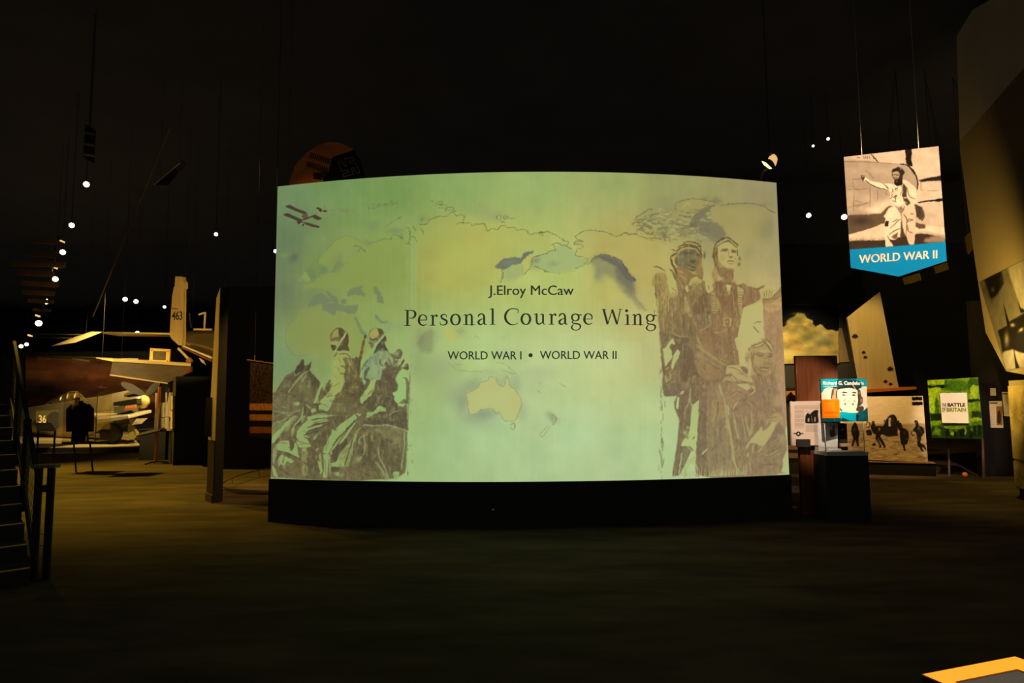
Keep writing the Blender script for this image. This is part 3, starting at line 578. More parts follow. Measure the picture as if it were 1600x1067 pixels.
    for p, w in (('70,640 150,580 250,560', 2), ('440,130 430,240 330,370 290,440', 2.4), ('480,100 540,150', 2), ('230,90 250,130', 3), ('700,730 760,690 810,720 780,740', 1.8), ('800,860 870,830', 1.4), ('60,900 100,1000', 1.2), ('120,140 60,100', 1.4)):
        A.s_(p, (146, 166, 96), w, .85)
    A.b('790,715,18,14', (130, 128, 80), .9).b('450,675,14,12', (158, 168, 100), .8)
    A.at(530, 620, 8.208)
    A.f('300,100 380,0 700,0 690,40 750,90 740,170 860,200 870,420 760,400 600,350 480,365 330,360 300,330 360,270 430,240 520,190 600,180 590,140 515,115 430,190', (72, 57, 43), .95, .8)
    A.f('480,400 620,365 760,395 860,440 840,560 700,560 520,500', (112, 98, 64), .85, 2).f('540,540 700,560 800,580 790,960 650,960 560,860 510,700', (84, 69, 46), .95, 1.5).f('300,400 380,480 420,560 480,700 470,850 400,950 320,900 240,860 240,620 250,480', (78, 62, 43), .85, 1.5)
    A.b('720,570,80,40,25', (132, 128, 76), .75).b('530,430,70,30', (128, 124, 76), .6).b('660,700,60,120', (92, 78, 50), .5).b('430,610,30,80', (100, 84, 54), .6).b('250,800,40,36', (142, 148, 88), .8).f('740,160 800,180 860,220 860,400 760,390 690,300', (76, 58, 46), .8, 1)
    for p in ('270,0 380,0 310,70 300,100 275,60', '345,270 360,200 430,190 515,115 590,140 600,180 520,190 420,240', '0,380 100,290 200,230 220,270 100,400 0,500', '0,590 120,420 220,310 200,350 60,560 0,610', '690,970 770,960 760,1060 700,1060', '210,210 290,225 250,250'):
        A.f(p, G1, .93, .5)
    A.f('0,740 60,660 160,540 230,420 300,380 240,450 210,620 150,780 115,900 0,900', (134, 142, 80), .9, .8).b('30,750,40,60', (146, 132, 72), .7)
    for p, w, w1 in (('320,360 480,370 600,360 720,385 870,440', 2.4, 2.6), ('500,650 520,780 580,900 630,1050', 2, 3), ('465,840 500,870 560,960 610,1050', 2, 5), ('310,480 330,600 320,720 240,830', 3, 2), ('640,235 700,190 790,172', 2, 1.2), ('250,600 270,520 340,490', 2, 2), ('415,500 420,560', 2, 2), ('455,560 450,640', 2.5, 2)):
        A.s_(p, (140, 142, 88), w, .8, w1=w1)
    for p, w in (('190,480 140,650 70,890', 2.2), ('0,520 110,400 210,290', 2.6), ('210,560 170,720', 2), ('150,890 260,960 390,1010', 2.4), ('540,560 600,640 720,690', 2), ('300,380 240,500 230,700', 2.2)):
        A.s_(p, D1, w, .85)
    A.f('0,910 140,900 260,960 380,1020 360,1067 0,1067', (96, 80, 52), .9, .8).b('30,1000,36,26', (146, 160, 96), .6)
    A.s_('840,450 820,760 800,940', (150, 176, 108), 2.6, .8).s_('825,560 815,930', D1, 1, .8).s_('888,0 880,430', D1, .9, .8).s_('868,440 860,700 880,1020', (120, 122, 76), 1.2, .6)
    A.s_('880,960 878,1010', D1, 1.6, .8)
    # tone and grain of the old photograph inside the figures only
    # more of the tones: hide, cloth folds, harness
    A.at(420, 500, 8.208)
    A.f('-24,1040 45,950 120,930 240,990 330,1067 330,1160 180,1190 40,1240 20,1100', (106, 90, 60), .7, 2).f('40,1150 200,1120 330,1100 430,1110 400,1200 260,1250 60,1320', (100, 86, 56), .7, 2)
    for q, w in (('45,1165 150,1185 280,1190 380,1165', 1.6), ('60,1320 170,1290 280,1240', 2), ('230,1230 300,1205', 2), ('150,1110 260,1130', 1.4), ('350,1170 420,1150', 1.6), ('45,1230 120,1220 200,1190', 1.2)): A.s_(q, (132, 148, 88), w, .7)
    A.f('40,1340 130,1300 240,1280 180,1350 80,1450 38,1480', (118, 116, 70), .8, 1).f('300,1220 370,1230 300,1330 240,1420 200,1440 250,1330', (126, 132, 78), .75, .8)
    A.at(420, 620, 8.208)
    for q in ('60,660 110,640 90,780 60,860 45,760', '430,250 470,240 440,300 400,330', '280,430 330,400 320,470 300,510', '110,800 140,760 150,860 120,900', '190,780 210,770 200,900 185,910', '60,930 90,960 120,1020 80,1020', '640,760 660,720 680,800 660,860', '770,780 790,770 800,930 780,1010', '560,560 580,500 640,470 600,540', '890,480 930,440 985,400 985,430 930,480', '700,650 720,630 760,600 740,660', '860,980 900,960 910,1010 870,1020'):
        A.f(q, (136, 152, 90), .75, .5)
    for q, w in (('360,560 440,590 540,610', 1.4), ('370,620 450,600', 1.2), ('480,250 600,230 720,225', 1), ('560,330 660,310 780,290', 1.6), ('430,440 500,450', 1.2), ('500,500 540,540', 1.6), ('830,430 870,420', 1.6), ('900,500 860,570 830,640', 1.4), ('720,700 750,640 770,560', 1.2), ('60,480 130,410 210,330', 1.2), ('90,560 150,480 220,380', 1.4), ('250,640 290,660', 2), ('170,600 240,590', 1.4), ('330,760 380,790', 1.4), ('450,700 455,830', 1.2), ('470,860 475,1000', 1.2), ('720,800 730,1000', 1.2), ('660,30 640,90', 1.4), ('700,90 760,130', 1.4), ('780,40 830,60', 1.2)):
        A.s_(q, (86, 80, 50), w, .75)
    A.at(530, 500, 8.208)
    for q, w, c in (('-60,600 -10,620 20,700', 1.4, (132, 116, 60)), ('-20,470 10,520 20,560', 1.4, (128, 108, 56)), ('-70,700 -20,760', 1.2, (134, 128, 64)), ('-90,860 -40,830 10,800', 1.4, (120, 108, 58)), ('-150,960 -90,930', 1.4, (110, 96, 56)), ('110,560 140,640 120,700', 1.6, (120, 100, 56)), ('200,560 220,680', 1.4, (110, 86, 52)), ('150,830 250,820', 1.2, (122, 96, 56)), ('90,900 180,920 280,900', 1.4, (110, 90, 54)), ('20,980 100,1000 240,1010', 1.4, (108, 88, 52)),
                    ('400,470 380,560', 1.4, (104, 114, 100)), ('480,430 470,520 500,600', 1.2, (112, 120, 104)), ('520,600 500,700 470,760', 1.6, (120, 130, 106)), ('600,640 640,620 700,610', 1.4, (112, 92, 64)), ('580,760 600,860 570,960', 1.6, (104, 84, 60)), ('640,760 650,880', 1.4, (104, 84, 58)), ('700,660 740,640', 1.2, (124, 116, 80)), ('480,900 560,880', 1.2, (104, 88, 62)), ('340,1040 420,980 480,960', 1.4, (104, 88, 60)), ('560,990 640,980 690,1010', 1.6, (108, 90, 62)), ('590,800 615,790', 1.4, (150, 140, 100))):
        A.s_(q, c, w, .75)
    A.at(530, 620, 8.208)
    for q, w in (('300,420 380,430 450,470', 1.4), ('480,470 520,560 500,640', 2), ('560,430 640,440', 1.6), ('360,520 350,640 360,760', 2), ('420,660 430,780 470,830', 1.6), ('600,560 700,640 780,640', 1.4), ('620,760 640,900', 1.4), ('700,720 720,860', 1.2), ('760,560 790,700', 1.2), ('330,220 420,260 520,240', 1.2), ('620,260 680,300', 1.4), ('240,640 210,760', 1.6), ('420,900 470,980 500,1050', 1.6), ('270,920 340,960', 1.4)):
        A.s_(q, (118, 108, 70), w, .7)
    for q, w in (('470,520 450,640 470,780', 2), ('560,560 580,700 640,860', 2), ('380,480 330,420', 1.4), ('280,680 300,780', 1.6), ('700,460 760,480 830,520', 1.2), ('430,300 560,320 700,330', 1.4), ('760,220 800,330', 1.4)):
        A.s_(q, (66, 52, 38), w, .6)
    A.b('265,545,14,40', (138, 144, 86), .7).b('320,650,12,60', (138, 146, 88), .7).b('240,815,30,30', (142, 150, 90), .6).b('505,680,14,40', (130, 126, 80), .6).b('480,420,30,20', (134, 130, 80), .6)
    d = np.abs(A.a - n0).sum(2); msk = boxblur((d > 40).astype(float), 1)
    lum = A.a.sum(2); dk = np.clip((330 - lum) / 90, 0, 1) * msk
    A.mottle(dk, (126, 116, 72), .55, 9, 6, .12, .3).mottle(dk, (64, 50, 36), .5, 8, 6, .14, .3)
    A.warp(.55, 5, (424, 505, 640, 752)); A.a = A.a * .80 + (n0 * .9 + 16) * .20; A.clip = msk
    grain(A, 420, 505, 640, 752, .12, 9, 7); grain(A, 420, 505, 640, 752, .08, 30, 5); A.clip = None
def pilots(A):
    M, K, K2, L, L2 = (134, 106, 66), (88, 66, 44), (106, 78, 55), (178, 168, 94), (160, 144, 84)
    n0 = A.a.copy()
    # ---- left airman's body and the dark mass of both flying suits
    A.at(1010, 480, 8.208)
    A.f('170,0 830,0 985,0 1180,0 1250,100 1200,380 1165,430 1210,600 1240,740 985,985 985,1067 225,1067 215,850 185,640 180,440 170,300', (120, 96, 66), 1, 1)
    A.f('640,300 700,260 830,200 985,0 1250,0 1250,100 1200,380 1165,430 1210,600 1230,740 1100,720 985,720 800,600 700,480', (134, 100, 66), .9, 2).b('1000,300,160,240', (140, 104, 68), .5)
    A.b('250,150,90,160', (160, 136, 82), .6).b('400,200,120,100', (104, 84, 58), .6).f('330,340 420,370 540,380 560,480 620,620 600,720 680,880 560,900 440,980 430,600 400,540 370,470', (96, 76, 56), .85, 2)
    A.f('620,620 720,560 800,620 985,740 985,900 800,940 680,880 620,740', (142, 114, 74), .9, 2).f('330,0 560,0 620,60 640,300 540,340 420,320 350,250', (124, 98, 62), .6, 3)
    A.f('180,300 260,330 330,350 280,420 230,520 190,460', (98, 82, 56), .8, 1.5)
    for p in ('215,540 250,510 330,400 372,470 340,490 300,500 330,600 330,640 240,765', '400,540 428,590 335,795 315,760 345,620'):
        A.f(p, (178, 184, 114), .95, .5)
    A.s_('300,500 320,480 360,490', K, 2.5, .8).f('300,500 370,490 395,540 340,605', (104, 82, 60), 1, .5)
    for p, w in (('640,340 700,500 780,590 900,670 985,730 1040,760', 3.6), ('330,330 420,370 540,375', 2.5), ('680,310 740,280 790,250 830,210', 2), ('870,318 935,322', 1.6), ('500,20 540,60 580,120', 6), ('640,480 680,520 740,570', 4), ('800,0 810,120 830,210', 2.4)):
        A.s_(p, L2, w, .75, .8)
    for p, w in (('240,800 330,680', 2.5), ('480,700 470,1000', 1.2), ('560,620 500,1040', 1.2), ('690,900 600,700', 2), ('200,640 230,900', 3.2), ('480,60 480,330', 3), ('560,200 590,420', 3)):
        A.s_(p, K, w, .6, .7)
    for p, w in (('240,800 290,770', 1.5), ('245,870 260,960', 2), ('250,960 330,890', 1.6), ('300,830 310,900', 1.5), ('650,1050 710,960', 1.6), ('700,970 735,1067', 1.6), ('330,60 335,330', 1), ('560,1067 610,900 640,880', 1.4)):
        A.s_(p, L, w, .75)
    # ---- head and shoulders of the left airman
    A.at(1010, 360, 8.208)
    A.f('90,600 150,540 250,555 280,700 300,800 290,900 280,1067 150,1067 140,900 130,760 70,700', (142, 114, 66), .75, 1.5)
    A.f('340,540 370,620 400,800 300,860 280,960 270,1067 985,1067 985,860 880,820 770,660 700,640 640,590 560,660 520,760 460,640', M, 1, .8)
    A.f('690,840 800,780 830,1067 590,1067 600,960', (102, 74, 52), .9, 2).f('440,760 560,760 600,900 560,1000 460,1000', (118, 90, 56), .6, 1.5)
    for k in range(46):
        x = 1019 + 27 * NR.rand(); y = 428 + 60 * NR.rand(); c = (92, 66, 38) if NR.rand() < .6 else (178, 160, 88)
        A.s_([(x, y), (x + NR.randn() * .5, y + 6 + 14 * NR.rand())], c, .6 + .9 * NR.rand(), .6, sm=False)
    for k in range(40):
        x = 1030 + 24 * NR.rand(); y = 462 + 60 * NR.rand(); c = (98, 74, 46) if NR.rand() < .55 else (176, 160, 92)
        A.s_([(x, y), (x + NR.randn() * .5, y + 8 + 14 * NR.rand())], c, .6 + .8 * NR.rand(), .45, sm=False)
    A.f('250,530 300,540 350,600 380,780 400,820 310,840 290,760 270,640', (178, 174, 94), 1, .5).f('290,850 320,800 390,790 400,830 350,870', L2, .9, .8).s_('330,740 380,780', K, 1, .8)
    A.s_('90,462 160,470 240,520', K, 1.8, .9).s_('300,500 340,540 380,640', K2, 3, .9)
    A.f('310,340 320,300 380,255 420,210 480,160 540,145 640,165 690,190 700,260 750,290 755,340 715,370 722,600 640,620 520,560 400,540 350,480', (166, 150, 84), 1, .6)
    A.f('380,480 470,470 560,530 640,570 720,540 722,620 690,640 640,595 560,660 540,720 430,660 370,560', (130, 100, 60), 1, .7).b('440,530,50,20,25', (178, 150, 82), .8)
    A.f('365,400 390,330 440,270 520,235 620,245 680,300 712,345 700,440 640,500 600,530 540,515 460,470 400,460', (104, 98, 66), 1, .6)
    A.f('630,330 700,350 722,480 722,570 640,560 625,500 660,420', (134, 104, 60), .95, .8).b('680,440,24,60', (166, 134, 72), .7)
    A.b('440,330,50,40', (126, 120, 80), .6).b('540,285,70,22', (66, 54, 40), .85).b('660,310,34,16', (70, 54, 38), .8).b('600,340,30,40', (124, 110, 70), .6).b('590,395,44,22', (62, 54, 42), .85).b('470,430,40,30', (112, 110, 78), .6).b('575,452,50,9', (150, 142, 92), .8).s_('530,440 580,462 635,478', (60, 46, 34), 1.6, .9).b('590,500,44,12', (74, 62, 46), .8).s_('550,480 600,492', (146, 134, 86), 1.2, .7)
    A.f('350,370 390,330 400,440 380,430', K, .8, .8)
    for p, w in (('380,270 450,225 540,205 640,225 690,280 715,335', 3), ('400,220 470,183 560,185 640,205 695,198', 2.6), ('470,160 540,142 640,165 690,190', 2), ('320,245 380,268', 1.2), ('310,345 330,430 360,490 385,560', 3.6), ('310,340 350,310 400,280', 2.4), ('690,190 700,270', 2)):
        A.s_(p, (84, 62, 36), w, .9)
    A.s_('345,340 350,410 390,465', (176, 164, 94), 2.6, .95).s_('430,240 540,218 640,240', (178, 166, 94), 1.6, .7).b('745,315,15,48', (92, 66, 38), .95).b('455,210,16,12', (178, 166, 90), .7).b('520,160,18,10', (176, 164, 90), .7)
    A.f('548,690 570,630 630,588 690,620 712,660 650,700 590,725', (176, 160, 88), 1, .6).b('640,680,60,30', (150, 124, 68), .7).s_('560,740 600,700 640,690', K, 1.4, .7)
    A.f('500,720 530,708 542,770 512,792', (180, 172, 104), .95, .5).f('490,860 510,850 540,940 560,1050 490,1040 485,940', L2, .85, .8).s_('420,640 470,750', (176, 152, 84), 1.2, .8).s_('455,650 500,720', K, 3, .7)
    # ---- standing airman on the right
    A.at(1110, 360, 8.208)
    A.f('20,700 60,650 130,640 240,690 310,650 360,700 420,680 480,710 600,740 680,700 690,720 630,780 640,880 560,930 430,980 420,1067 0,1067 -40,800', (126, 92, 60), 1, .6)
    A.f('440,720 600,745 625,790 630,890 550,930 430,975', (138, 98, 66), .9, 1).b('180,900,110,140', (116, 84, 56), .6)
    A.f('670,860 800,850 900,720 930,740 935,900 800,960 680,1030 665,900', (150, 112, 70), .95, .8).f('690,960 800,920 920,840 935,1067 680,1067', (176, 142, 86), .9, 1.5).s_('690,880 780,860 860,800', K2, 2.4, .7)
    A.f('430,1000 620,930 672,930 675,1067 410,1067', (190, 178, 108), 1, .5)
    A.f('670,790 700,755 760,740 820,770 800,850 720,870 680,860', (178, 162, 92), 1, .6)
    for p in ('690,790 690,850', '720,770 720,850', '755,770 750,850', '790,780 780,840'): A.s_(p, K2, 1.2, .6)
    A.f('45,230 90,200 85,300 95,400 130,480 170,540 110,570 60,480 50,400', (134, 104, 62), 1, .5)
    A.f('85,240 130,180 210,150 290,190 335,260 348,330 330,440 300,500 230,515 150,470 105,400 82,320', (184, 168, 98), 1, .6)
    A.f('90,330 130,420 200,480 300,490 290,520 200,510 120,450', (140, 112, 68), .8, 1.2)
    A.f('140,470 230,510 300,495 295,560 280,650 240,690 180,660 130,600 100,540', (134, 102, 64), 1, .8).b('200,540,40,30', (116, 86, 54), .6)
    A.b('185,255,38,14', (84, 62, 42), .95).s_('130,265 170,240 225,240', (92, 68, 44), 1.6, .9).b('300,270,30,16', (86, 64, 42), .95).s_('265,250 300,262 330,285', (92, 68, 44), 1.4, .9).b('262,340,26,11', (88, 64, 42), .9).s_('235,270 232,330', (134, 108, 66), 1.6, .6).s_('215,398 255,388 305,402', (86, 62, 42), 1.8, .9).b('260,425,34,9', (120, 94, 58), .8).b('150,350,40,50', (164, 144, 86), .6).b('320,380,20,60', (160, 138, 82), .6)
    for p, w in (('40,235 70,175 130,120 210,92 240,98 290,140 345,185 340,218', 2.4), ('80,205 140,165 205,140 228,130 280,165 335,220', 2.4), ('85,220 80,300 95,400', 2.8), ('55,200 45,300 60,420 110,520', 2), ('345,240 350,330', 1.6)):
        A.s_(p, (88, 64, 38), w, .9)
    A.s_('95,185 150,150 205,115', L, 2, .8).s_('250,125 330,195', L, 2, .8).b('35,322,14,30', (88, 64, 38), .9).b('372,360,18,28', (112, 78, 48), .95).b('365,430,18,24', (98, 70, 44), .95).b('362,400,8,12', L, .8)
    A.f('200,700 270,700 250,800 238,835', (188, 176, 108), 1, .5).s_('185,640 240,690 280,650', K2, 2, .6).s_('240,760 240,860', K2, 1.2, .6)
    A.f('20,540 60,450 90,520 92,650 40,665', (160, 124, 66), .95, .8).b('75,590,12,60', L2, .8)
    A.f('345,720 420,755 425,800 410,900 400,1067 365,1067 350,850', (176, 158, 92), .9, .7)
    for k in range(9): A.s_([(1110 + 352 / 8.208, 360 + (790 + 32 * k) / 8.208), (1110 + 410 / 8.208, 360 + (800 + 32 * k) / 8.208)], K2, 1.3, .6, sm=False)
    A.f('-70,660 -10,590 40,760 -20,800 -50,790', (178, 168, 96), 1, .5).f('0,800 60,790 90,900 120,1000 60,1060 10,1040', L2, .85, .7)
    for k in range(8): A.s_([(1110 + 4 / 8.208, 360 + (830 + 30 * k) / 8.208), (1110 + 74 / 8.208, 360 + (828 + 30 * k) / 8.208)], K2, 1.4, .65, sm=False)
    A.s_('85,860 120,960 140,1067', L2, 2, .8).s_('285,760 300,900 300,1067', L2, 1.6, .7).s_('310,655 350,700', L, 2, .8).s_('625,780 685,712', L, 2.4, .8).s_('620,760 690,705', K2, 1, .8).s_('640,880 620,920', L, 2, .8)
    for p in ('400,690 440,740', '440,690 470,730'): A.s_(p, L2, 2, .7)
    A.b('110,645,26,8', L, .8).b('200,775,10,10', L, .8).b('270,800,10,12', L, .7)
    # ---- belt, map in hand, right-hand strip
    A.at(1110, 480, 8.208)
    A.f('400,100 430,0 670,0 690,300 670,390 640,430 520,470 490,540 450,600 440,680 470,740 400,785 370,740 360,600 310,430 340,380 350,380', (188, 178, 110), 1, .5)
    A.f('680,0 935,0 960,340 975,1067 880,1067 850,800 800,600 700,390', (160, 124, 84), .95, 1).f('690,0 800,10 900,0 880,40 740,60', (190, 158, 96), .7, 2).b('780,200,60,120', (164, 114, 76), .5)
    for k in range(5): A.s_([(1110 + (860 + 18 * k) / 8.2, 480 + 560 / 8.2), (1110 + (880 + 18 * k) / 8.2, 480 + 1060 / 8.2)], (186, 146, 98), 1.4, .4, .8)
    A.s_('560,205 600,190 655,186', K2, 1.4, .9).s_('545,240 590,290 630,330', K2, 1.6, .9)
    A.s_('205,135 175,150 175,225 205,240', L, 1.6, .85, sm=False).s_('225,135 262,150 255,235 230,240', L, 1.6, .85, sm=False).s_('205,180 230,190', L, 1.6, .8).s_('380,150 345,210 350,260 375,220 385,160', L2, 1.8, .85).s_('50,318 110,324', L, 1.6, .8)
    A.s_('320,0 340,120', L2, 1.4, .7).s_('400,30 380,160', L2, 3, .7)
    A.b('180,500,140,200', (120, 92, 64), .5).b('310,650,30,20', K2, .6)
    # ---- kneeling airman
    A.f('430,960 500,880 560,850 660,880 760,850 830,700 870,790 890,1067 400,1067', (146, 114, 78), 1, .8)
    A.f('480,600 520,490 640,450 690,395 760,450 800,520 810,600 800,680 830,720 790,800 700,870 580,870 510,880 490,760', (164, 142, 88), 1, .6)
    A.f('540,640 590,560 690,510 760,535 800,620 812,700 785,780 740,855 660,882 590,845 545,765', (158, 132, 82), 1, .6)
    A.b('690,560,70,36', (186, 166, 100), .8).b('620,680,50,60', (174, 150, 92), .6).b('640,800,60,40', (134, 106, 70), .6).b('780,760,30,60', (132, 104, 68), .6).b('560,800,30,50', (120, 94, 64), .6).b('735,690,18,40', (178, 154, 92), .6)
    A.b('635,617,44,16', (96, 74, 52), .9).s_('585,600 640,585 690,605', (104, 80, 54), 1.6, .9).b('765,630,32,15', (96, 74, 52), .9).s_('735,600 770,598 800,615', (104, 80, 54), 1.4, .9).b('712,718,44,20', (112, 84, 58), .85).s_('640,770 700,778 760,772', (98, 72, 50), 1.8, .9).b('700,800,50,12', (176, 148, 92), .7).s_('650,820 710,828', (116, 90, 60), 1.6, .8)
    for p, w in (('530,500 600,470 685,440', 2), ('540,515 620,510 680,470 690,440', 1.8), ('690,440 740,500 790,580', 2), ('700,400 760,450 800,510', 1.6), ('500,520 490,560', 2.4), ('560,560 545,650 540,760', 2.2), ('590,580 560,620', 1.2), ('660,880 590,850 550,780', 1.6)):
        A.s_(p, (112, 86, 56), w, .85)
    A.s_('560,500 640,480 680,455', (186, 170, 104), 2, .8).s_('720,440 780,520', (186, 168, 104), 2.4, .8).b('465,640,22,60', (146, 116, 76), .95).b('462,620,10,26', (186, 168, 104), .8).s_('505,660 512,880', (186, 172, 108), 4, .95).s_('545,790 545,870', L, 1.4, .7).s_('530,560 525,700', K2, 2, .6).s_('830,660 850,760 870,1000', L2, 3, .7)
    A.f('370,760 430,760 480,800 470,860 420,850 400,800', (112, 86, 62), .9, .8)
    A.f('190,860 215,760 250,740 370,742 430,840 500,880 560,960 565,1067 490,1067 350,980 310,900 250,860', (176, 158, 98), 1, .7)
    for p in ('230,770 330,790 420,850', '200,880 260,850 330,920 350,980', '350,850 420,860 480,900', '360,930 440,960 500,1000', '480,1000 540,960', '490,1040 550,1010'): A.s_(p, (124, 96, 64), 1.7, .75)
    A.f('60,1067 130,960 200,890 260,880 330,940 350,1067', (164, 142, 90), .9, 1).s_('150,960 200,1067', K2, 1.4, .5).s_('95,870 100,960', L2, 1.4, .7)
    # ---- lower halves
    A.at(1010, 600, 7.117)
    A.f('190,0 410,0 370,115 340,130 200,135', (108, 88, 68), 1, .6)
    A.f('350,120 400,110 490,0 600,0 585,180 510,240 500,380 470,560 440,700 400,720 370,1000 290,1020 310,860 345,640 365,400 320,280 310,200', (112, 90, 66), 1, .6)
    A.f('585,180 600,0 860,0 860,1012 560,1000 548,860 555,640 572,400', (120, 96, 72), 1, .8).f('590,300 670,340 690,640 640,800 560,860 560,600', (106, 84, 64), .8, 2)
    A.f('345,150 367,150 352,280 330,255', (176, 196, 120), 1, .5).f('510,255 585,180 575,420 560,640 550,750 460,700 385,682 425,600 470,560 488,440', (174, 188, 116), 1, .5)
    A.f('680,290 770,310 860,330 860,700 760,700 690,620 670,420', (138, 110, 74), .85, 2).s_('690,410 760,370 850,330', K2, 2, .6)
    A.s_('480,160 510,240 590,190', (172, 186, 112), 2, .8).s_('490,0 480,160 410,340', (172, 180, 112), 2, .75).b('450,290,36,90,15', (128, 104, 74), .6).s_('360,260 420,400 480,460', K, 3, .5)
    A.f('380,700 450,690 500,740 460,830 400,960 370,1010 350,1010 385,800', (98, 78, 60), .8, .8).f('540,770 480,790 440,900 372,1012 425,1012 500,870 545,860', (172, 186, 114), .95, .6).s_('392,760 380,870 358,1010', (172, 184, 112), 2.2, .85).s_('500,870 560,910 570,1000', L, 2.4, .7).s_('460,700 520,750 550,740', L, 2.6, .8).s_('470,690 520,740', K2, 3, .7)
    A.b('430,540,30,30', (170, 180, 108), .9).b('460,480,16,14', (170, 180, 108), .8).b('450,590,20,16', K, .7).s_('515,620 535,580', K, 2, .7)
    A.s_('615,785 650,745 700,700', (178, 178, 112), 2.8, .9)
    for k in range(70):
        x = 1050 + 80 * NR.rand(); y = 745 - 2 * NR.rand(); A.s_([(x, y), (x + NR.randn() * 1.5, y - 5 - 12 * NR.rand() ** 2)], (168, 176, 108) if NR.rand() < .65 else K, .9, .65, w1=.4, sm=False)
    A.at(1110, 600, 7.115)
    A.f('0,0 740,0 850,0 872,480 885,970 0,1022', (138, 112, 80), 1, .6)
    A.b('60,600,110,220', (122, 100, 74), .7).b('330,640,160,200', (124, 100, 74), .7).f('60,60 130,20 130,150 170,350 60,400 -20,440', (148, 124, 80), .8, 1.5).b('450,250,160,130', (142, 112, 82), .6).f('190,0 320,0 420,60 320,180 220,280 170,180', (150, 124, 84), .8, 1.5)
    A.f('745,0 850,0 865,480 830,520 815,400 790,200', (164, 130, 92), .95, .8)
    A.f('832,490 866,470 888,965 785,972 812,905 800,850 855,720 840,600', (178, 186, 120), 1, .8)
    A.f('640,380 700,330 770,310 800,380 825,470 770,430 720,415 660,430 615,450', (160, 134, 88), .95, .8).f('690,200 760,100 790,200 770,250 720,250', (164, 136, 90), .7, 1.5)
    A.f('510,540 568,468 580,525 640,490 690,418 745,428 700,530 640,630 590,690 555,690 500,655 440,660 402,735 395,700 430,640', (178, 164, 104), 1, .6)
    A.f('745,430 800,470 825,560 760,545 740,600 650,650 600,700 690,540', (122, 98, 74), .8, 1.5).b('800,620,50,60', (162, 138, 96), .7).b('640,800,150,110', (134, 108, 78), .6)
    A.f('285,0 420,0 440,50 400,70 330,30', (182, 176, 112), .9, .8).s_('430,20 480,40 490,80 430,130', L, 2.6, .8).s_('420,60 460,80 480,60', K2, 2, .7)
    for p, w in (('150,170 180,370 215,520 235,620 265,850 310,970', 4.5), ('255,320 280,460 310,610', 3), ('100,0 150,180', 3), ('190,230 200,340', 5), ('350,340 370,460 390,600', 1.6), ('390,340 410,470 440,580', 2), ('455,290 460,430 440,560', 2.2), ('480,440 450,560', 1.4), ('420,760 410,810', 3), ('480,680 470,760', 2.4), ('530,760 580,700', 2), ('430,860 455,970', 1.6), ('250,280 300,200', 3), ('310,690 330,770', 2), ('170,400 190,560', 1.6), ('240,760 250,860', 2), ('560,770 640,790 740,740', 1.4)):
        A.s_(p, (176, 168, 104), w, .7, .6)
    for p, w in (('130,120 165,330', 1.2), ('225,380 250,600', 2), ('640,380 740,360', 1.4), ('450,670 450,740', 1.4), ('500,670 500,740', 1.4), ('330,200 420,160', 2)):
        A.s_(p, K2, w, .6)
    for k in range(70):
        x = 1108 + 58 * NR.rand(); y = 744 - .05 * (x - 1108); A.s_([(x, y), (x + NR.randn() * 1.5, y - 4 - 14 * NR.rand() ** 2)], (172, 176, 110), .9, .7, w1=.4, sm=False)
    # more of the tones: seams, folds, webbing
    MD, LT = (106, 84, 60), (168, 152, 100)
    A.at(1010, 480, 8.208)
    for q, w in (('380,60 400,180 360,300', 1.6), ('560,60 640,140 700,240', 1.6), ('700,120 760,200', 1.4), ('850,40 840,300 860,480', 1.4), ('960,40 960,260', 1.4), ('1050,120 1060,420', 1.4), ('900,360 1000,400 1100,380', 1.6), ('1180,200 1160,380', 1.4), ('780,680 860,760 960,800', 1.6), ('700,700 760,820 860,880', 1.6), ('480,420 520,560 500,700', 2), ('560,480 600,600', 1.6), ('420,660 400,860', 1.6), ('540,700 560,860', 1.4), ('600,900 560,1040', 1.8), ('800,960 820,1060', 1.6), ('280,300 300,360', 1.6), ('230,340 240,470', 1.6)): A.s_(q, MD, w, .65)
    for q, w in (('440,120 460,240', 1.6), ('600,160 660,300', 1.6), ('760,60 770,200', 1.2), ('900,100 905,300', 1), ('1000,60 1010,240', 1), ('1130,140 1100,330', 1.2), ('700,620 780,680', 1.6), ('820,700 900,740', 1.4), ('470,460 460,640', 1.2), ('330,660 400,620', 1.4), ('420,760 430,1000', 1.2), ('640,780 700,880', 1.4), ('280,900 400,820', 1.4), ('260,1000 380,940', 1.2), ('950,480 1040,640', 1.2), ('1100,480 1180,560', 1.2), ('1000,640 1080,700', 1.2)): A.s_(q, LT, w, .5, .6)
    A.at(1010, 360, 8.208)
    for q, w in (('420,800 440,900 420,1040', 1.6), ('600,760 620,860', 1.6), ('720,700 740,800', 1.6), ('340,880 330,1000', 1.8), ('640,900 660,1040', 1.4), ('560,820 570,900', 1.4), ('470,700 480,820', 1.6), ('790,700 800,760', 1.6), ('380,620 440,700', 1.6)): A.s_(q, MD, w, .7)
    for q, w in (('350,870 340,960', 1.6), ('560,780 640,720', 1.4), ('680,720 720,760', 1.6), ('620,720 600,800', 1.2), ('440,780 450,850', 1.2), ('380,900 370,1030', 1.4), ('410,560 470,600 520,640', 1.6), ('720,820 740,960', 1), ('640,600 690,640', 1.4)): A.s_(q, LT, w, .6)
    A.at(1110, 360, 8.208)
    for q, w in (('120,720 160,860 150,1000', 1.4), ('300,760 310,900', 1.4), ('480,740 540,800 600,800', 1.4), ('470,860 560,840 620,830', 1.6), ('520,760 510,900', 1.4), ('130,640 190,700', 1.6), ('280,560 290,640', 1.4), ('150,560 220,620', 1.4), ('700,900 820,880 900,840', 1.6), ('560,730 610,780', 1.4)): A.s_(q, MD, w, .7)
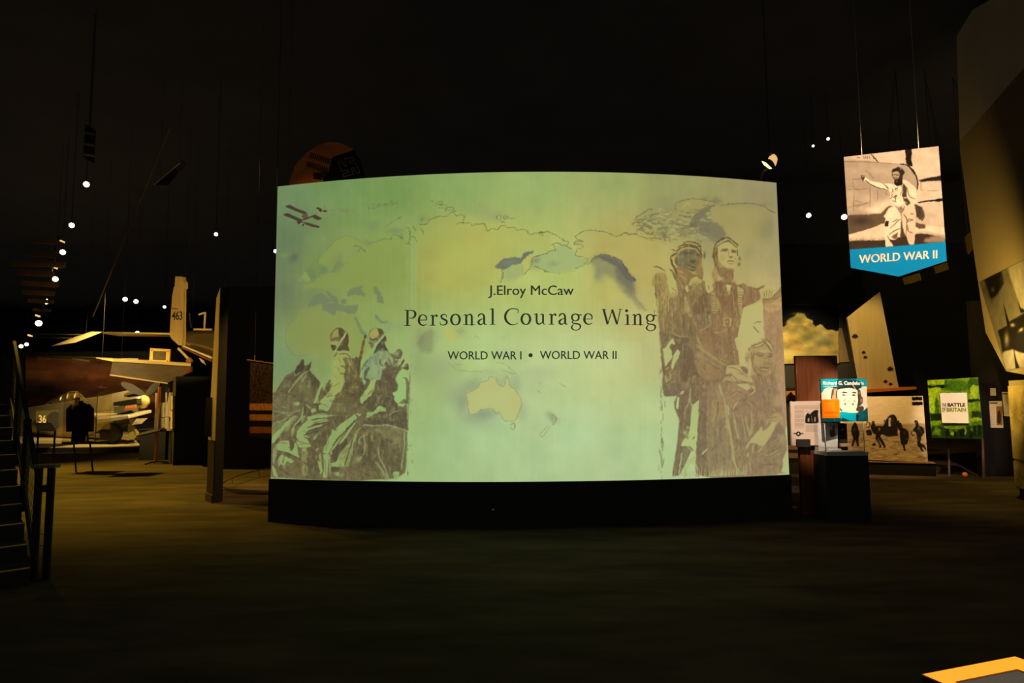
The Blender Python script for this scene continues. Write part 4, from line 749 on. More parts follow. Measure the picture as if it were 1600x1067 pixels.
    for q, w in (('140,600 200,650', 1.2), ('450,730 480,820', 1.4), ('560,760 590,860', 1.2), ('100,700 110,840', 1.2), ('700,940 830,930 920,880', 1.6), ('720,1000 860,980', 1.6), ('260,560 270,660', 1.2)): A.s_(q, LT, w, .6)
    A.at(1110, 480, 8.208)
    for q, w in (('560,900 600,980 590,1060', 1.4), ('700,880 720,1000', 1.4), ('780,840 800,1000', 1.4), ('60,960 120,880', 1.6), ('200,940 260,960', 1.4), ('60,700 160,760 200,840', 1.6), ('100,560 200,660 300,700', 1.4), ('240,300 250,480', 1.4), ('120,420 130,600', 1.2), ('650,400 700,430 760,540', 1)): A.s_(q, MD, w, .65)
    for q, w in (('640,900 660,1000', 1.2), ('740,900 760,1040', 1.2), ('100,640 200,700', 1.4), ('560,960 540,1040', 1.4), ('300,560 320,680', 1), ('820,760 840,900', 1.4), ('620,560 700,530', 1.2), ('680,650 690,700', 1.2)): A.s_(q, LT, w, .6)
    A.at(1110, 600, 7.115)
    for q, w in (('60,120 90,260 60,400', 2), ('120,420 110,600 140,760', 2), ('220,120 300,80 380,120', 1.6), ('260,340 330,420', 1.6), ('330,700 320,860', 1.6), ('560,60 600,180 580,300', 1.6), ('640,120 660,260', 1.6), ('700,260 760,300', 1.4), ('560,420 520,520', 1.4), ('640,760 740,720 800,660', 1.6), ('480,860 600,900 740,880', 1.6), ('280,820 300,940', 1.4), ('60,760 80,900', 1.6), ('450,180 520,260 500,380', 1.6)): A.s_(q, MD, w, .65)
    for q, w in (('20,200 50,300 30,420', 2), ('80,480 70,640', 1.6), ('250,120 340,60', 1.4), ('420,200 480,280', 1.6), ('600,80 640,200', 1.2), ('690,120 740,240', 1.6), ('700,340 780,360', 1.6), ('660,560 620,640', 1.4), ('760,560 800,640', 2), ('700,800 800,760', 1.4), ('560,330 540,440', 1.2), ('120,640 130,780', 1.2), ('30,560 20,700', 1.4)): A.s_(q, LT, w, .55, .6)
    d = np.abs(A.a - n0).sum(2); msk = boxblur((d > 36).astype(float), 1)
    lum = A.a.sum(2); dk = np.clip((380 - lum) / 90, 0, 1) * msk
    A.mottle(dk, (160, 138, 92), .42, 12, 5, .12, .3).mottle(dk, (92, 70, 50), .42, 10, 5, .14, .3)
    A.warp(.5, 5, (1014, 366, 1238, 752)); A.a = A.a * .80 + (n0 * .9 + 18) * .20; A.clip = msk
    grain(A, 1015, 370, 1236, 752, .08, 9, 7); grain(A, 1015, 370, 1236, 752, .05, 60, 4); A.clip = None
    for k in range(40):                      # torn left edge of the print
        x = 1034 + NR.randn() * 2; y = 560 + 185 * NR.rand()
        A.s_([(x, y), (x + NR.randn() * .7, y + 3 + 8 * NR.rand())], (112, 106, 74), .8 + NR.rand(), .5, sm=False)

# ------------------------------------------------------------------ projection screen on its plinth
sA = G(421, 815); Y_S = sA.y
s_tl, s_bl, s_br, s_tr = P(433.5, 288, Y_S), P(423.5, 744, Y_S), P(1233, 745, Y_S), P(1213.5, 289, Y_S)
XL, XR = (s_tl.x + s_bl.x) / 2, (s_tr.x + s_br.x) / 2; ZT, ZB = (s_tl.z + s_tr.z) / 2, (s_bl.z + s_br.z) / 2
SAG = .50; HALF = (XR - XL) / 2; RAD = (HALF ** 2 + SAG ** 2) / (2 * SAG); SCX = (XL + XR) / 2; SCY = Y_S - SAG + RAD; ANG = math.asin(HALF / RAD)
def arc(s, off=0.0):                 # s in 0..1 along the screen; off>0 lies behind the picture
    a = (s * 2 - 1) * ANG; r = RAD - off; return SCX + r * np.sin(a), SCY - r * np.cos(a)
def screen_surf(S, T):
    x, y = arc(S); return np.stack([x, y, ZB + (ZT - ZB) * T], 1)
def on_screen(u, v, lift=0.004):      # the point of the picture seen at (u, v), a hair proud of it
    d = ray(u, v); r = RAD + lift; ox, oy = EYE.x - SCX, EYE.y - SCY
    a = d.x ** 2 + d.y ** 2; b = ox * d.x + oy * d.y; c = ox * ox + oy * oy - r * r
    t = (-b - math.sqrt(b * b - a * c)) / a; return EYE + d * t
scr = thing('projection_screen', (SCX, Y_S, 0), 'wide curved screen showing a green world map with riders and airmen, on a black plinth', 'screen')
sheet('picture', screen_surf, 1080, 660, screen_art(), screen_mat('projected picture'), scr)
black = mat('black paint', (.030, .029, .028), .75, spec=.15)
def arc_body(z0, z1, f, b, n=40, e=0.0):
    mb = MB(); rings = []
    for i in range(n + 1):
        s = -e + (1 + 2 * e) * i / n; xf, yf = arc(s, f); xb, yb = arc(s, b); rings.append([(xf, yf, z0), (xb, yb, z0), (xb, yb, z1), (xf, yf, z1)])
    return mb.loft(rings)
arc_body(ZB - .004, ZT + .004, .012, .16, e=.0008).build('screen_back', black, scr)
arc_body(0, ZB - .006, -.012, .22, e=.003).build('plinth', mat('plinth black', (.028, .0276, .027), .75, noise=.2, scale=3, spec=.2), scr)
ink = mat('dark ink of the projection', (.012, .014, .012), .9, spec=.1)
ink.node_tree.nodes['Principled BSDF'].inputs['Emission Color'].default_value = (.026, .032, .022, 1); ink.node_tree.nodes['Principled BSDF'].inputs['Emission Strength'].default_value = 1
put_text('letter', 'J.Elroy McCaw', 763, 896, 460.8, 14.6, on_screen, ink, scr, fat=.55)
put_text('letter', 'WORLD WAR I', 699.3, 814.5, 561.6, 12.6, on_screen, ink, scr, fat=.4)
put_text('letter', 'WORLD WAR II', 843.5, 963, 561, 12.6, on_screen, ink, scr, fat=.4)
def strokes_text(name, glyphs, items, k, place, material, parent):
    for ch, gx, gy in items:
        mb = MB()
        for st in glyphs[ch]:
            p = np.array(st, float).reshape(-1, 3)
            if len(p) > 2: p = smooth_pts(p, False, 4)
            for i in range(len(p)):
                x, y, w = p[i]; w = w * 1.06 + 1; t = np.arange(12) / 12 * 2 * math.pi
                mb.poly([place(gx + (x + w / 2 * c) * k, gy - (y + w / 2 * s) * k) for c, s in zip(np.cos(t), np.sin(t))] if len(p) != 2 else [place(gx + (x + .01 * c) * k, gy - (y + .01 * s) * k) for c, s in zip(np.cos(t), np.sin(t))][:3])
                if i:
                    x0, y0, w0 = p[i - 1]; w0 = w0 * 1.06 + 1; d = np.array([x - x0, y - y0]); L = np.hypot(*d)
                    if L < 1e-6: continue
                    nx, ny = -d[1] / L, d[0] / L
                    mb.poly([place(gx + a * k, gy - b * k) for a, b in ((x0 + nx * w0 / 2, y0 + ny * w0 / 2), (x + nx * w / 2, y + ny * w / 2), (x - nx * w / 2, y - ny * w / 2), (x0 - nx * w0 / 2, y0 - ny * w0 / 2))])
        mb.build(name, material, parent)
GL = {
 'P': [(47,238,32,47,4,32), (2,240,9,60,240,11), (2,3,10,94,3,10), (47,236,11,100,240,12,150,226,22,170,186,34,155,138,26,120,118,13,82,120,9)],
 'e': [(20,86,10,137,88,12), (137,88,12,130,136,20,104,162,16,72,170,12,36,150,24,16,97,34,22,46,32,58,10,20,98,5,14,138,24,8)],
 'r': [(48,160,30,48,5,30), (0,4,10,90,4,10), (4,150,7,46,164,20), (55,128,9,80,158,14,108,160,26,109,146,25)],
 's': [(106,130,9,101,160,12,66,172,14,27,150,26,36,112,26,75,92,28,108,68,28,109,33,24,70,6,14,27,7,12,12,22,12,8,46,8)],
 'o': [(82,171,13,36,150,26,15,88,34,36,26,26,82,4,13,128,26,26,149,88,34,128,150,26,82,171,13)],
 'n': [(50,162,30,50,5,30), (4,150,7,48,166,18), (0,4,10,96,4,10), (55,126,9,85,160,15,114,166,20,134,142,28,137,80,30,137,5,30), (100,4,10,188,4,10)],
 'a': [(15,122,8,21,150,22,56,170,16,86,163,20,103,130,28,105,60,30,107,22,28,125,6,14,147,10,7), (98,97,8,60,86,14,23,60,28,16,30,30,42,4,22,76,14,12,100,42,8)],
 'l': [(48,252,30,48,5,30), (0,236,7,44,254,15), (0,4,10,92,4,10)],
 'C': [(210,182,7,214,234,13,150,250,12,90,243,16,32,190,30,14,120,34,35,55,32,90,9,22,150,0,12,216,28,7)],
 'u': [(50,162,28,50,60,28,60,20,26,90,7,20,125,24,12,146,50,8), (5,158,8,46,164,14), (150,162,28,150,18,28), (105,158,8,148,164,14), (150,14,16,188,5,7)],
 'g': [(70,166,12,30,150,22,15,112,26,30,74,22,70,58,12,110,74,22,125,112,26,110,150,22,70,166,12), (105,148,9,125,150,14,162,150,18), (42,64,9,21,46,14,30,26,16,70,15,18,125,5,22,149,-25,24,135,-66,16,82,-90,12,32,-75,16,12,-45,24,25,-15,16,45,4,8)],
 'W': [(32,238,32,94,6,30), (94,6,14,168,236,12), (164,238,30,242,6,30), (242,6,14,294,238,13), (4,240,9,74,240,9), (262,240,9,322,240,9)],
 'i': [(47,160,30,47,5,30), (4,150,7,44,163,15), (0,4,10,90,4,10), (28,221,42,30,221,42,32,221,42)]}
strokes_text('letter', GL, [('P', 632, 508.8), ('e', 653, 508.7), ('r', 671.5, 508.6), ('s', 687, 508.3), ('o', 703.5, 508), ('n', 723.5, 507.8), ('a', 746, 507.4), ('l', 765, 507.2), ('C', 788, 507.3), ('o', 813.5, 507.2), ('u', 833.5, 507), ('r', 857, 507), ('a', 872.5, 507), ('g', 892, 507), ('e', 911.5, 507), ('W', 940, 507.2), ('i', 976, 507.6), ('n', 987, 507.7), ('g', 1009, 507.9)], .1, on_screen, ink, scr)
t_ = np.arange(16) / 16 * 2 * math.pi
MB().poly([on_screen(829 + 3.3 * math.cos(a), 555 + 3.3 * math.sin(a)) for a in t_]).build('bullet_mark', ink, scr)
# ------------------------------------------------------------------ the hall
carpet = mat('brown carpet', (.062, .048, .030), .95, noise=.5, scale=2.4, stretch=(.45, 1.5, 1), bump=.25, spec=.1)
wallblack = mat('matt black wall', (.05, .048, .046), .85, noise=.15, scale=.6, spec=.1)
partm = mat('black partition paint', (.010, .0096, .009), .85, spec=.05)
tanpaint = mat('tan wall paint', (.42, .33, .20), .8, noise=.10, scale=.8, spec=.2)
def struct(o): o['kind'] = 'structure'; return o
X0, X1, Y0, Y1, ZC = -48.0, 24.0, -9.0, 62.0, 9.0
struct(MB().box((X0, Y0, -.2), (X1, Y1, 0)).build('floor', carpet))
struct(MB().box((X0, Y0, ZC), (X1, Y1, ZC + .2)).build('ceiling', wallblack))
struct(MB().box((X0 - .2, Y0, 0), (X0, Y1, ZC)).build('wall_left', wallblack))
struct(MB().box((X1, Y0, 0), (X1 + .2, Y1, ZC)).build('wall_east', wallblack))
struct(MB().box((X0, Y1, 0), (X1, Y1 + .2, ZC)).build('wall_back', wallblack))
struct(MB().box((X0, Y0 - .2, 0), (X1, Y0, ZC)).build('wall_front', wallblack))

printm = mat('printed sheet', (.5, .5, .5), .7, attr=True, spec=.06)
edgem = mat('dark board edge', (.03, .028, .026), .6)
steel = mat('dull steel', (.35, .34, .32), .35, metal=1.0)
darkmetal = mat('dark painted metal', (.022, .021, .020), .55, spec=.25)
def normal_of(c): return (Vector(c[1]) - Vector(c[0])).cross(Vector(c[3]) - Vector(c[0])).normalized()
def board(name, label, cat, px, yl, yr, thick, art, nu, nv, edge=None, group=None, base=None, pname='print', lift=.003):
    """px: bl, br, tr, tl in photo px; yl/yr: depth of the left and right edge"""
    c = [P(*px[0], yl), P(*px[1], yr), P(*px[2], yr), P(*px[3], yl)]
    n = normal_of(c)
    if n.y > 0: n = -n
    mid = (c[0] + c[1]) / 2; t = thing(name, base or mid, label, cat, group)
    MB().slab(c, -n * thick).build('board', edge or edgem, t)
    if art is not None: sheet(pname, quad_surf(*[q + n * lift for q in c]), nu, nv, art, printm, t)
    t['_'] = 0; del t['_']
    return t, c, n
def lerp(a, b, t): return a + (b - a) * t
def quad_at(c, s, t): return lerp(lerp(c[0], c[1], s), lerp(c[3], c[2], s), t)

# ================================================================== RIGHT HAND SIDE
# ---- hanging banner
def banner_art():
    A = Art(1310, 220, 1490, 440, 2.2, (176, 172, 166)); A.at(1310, 220, 8.889)
    A.f('60,290 560,290 860,320 980,350 1060,440 1100,560 1100,690 900,1100 60,1100', (150, 146, 140), 1, 1)
    A.f('900,100 1500,0 1500,1200 1090,1200 1100,560 1020,400 900,330 560,300 470,180', (182, 178, 172), 1, .6)
    A.b('300,450,200,110', (160, 156, 150), .6).b('560,420,250,60', (168, 162, 156), .5).b('350,800,200,120', (176, 172, 166), .7).b('200,650,140,60', (128, 124, 118), .5).b('620,900,180,90,-25', (214, 212, 206), .9).b('500,960,160,50', (220, 216, 210), .8).b('160,900,80,300', (184, 178, 168), .5)
    A.f('930,120 1015,110 1012,260 1030,355 985,345 940,310 935,230', (16, 15, 15), 1, .4).f('1120,545 1300,505 1440,480 1440,550 1280,560 1150,570', (24, 22, 22), 1, .6).f('1110,850 1260,825 1440,800 1440,840 1240,845 1115,868', (20, 19, 18), 1, .4)
    A.s_('860,322 960,340 1040,420 1085,510 1100,600 1098,680', (30, 28, 26), 2.4, .95).s_('940,330 1010,390 1060,470', (20, 18, 18), 2, .9).s_('70,290 400,292 860,322', (96, 90, 84), .9, .8).s_('450,180 500,240 560,300', (40, 38, 36), 1.8, .9).s_('1100,540 1140,560 1150,680 1190,680', (120, 116, 110), 2, .6)
    for p in ('350,210 360,250', '375,205 385,250', '400,205 405,255', '425,205 440,260', '250,240 290,230 300,245'): A.s_(p, (70, 66, 62), 1.3, .7)
    for p in ('190,540 330,520', '200,550 230,670 420,660', '220,700 210,1000', '440,620 440,930', '545,660 545,830', '120,680 200,670', '120,930 440,850', '230,830 330,860', '240,920 420,860', '380,410 470,470', '420,460 500,520', '1230,695 1400,690', '660,690 660,740 700,740'): A.s_(p, (96, 90, 84), 1.2, .6)
    A.at(1310, 320, 8.889)
    A.f('130,150 400,135 580,120 660,50 740,10 660,200 640,300 500,330 300,370 140,410', (86, 78, 68), 1, 1).b('330,220,160,70', (46, 42, 38), .8)
    A.f('140,415 300,370 500,310 640,260 1500,310 1500,420 1200,360 1060,400 1060,480 150,500', (206, 200, 190), 1, .8).f('150,500 640,490 1060,410 1180,400 1300,420 1480,460 1480,640 150,640', (52, 46, 40), 1, .8).f('1200,480 1330,430 1480,420 1480,520 1200,520', (150, 140, 128), .8, 2)
    for k in range(60): A.b('%f,%f,14,5' % (160 + 480 * NR.rand(), 455 + 40 * NR.rand()), (120, 112, 100), .5)
    A.f('1060,230 1120,260 1200,270 1210,320 1130,330 1070,300', (70, 62, 54), .9, 1)
    # the pilot
    A.at(1310, 220, 8.889)
    A.f('310,480 345,475 370,500 440,550 600,590 740,600 800,640 780,700 700,690 560,660 440,610 350,550 325,520', (216, 212, 204), 1, .4).s_('365,545 440,600 560,652 700,685', (50, 46, 40), 1.6, .9).s_('620,590 700,670', (60, 54, 48), 1.5, .8).f('310,480 350,478 365,505 345,560 320,530', (70, 64, 58), 1, .5).b('335,490,14,10', (200, 190, 180), .9)
    A.f('730,620 800,600 880,640 900,540 980,570 1070,650 1090,760 1090,880 1040,960 1060,1067 640,1067 660,1000 700,940 740,900 720,800', (204, 198, 190), 1, .5)
    A.f('900,590 950,650 950,780 1000,860 960,900 900,820 880,700', (52, 48, 42), .95, .6).s_('960,640 980,760 1080,820', (90, 84, 76), 1.6, .8)
    A.f('740,420 760,390 830,365 880,380 920,430 900,470 880,560 820,570 770,540 740,470', (38, 35, 32), 1, .5).f('750,430 830,425 850,470 830,520 780,530 755,490', (150, 142, 132), 1, .6).s_('750,475 800,470 840,480', (30, 28, 26), 1.4, .9).s_('770,510 820,515', (50, 44, 40), 1.4, .8).s_('760,420 840,400', (20, 18, 18), 2.4, 1).b('870,390,16,12', (170, 164, 156), .8)
    A.f('775,550 880,540 890,600 830,630 780,600', (24, 22, 20), 1, .5).b('810,560,12,10', (150, 146, 140), .6)
    for k in range(70):
        x, y = 740 + 200 * NR.rand(), 640 + 400 * NR.rand(); A.s_([(1310 + x / 8.889, 220 + y / 8.889), (1310 + (x + NR.randn() * 26) / 8.889, 220 + (y + 10 + 34 * NR.rand()) / 8.889)], (56, 50, 44) if NR.rand() < .6 else (226, 222, 214), 1.2, .7, sm=False)
    A.b('850,860,50,44', (222, 218, 210), 1).f('740,900 900,930 960,1060 800,1067 760,980', (110, 100, 88), .6, 1)
    A.s_('1050,900 1130,930 1190,1040 1160,1120', (50, 46, 40), 2, .9).f('1060,880 1130,920 1150,1000 1090,1067', (60, 54, 48), .9, .8)
    A.at(1310, 320, 8.889)
    A.f('640,280 660,150 700,60 780,20 860,120 870,220 880,330 900,380 860,420 780,490 700,480 770,570 660,580 650,430', (216, 210, 202), 1, .5).f('880,120 960,20 1040,20 1080,120 1070,300 1060,500 1050,550 980,548 940,430 900,300', (196, 188, 178), 1, .5)
    A.f('655,225 700,235 690,300 645,295', (40, 36, 32), 1, .4).f('870,200 910,380 940,430 930,500 880,480 860,420', (50, 44, 38), .9, .6).f('740,440 800,400 830,380 820,450 780,480', (80, 72, 62), .9, .6)
    for p in ('720,330 800,250 860,200', '700,420 780,360 870,330', '680,420 720,500 770,570', '960,240 1000,220 1040,220', '960,280 970,360 1030,390', '740,240 830,200', '900,130 950,200 940,420', '1000,120 1050,130', '950,240 980,200 1050,210'): A.s_(p, (84, 76, 68), 1.7, .8)
    A.f('1080,20 1160,30 1200,140 1160,210 1110,190 1080,120', (56, 50, 44), .9, .6).s_('1140,60 1195,150 1150,205', (110, 100, 90), 1.4, .8)
    n = fnoise(A.H, A.W, 26, 26, 4); A.a *= (1 + .10 * n)[..., None]
    A.warp(.5, 4)
    A.f('100,625 800,575 1600,505 1600,1100 100,1100', (0, 136, 216), 1, .3, sm=False).b('600,640,300,60', (40, 160, 224), .25)
    return A
BL_, BR_ = 9.0, 8.62
bpx = [(1329.3, 418.4), (1479.3, 407.7), (1466.4, 228.4), (1318.4, 245.3)]
bc = [P(*bpx[0], BL_), P(*bpx[1], BR_), P(*bpx[2], BR_), P(*bpx[3], BL_)]; bn = normal_of(bc); bn = -bn if bn.y > 0 else bn
btip = onplane(1404.5, 432, bc[0], bn)
ban = thing('hanging_banner', btip, 'banner with a pilot photograph above a blue point lettered in white, hung from the ceiling', 'banner')
MB().slab([bc[0], btip, bc[1], bc[2], bc[3]], -bn * .02).build('banner_board', edgem, ban)
def banner_surf(S, T):
    a = quad_surf(bc[0], bc[1], bc[2], bc[3])(S, T); s = np.clip(S, 0, 1); st = .502
    low = np.where(s[:, None] < st, np.array(bc[0])[None] * (1 - s / st)[:, None] + np.array(btip)[None] * (s / st)[:, None], np.array(btip)[None] * (1 - (s - st) / (1 - st))[:, None] + np.array(bc[1])[None] * ((s - st) / (1 - st))[:, None])
    top = quad_surf(bc[0], bc[1], bc[2], bc[3])(S, np.ones_like(S))
    return low * (1 - T)[:, None] + top * T[:, None] + np.array(bn)[None] * .003
sheet('print', banner_surf, 240, 300, banner_art(), printm, ban)
whitem = mat('white lettering', (.85, .82, .78), .6)
put_text('letter', 'WORLD WAR II', 1342, 1463.5, 411.5, 12.6, lambda u, v: onplane(u, v, bc[0], bn) + bn * .006, whitem, ban, base1=403.6, fat=.8)
for k in (.2, .8):
    a = lerp(bc[3], bc[2], k); MB().tube([a - bn * .01, Vector((a.x, a.y, ZC))], .004, 5).build('wire', steel, ban)

# ---- right-hand tan wall with its photo mural and map cabinet
WP, WD = Vector((8.8, 11.3, 0)), Vector((.35, 1, 0)).normalized(); WN = Vector((-1, .35, 0)).normalized()
def rw(u, v, lift=0.0): return onplane(u, v, WP, WN) + WN * lift
MB().slab([rw(1572, 580), rw(1540, 519), rw(1522, 399), rw(1500, 236), rw(1494, 30), rw(1790, -140), rw(1900, 400), rw(1900, 640)], -WN * .25).build('wall_right', tanpaint)['kind'] = 'structure'
def mural_art():
    A = Art(1490, 380, 1720, 780, 1.6, (118, 112, 100)); A.at(1490, 380, 5.336)
    A.b('300,380,80,120', (30, 28, 26), .9).f('255,300 330,265 395,235 420,330 350,440 310,460 280,380', (22, 21, 20), .95, 1.2).b('430,290,40,50', (96, 92, 84), .7).b('325,385,14,22', (84, 80, 72), .9)
    A.f('330,480 420,380 470,220 540,440 560,560 470,660 350,700', (110, 104, 92), .6, 2)
    A.f('210,320 255,300 300,440 380,700 410,900 355,960 280,760 240,480', (120, 114, 102), .6, 2)
    A.f('370,730 440,690 470,650 560,600 620,560 700,600 700,900 560,920 490,880 410,920 390,800', (26, 24, 22), .95, 1)
    A.f('415,500 440,580 470,680 450,700', (20, 18, 18), .95, .6).f('545,400 560,470 600,560 560,580 535,480', (20, 18, 18), .95, .6).f('410,910 490,890 600,920 720,900 720,1070 430,1070', (168, 164, 154), .9, 1)
    A.f('495,830 520,960 560,1067 520,1067', (20, 18, 18), .9, .6).b('440,800,20,60', (170, 160, 140), .8).b('490,680,20,16', (190, 180, 160), .9).b('560,720,24,14,-40', (200, 190, 170), .9)
    A.f('330,740 360,830 420,1000 440,1067 380,1000', (18, 17, 16), .9, .6)
    A.f('455,190 700,60 760,560 640,560 560,540 520,420', (186, 178, 164), .9, 1.5)
    A.a *= (1 + .12 * fnoise(A.H, A.W, 20, 8, 4))[..., None]
    return A
mc = [rw(1573, 578, .012), rw(1690, 560, .012), rw(1690, 362, .012), rw(1531.5, 441, .012)]
mur = thing('photo_mural', (rw(1620, 640).x, rw(1620, 640).y, mc[0].z), 'large amber lit photograph mounted on the tan wall at the right edge', 'mural')
MB().slab(mc, -WN * .011).build('board', edgem, mur)
sheet('print', quad_surf(*[q + WN * .003 for q in mc]), 160, 180, mural_art(), printm, mur)
# cabinet of pale map panels below it
def map_art():
    A = Art(1560, 560, 1720, 780, 2, (196, 176, 116))
    A.a *= (1 + .22 * fnoise(A.H, A.W, 40, 30, 5))[..., None]; A.at(1530, 570, 5.33)
    for k in range(40):
        x, y = 260 + 500 * NR.rand(), 170 + 800 * NR.rand(); q = [(x, y)]
        for j in range(5): q.append((q[-1][0] + NR.randn() * 26, q[-1][1] + 20 + 26 * NR.rand()))
        A.s_([(1530 + a / 5.33, 570 + b / 5.33) for a, b in q], (112, 92, 50), .9, .55)
    A.b('300,400,30,120', (120, 98, 52), .6).b('330,620,30,60', (196, 178, 112), .6)
    return A
CF = WN * .62
def cw(u, v): return onplane(u, v, WP + CF, WN)
cab = thing('map_cabinet', Vector((cw(1640, 700).x, cw(1640, 700).y, 0)), 'tall cabinet faced with yellowed maps beneath the mural at right', 'cabinet')
cq = [cw(1587.5, 756), cw(1720, 790), cw(1720, 590), cw(1576, 598)]
for q in cq[:2]: q.z = 0.16
cq[2].z = cq[3].z = 1.78
MB().slab(cq, -WN * .6).build('carcass', mat('cabinet ochre', (.40, .33, .17), .7, noise=.2, scale=3), cab)
mArt = map_art(); zm = .52
def strip(z0, z1, nm):
    c = [Vector((cq[0].x, cq[0].y, z0)), Vector((cq[1].x, cq[1].y, z0)), Vector((cq[1].x, cq[1].y, z1)), Vector((cq[0].x, cq[0].y, z1))]
    c = [q + WN * .012 for q in c]; MB().slab(c, -WN * .011).build(nm, edgem, cab); sheet('map_print', quad_surf(*[q + WN * .003 for q in c]), 90, 60, mArt, printm, cab)
strip(.60, 1.70, 'map_panel'); strip(.18, .56, 'map_panel')
kq = [Vector((q.x, q.y, 0)) - WN * .04 for q in cq[:2]]
MB().slab([kq[0], kq[1], kq[1] + Vector((0, 0, .16)), kq[0] + Vector((0, 0, .16))], -WN * .5).build('kickboard', black, cab)

# ---- black partition carrying three small text panels
struct(MB().box((9.02, 12.45, 0), (10.6, 12.6, 3.4)).build('wall_partition', partm))
def text_art(x0, y0, x1, y1, img=None, head=True, col=(196, 184, 164)):
    A = Art(x0 - 2, y0 - 2, x1 + 2, y1 + 2, 6, col); w, h = x1 - x0, y1 - y0
    if head: A.s_([(x0 + .08 * w, y0 + .08 * h), (x0 + .55 * w, y0 + .08 * h)], (50, 40, 34), .05 * h, .9, sm=False)
    for k in range(int(h / 1.7)):
        y = y0 + .17 * h + k * 1.5
        if y > y1 - .08 * h: break
        A.s_([(x0 + .08 * w, y), (x0 + (.42 if img else .9) * w, y)], (120, 110, 98), .55, .6, sm=False)
    if img:
        A.f([(x0 + .5 * w, y0 + .2 * h), (x0 + .92 * w, y0 + .2 * h), (x0 + .94 * w, y0 + .9 * h), (x0 + .52 * w, y0 + .9 * h)], (130, 96, 60), 1, .2, sm=False)
        A.f([(x0 + .6 * w, y0 + .4 * h), (x0 + .75 * w, y0 + .35 * h), (x0 + .86 * w, y0 + .6 * h), (x0 + .8 * w, y0 + .84 * h), (x0 + .58 * w, y0 + .8 * h)], (46, 32, 26), .9, .4)
    return A
for (px, lab, img, hd) in (([(1547.5, 618), (1556, 618), (1555.6, 606.5), (1547, 606.5)], 'smallest blank pale panel, above the panel with a portrait', None, False), ([(1547.8, 668), (1567.6, 668.6), (1565.2, 626.4), (1545.4, 627)], 'text panel with a brown portrait on the dark partition', True, True), ([(1568.8, 649.8), (1579.7, 650.6), (1576.6, 612.2), (1565.6, 612.2)], 'tall narrow text panel beside the map cabinet', None, True)):
    a = np.array(px); board('text_panel', lab, 'panel', px, 12.43, 12.43, .02, text_art(a[:, 0].min(), a[:, 1].min(), a[:, 0].max(), a[:, 1].max(), img, hd), 60, 80, group='small panels on the partition')

# ---- freestanding green sign on two legs
def battle_art():
    A = Art(1444, 584, 1542, 692, 4, (94, 130, 18)); A.at(1440, 580, 8.889)
    A.a *= (1 + .35 * fnoise(A.H, A.W, 40, 60, 5))[..., None]
    DG, MG, LG = (10, 26, 10), (44, 84, 16), (150, 186, 26)
    A.f('80,190 200,200 300,180 370,190 360,215 260,225 120,232 85,215', DG, 1, .5).f('310,120 460,110 560,130 640,180 640,250 560,280 440,270 340,240', MG, .8, 2).f('100,240 270,240 270,590 120,590', (140, 176, 26), .8, 1.5).f('80,125 310,118 300,180 85,180', LG, .7, 1)
    A.f('205,350 225,400 240,470 245,640 180,640 190,420', MG, .95, .6).f('120,590 290,590 300,680 130,680', DG, .95, 1.2).f('650,110 790,90 800,180 770,200 700,190 660,300 640,200', (30, 62, 14), .9, 1.5).f('680,230 720,190 760,220 780,320 800,370 720,390 660,380 670,300', (128, 160, 36), .9, .8).b('715,290,20,40', (160, 190, 50), .6)
    A.f('640,395 810,390 815,420 660,440', DG, .95, .6).f('660,440 690,430 690,560 665,560', (110, 150, 20), .8, 1).f('740,430 800,420 810,560 750,560', (84, 116, 20), .8, 1).f('690,560 800,560 830,640 700,650', DG, .8, 1.5).f('680,660 830,660 840,690 690,700', (120, 150, 26), .8, 1).f('690,700 840,700 840,800 700,790', (60, 92, 16), .8, 1.5)
    A.f('140,760 860,760 870,960 140,960', (14, 32, 12), .85, 3)
    for k in range(16): A.b('%f,%f,%f,%f' % (170 + 620 * NR.rand(), 790 + 80 * NR.rand(), 18 + 20 * NR.rand(), 24 + 26 * NR.rand()), (96, 130, 24) if NR.rand() < .6 else DG, .8)
    A.f('290,760 620,750 610,800 380,800', (112, 150, 30), .8, 1)
    A.f('200,770 260,820 240,880 150,890 160,830', (80, 118, 22), .8, 1).f('400,870 420,830 450,860 440,890', LG, .7, .6).f('590,800 615,830 610,890', LG, .7, .6)
    for (x, y, r, h) in ((740, 780, 26, 120), (800, 760, 20, 130), (560, 820, 24, 90), (360, 830, 22, 80), (470, 850, 16, 50), (690, 840, 24, 90)): A.f([(1440 + (x - r) / 8.889, 580 + (y + h) / 8.889), (1440 + (x - r) / 8.889, 580 + y / 8.889), (1440 + x / 8.889, 580 + (y - r) / 8.889), (1440 + (x + r) / 8.889, 580 + y / 8.889), (1440 + (x + r) / 8.889, 580 + (y + h) / 8.889)], (8, 18, 8), .85, .5)
    A.warp(.8, 5).warp(.4, 2.5); A.a *= (1 + .3 * fnoise(A.H, A.W, 10, 10, 3))[..., None]
    return A
bt, bq, bnn = board('exhibit_sign', 'green sign with a white card about a battle, standing on two thin legs', 'sign', [(1455.7, 684), (1536.7, 686), (1528, 589.6), (1449, 594)], 12.35, 11.75, .04, battle_art(), 200, 230, base=Vector((9.0, 12.05, 0)))
def on_bt(u, v, l): return onplane(u, v, bq[0], bnn) + bnn * l
cc = [on_bt(1473.5, 660.5, .06), on_bt(1514.8, 661, .06), on_bt(1511.4, 613.5, .06), on_bt(1469.8, 614.3, .06)]
MB().slab(cc, -bnn * .055).build('title_card', mat('warm white card', (.80, .76, .70), .7), bt, label='white raised title card')
blackink = mat('black ink', (.012, .011, .010), .7); greenink = mat('green ink', (.20, .26, .02), .7); whiteink = mat('pale ink', (.8, .74, .64), .7)
onc = lambda u, v: on_bt(u, v, .063)
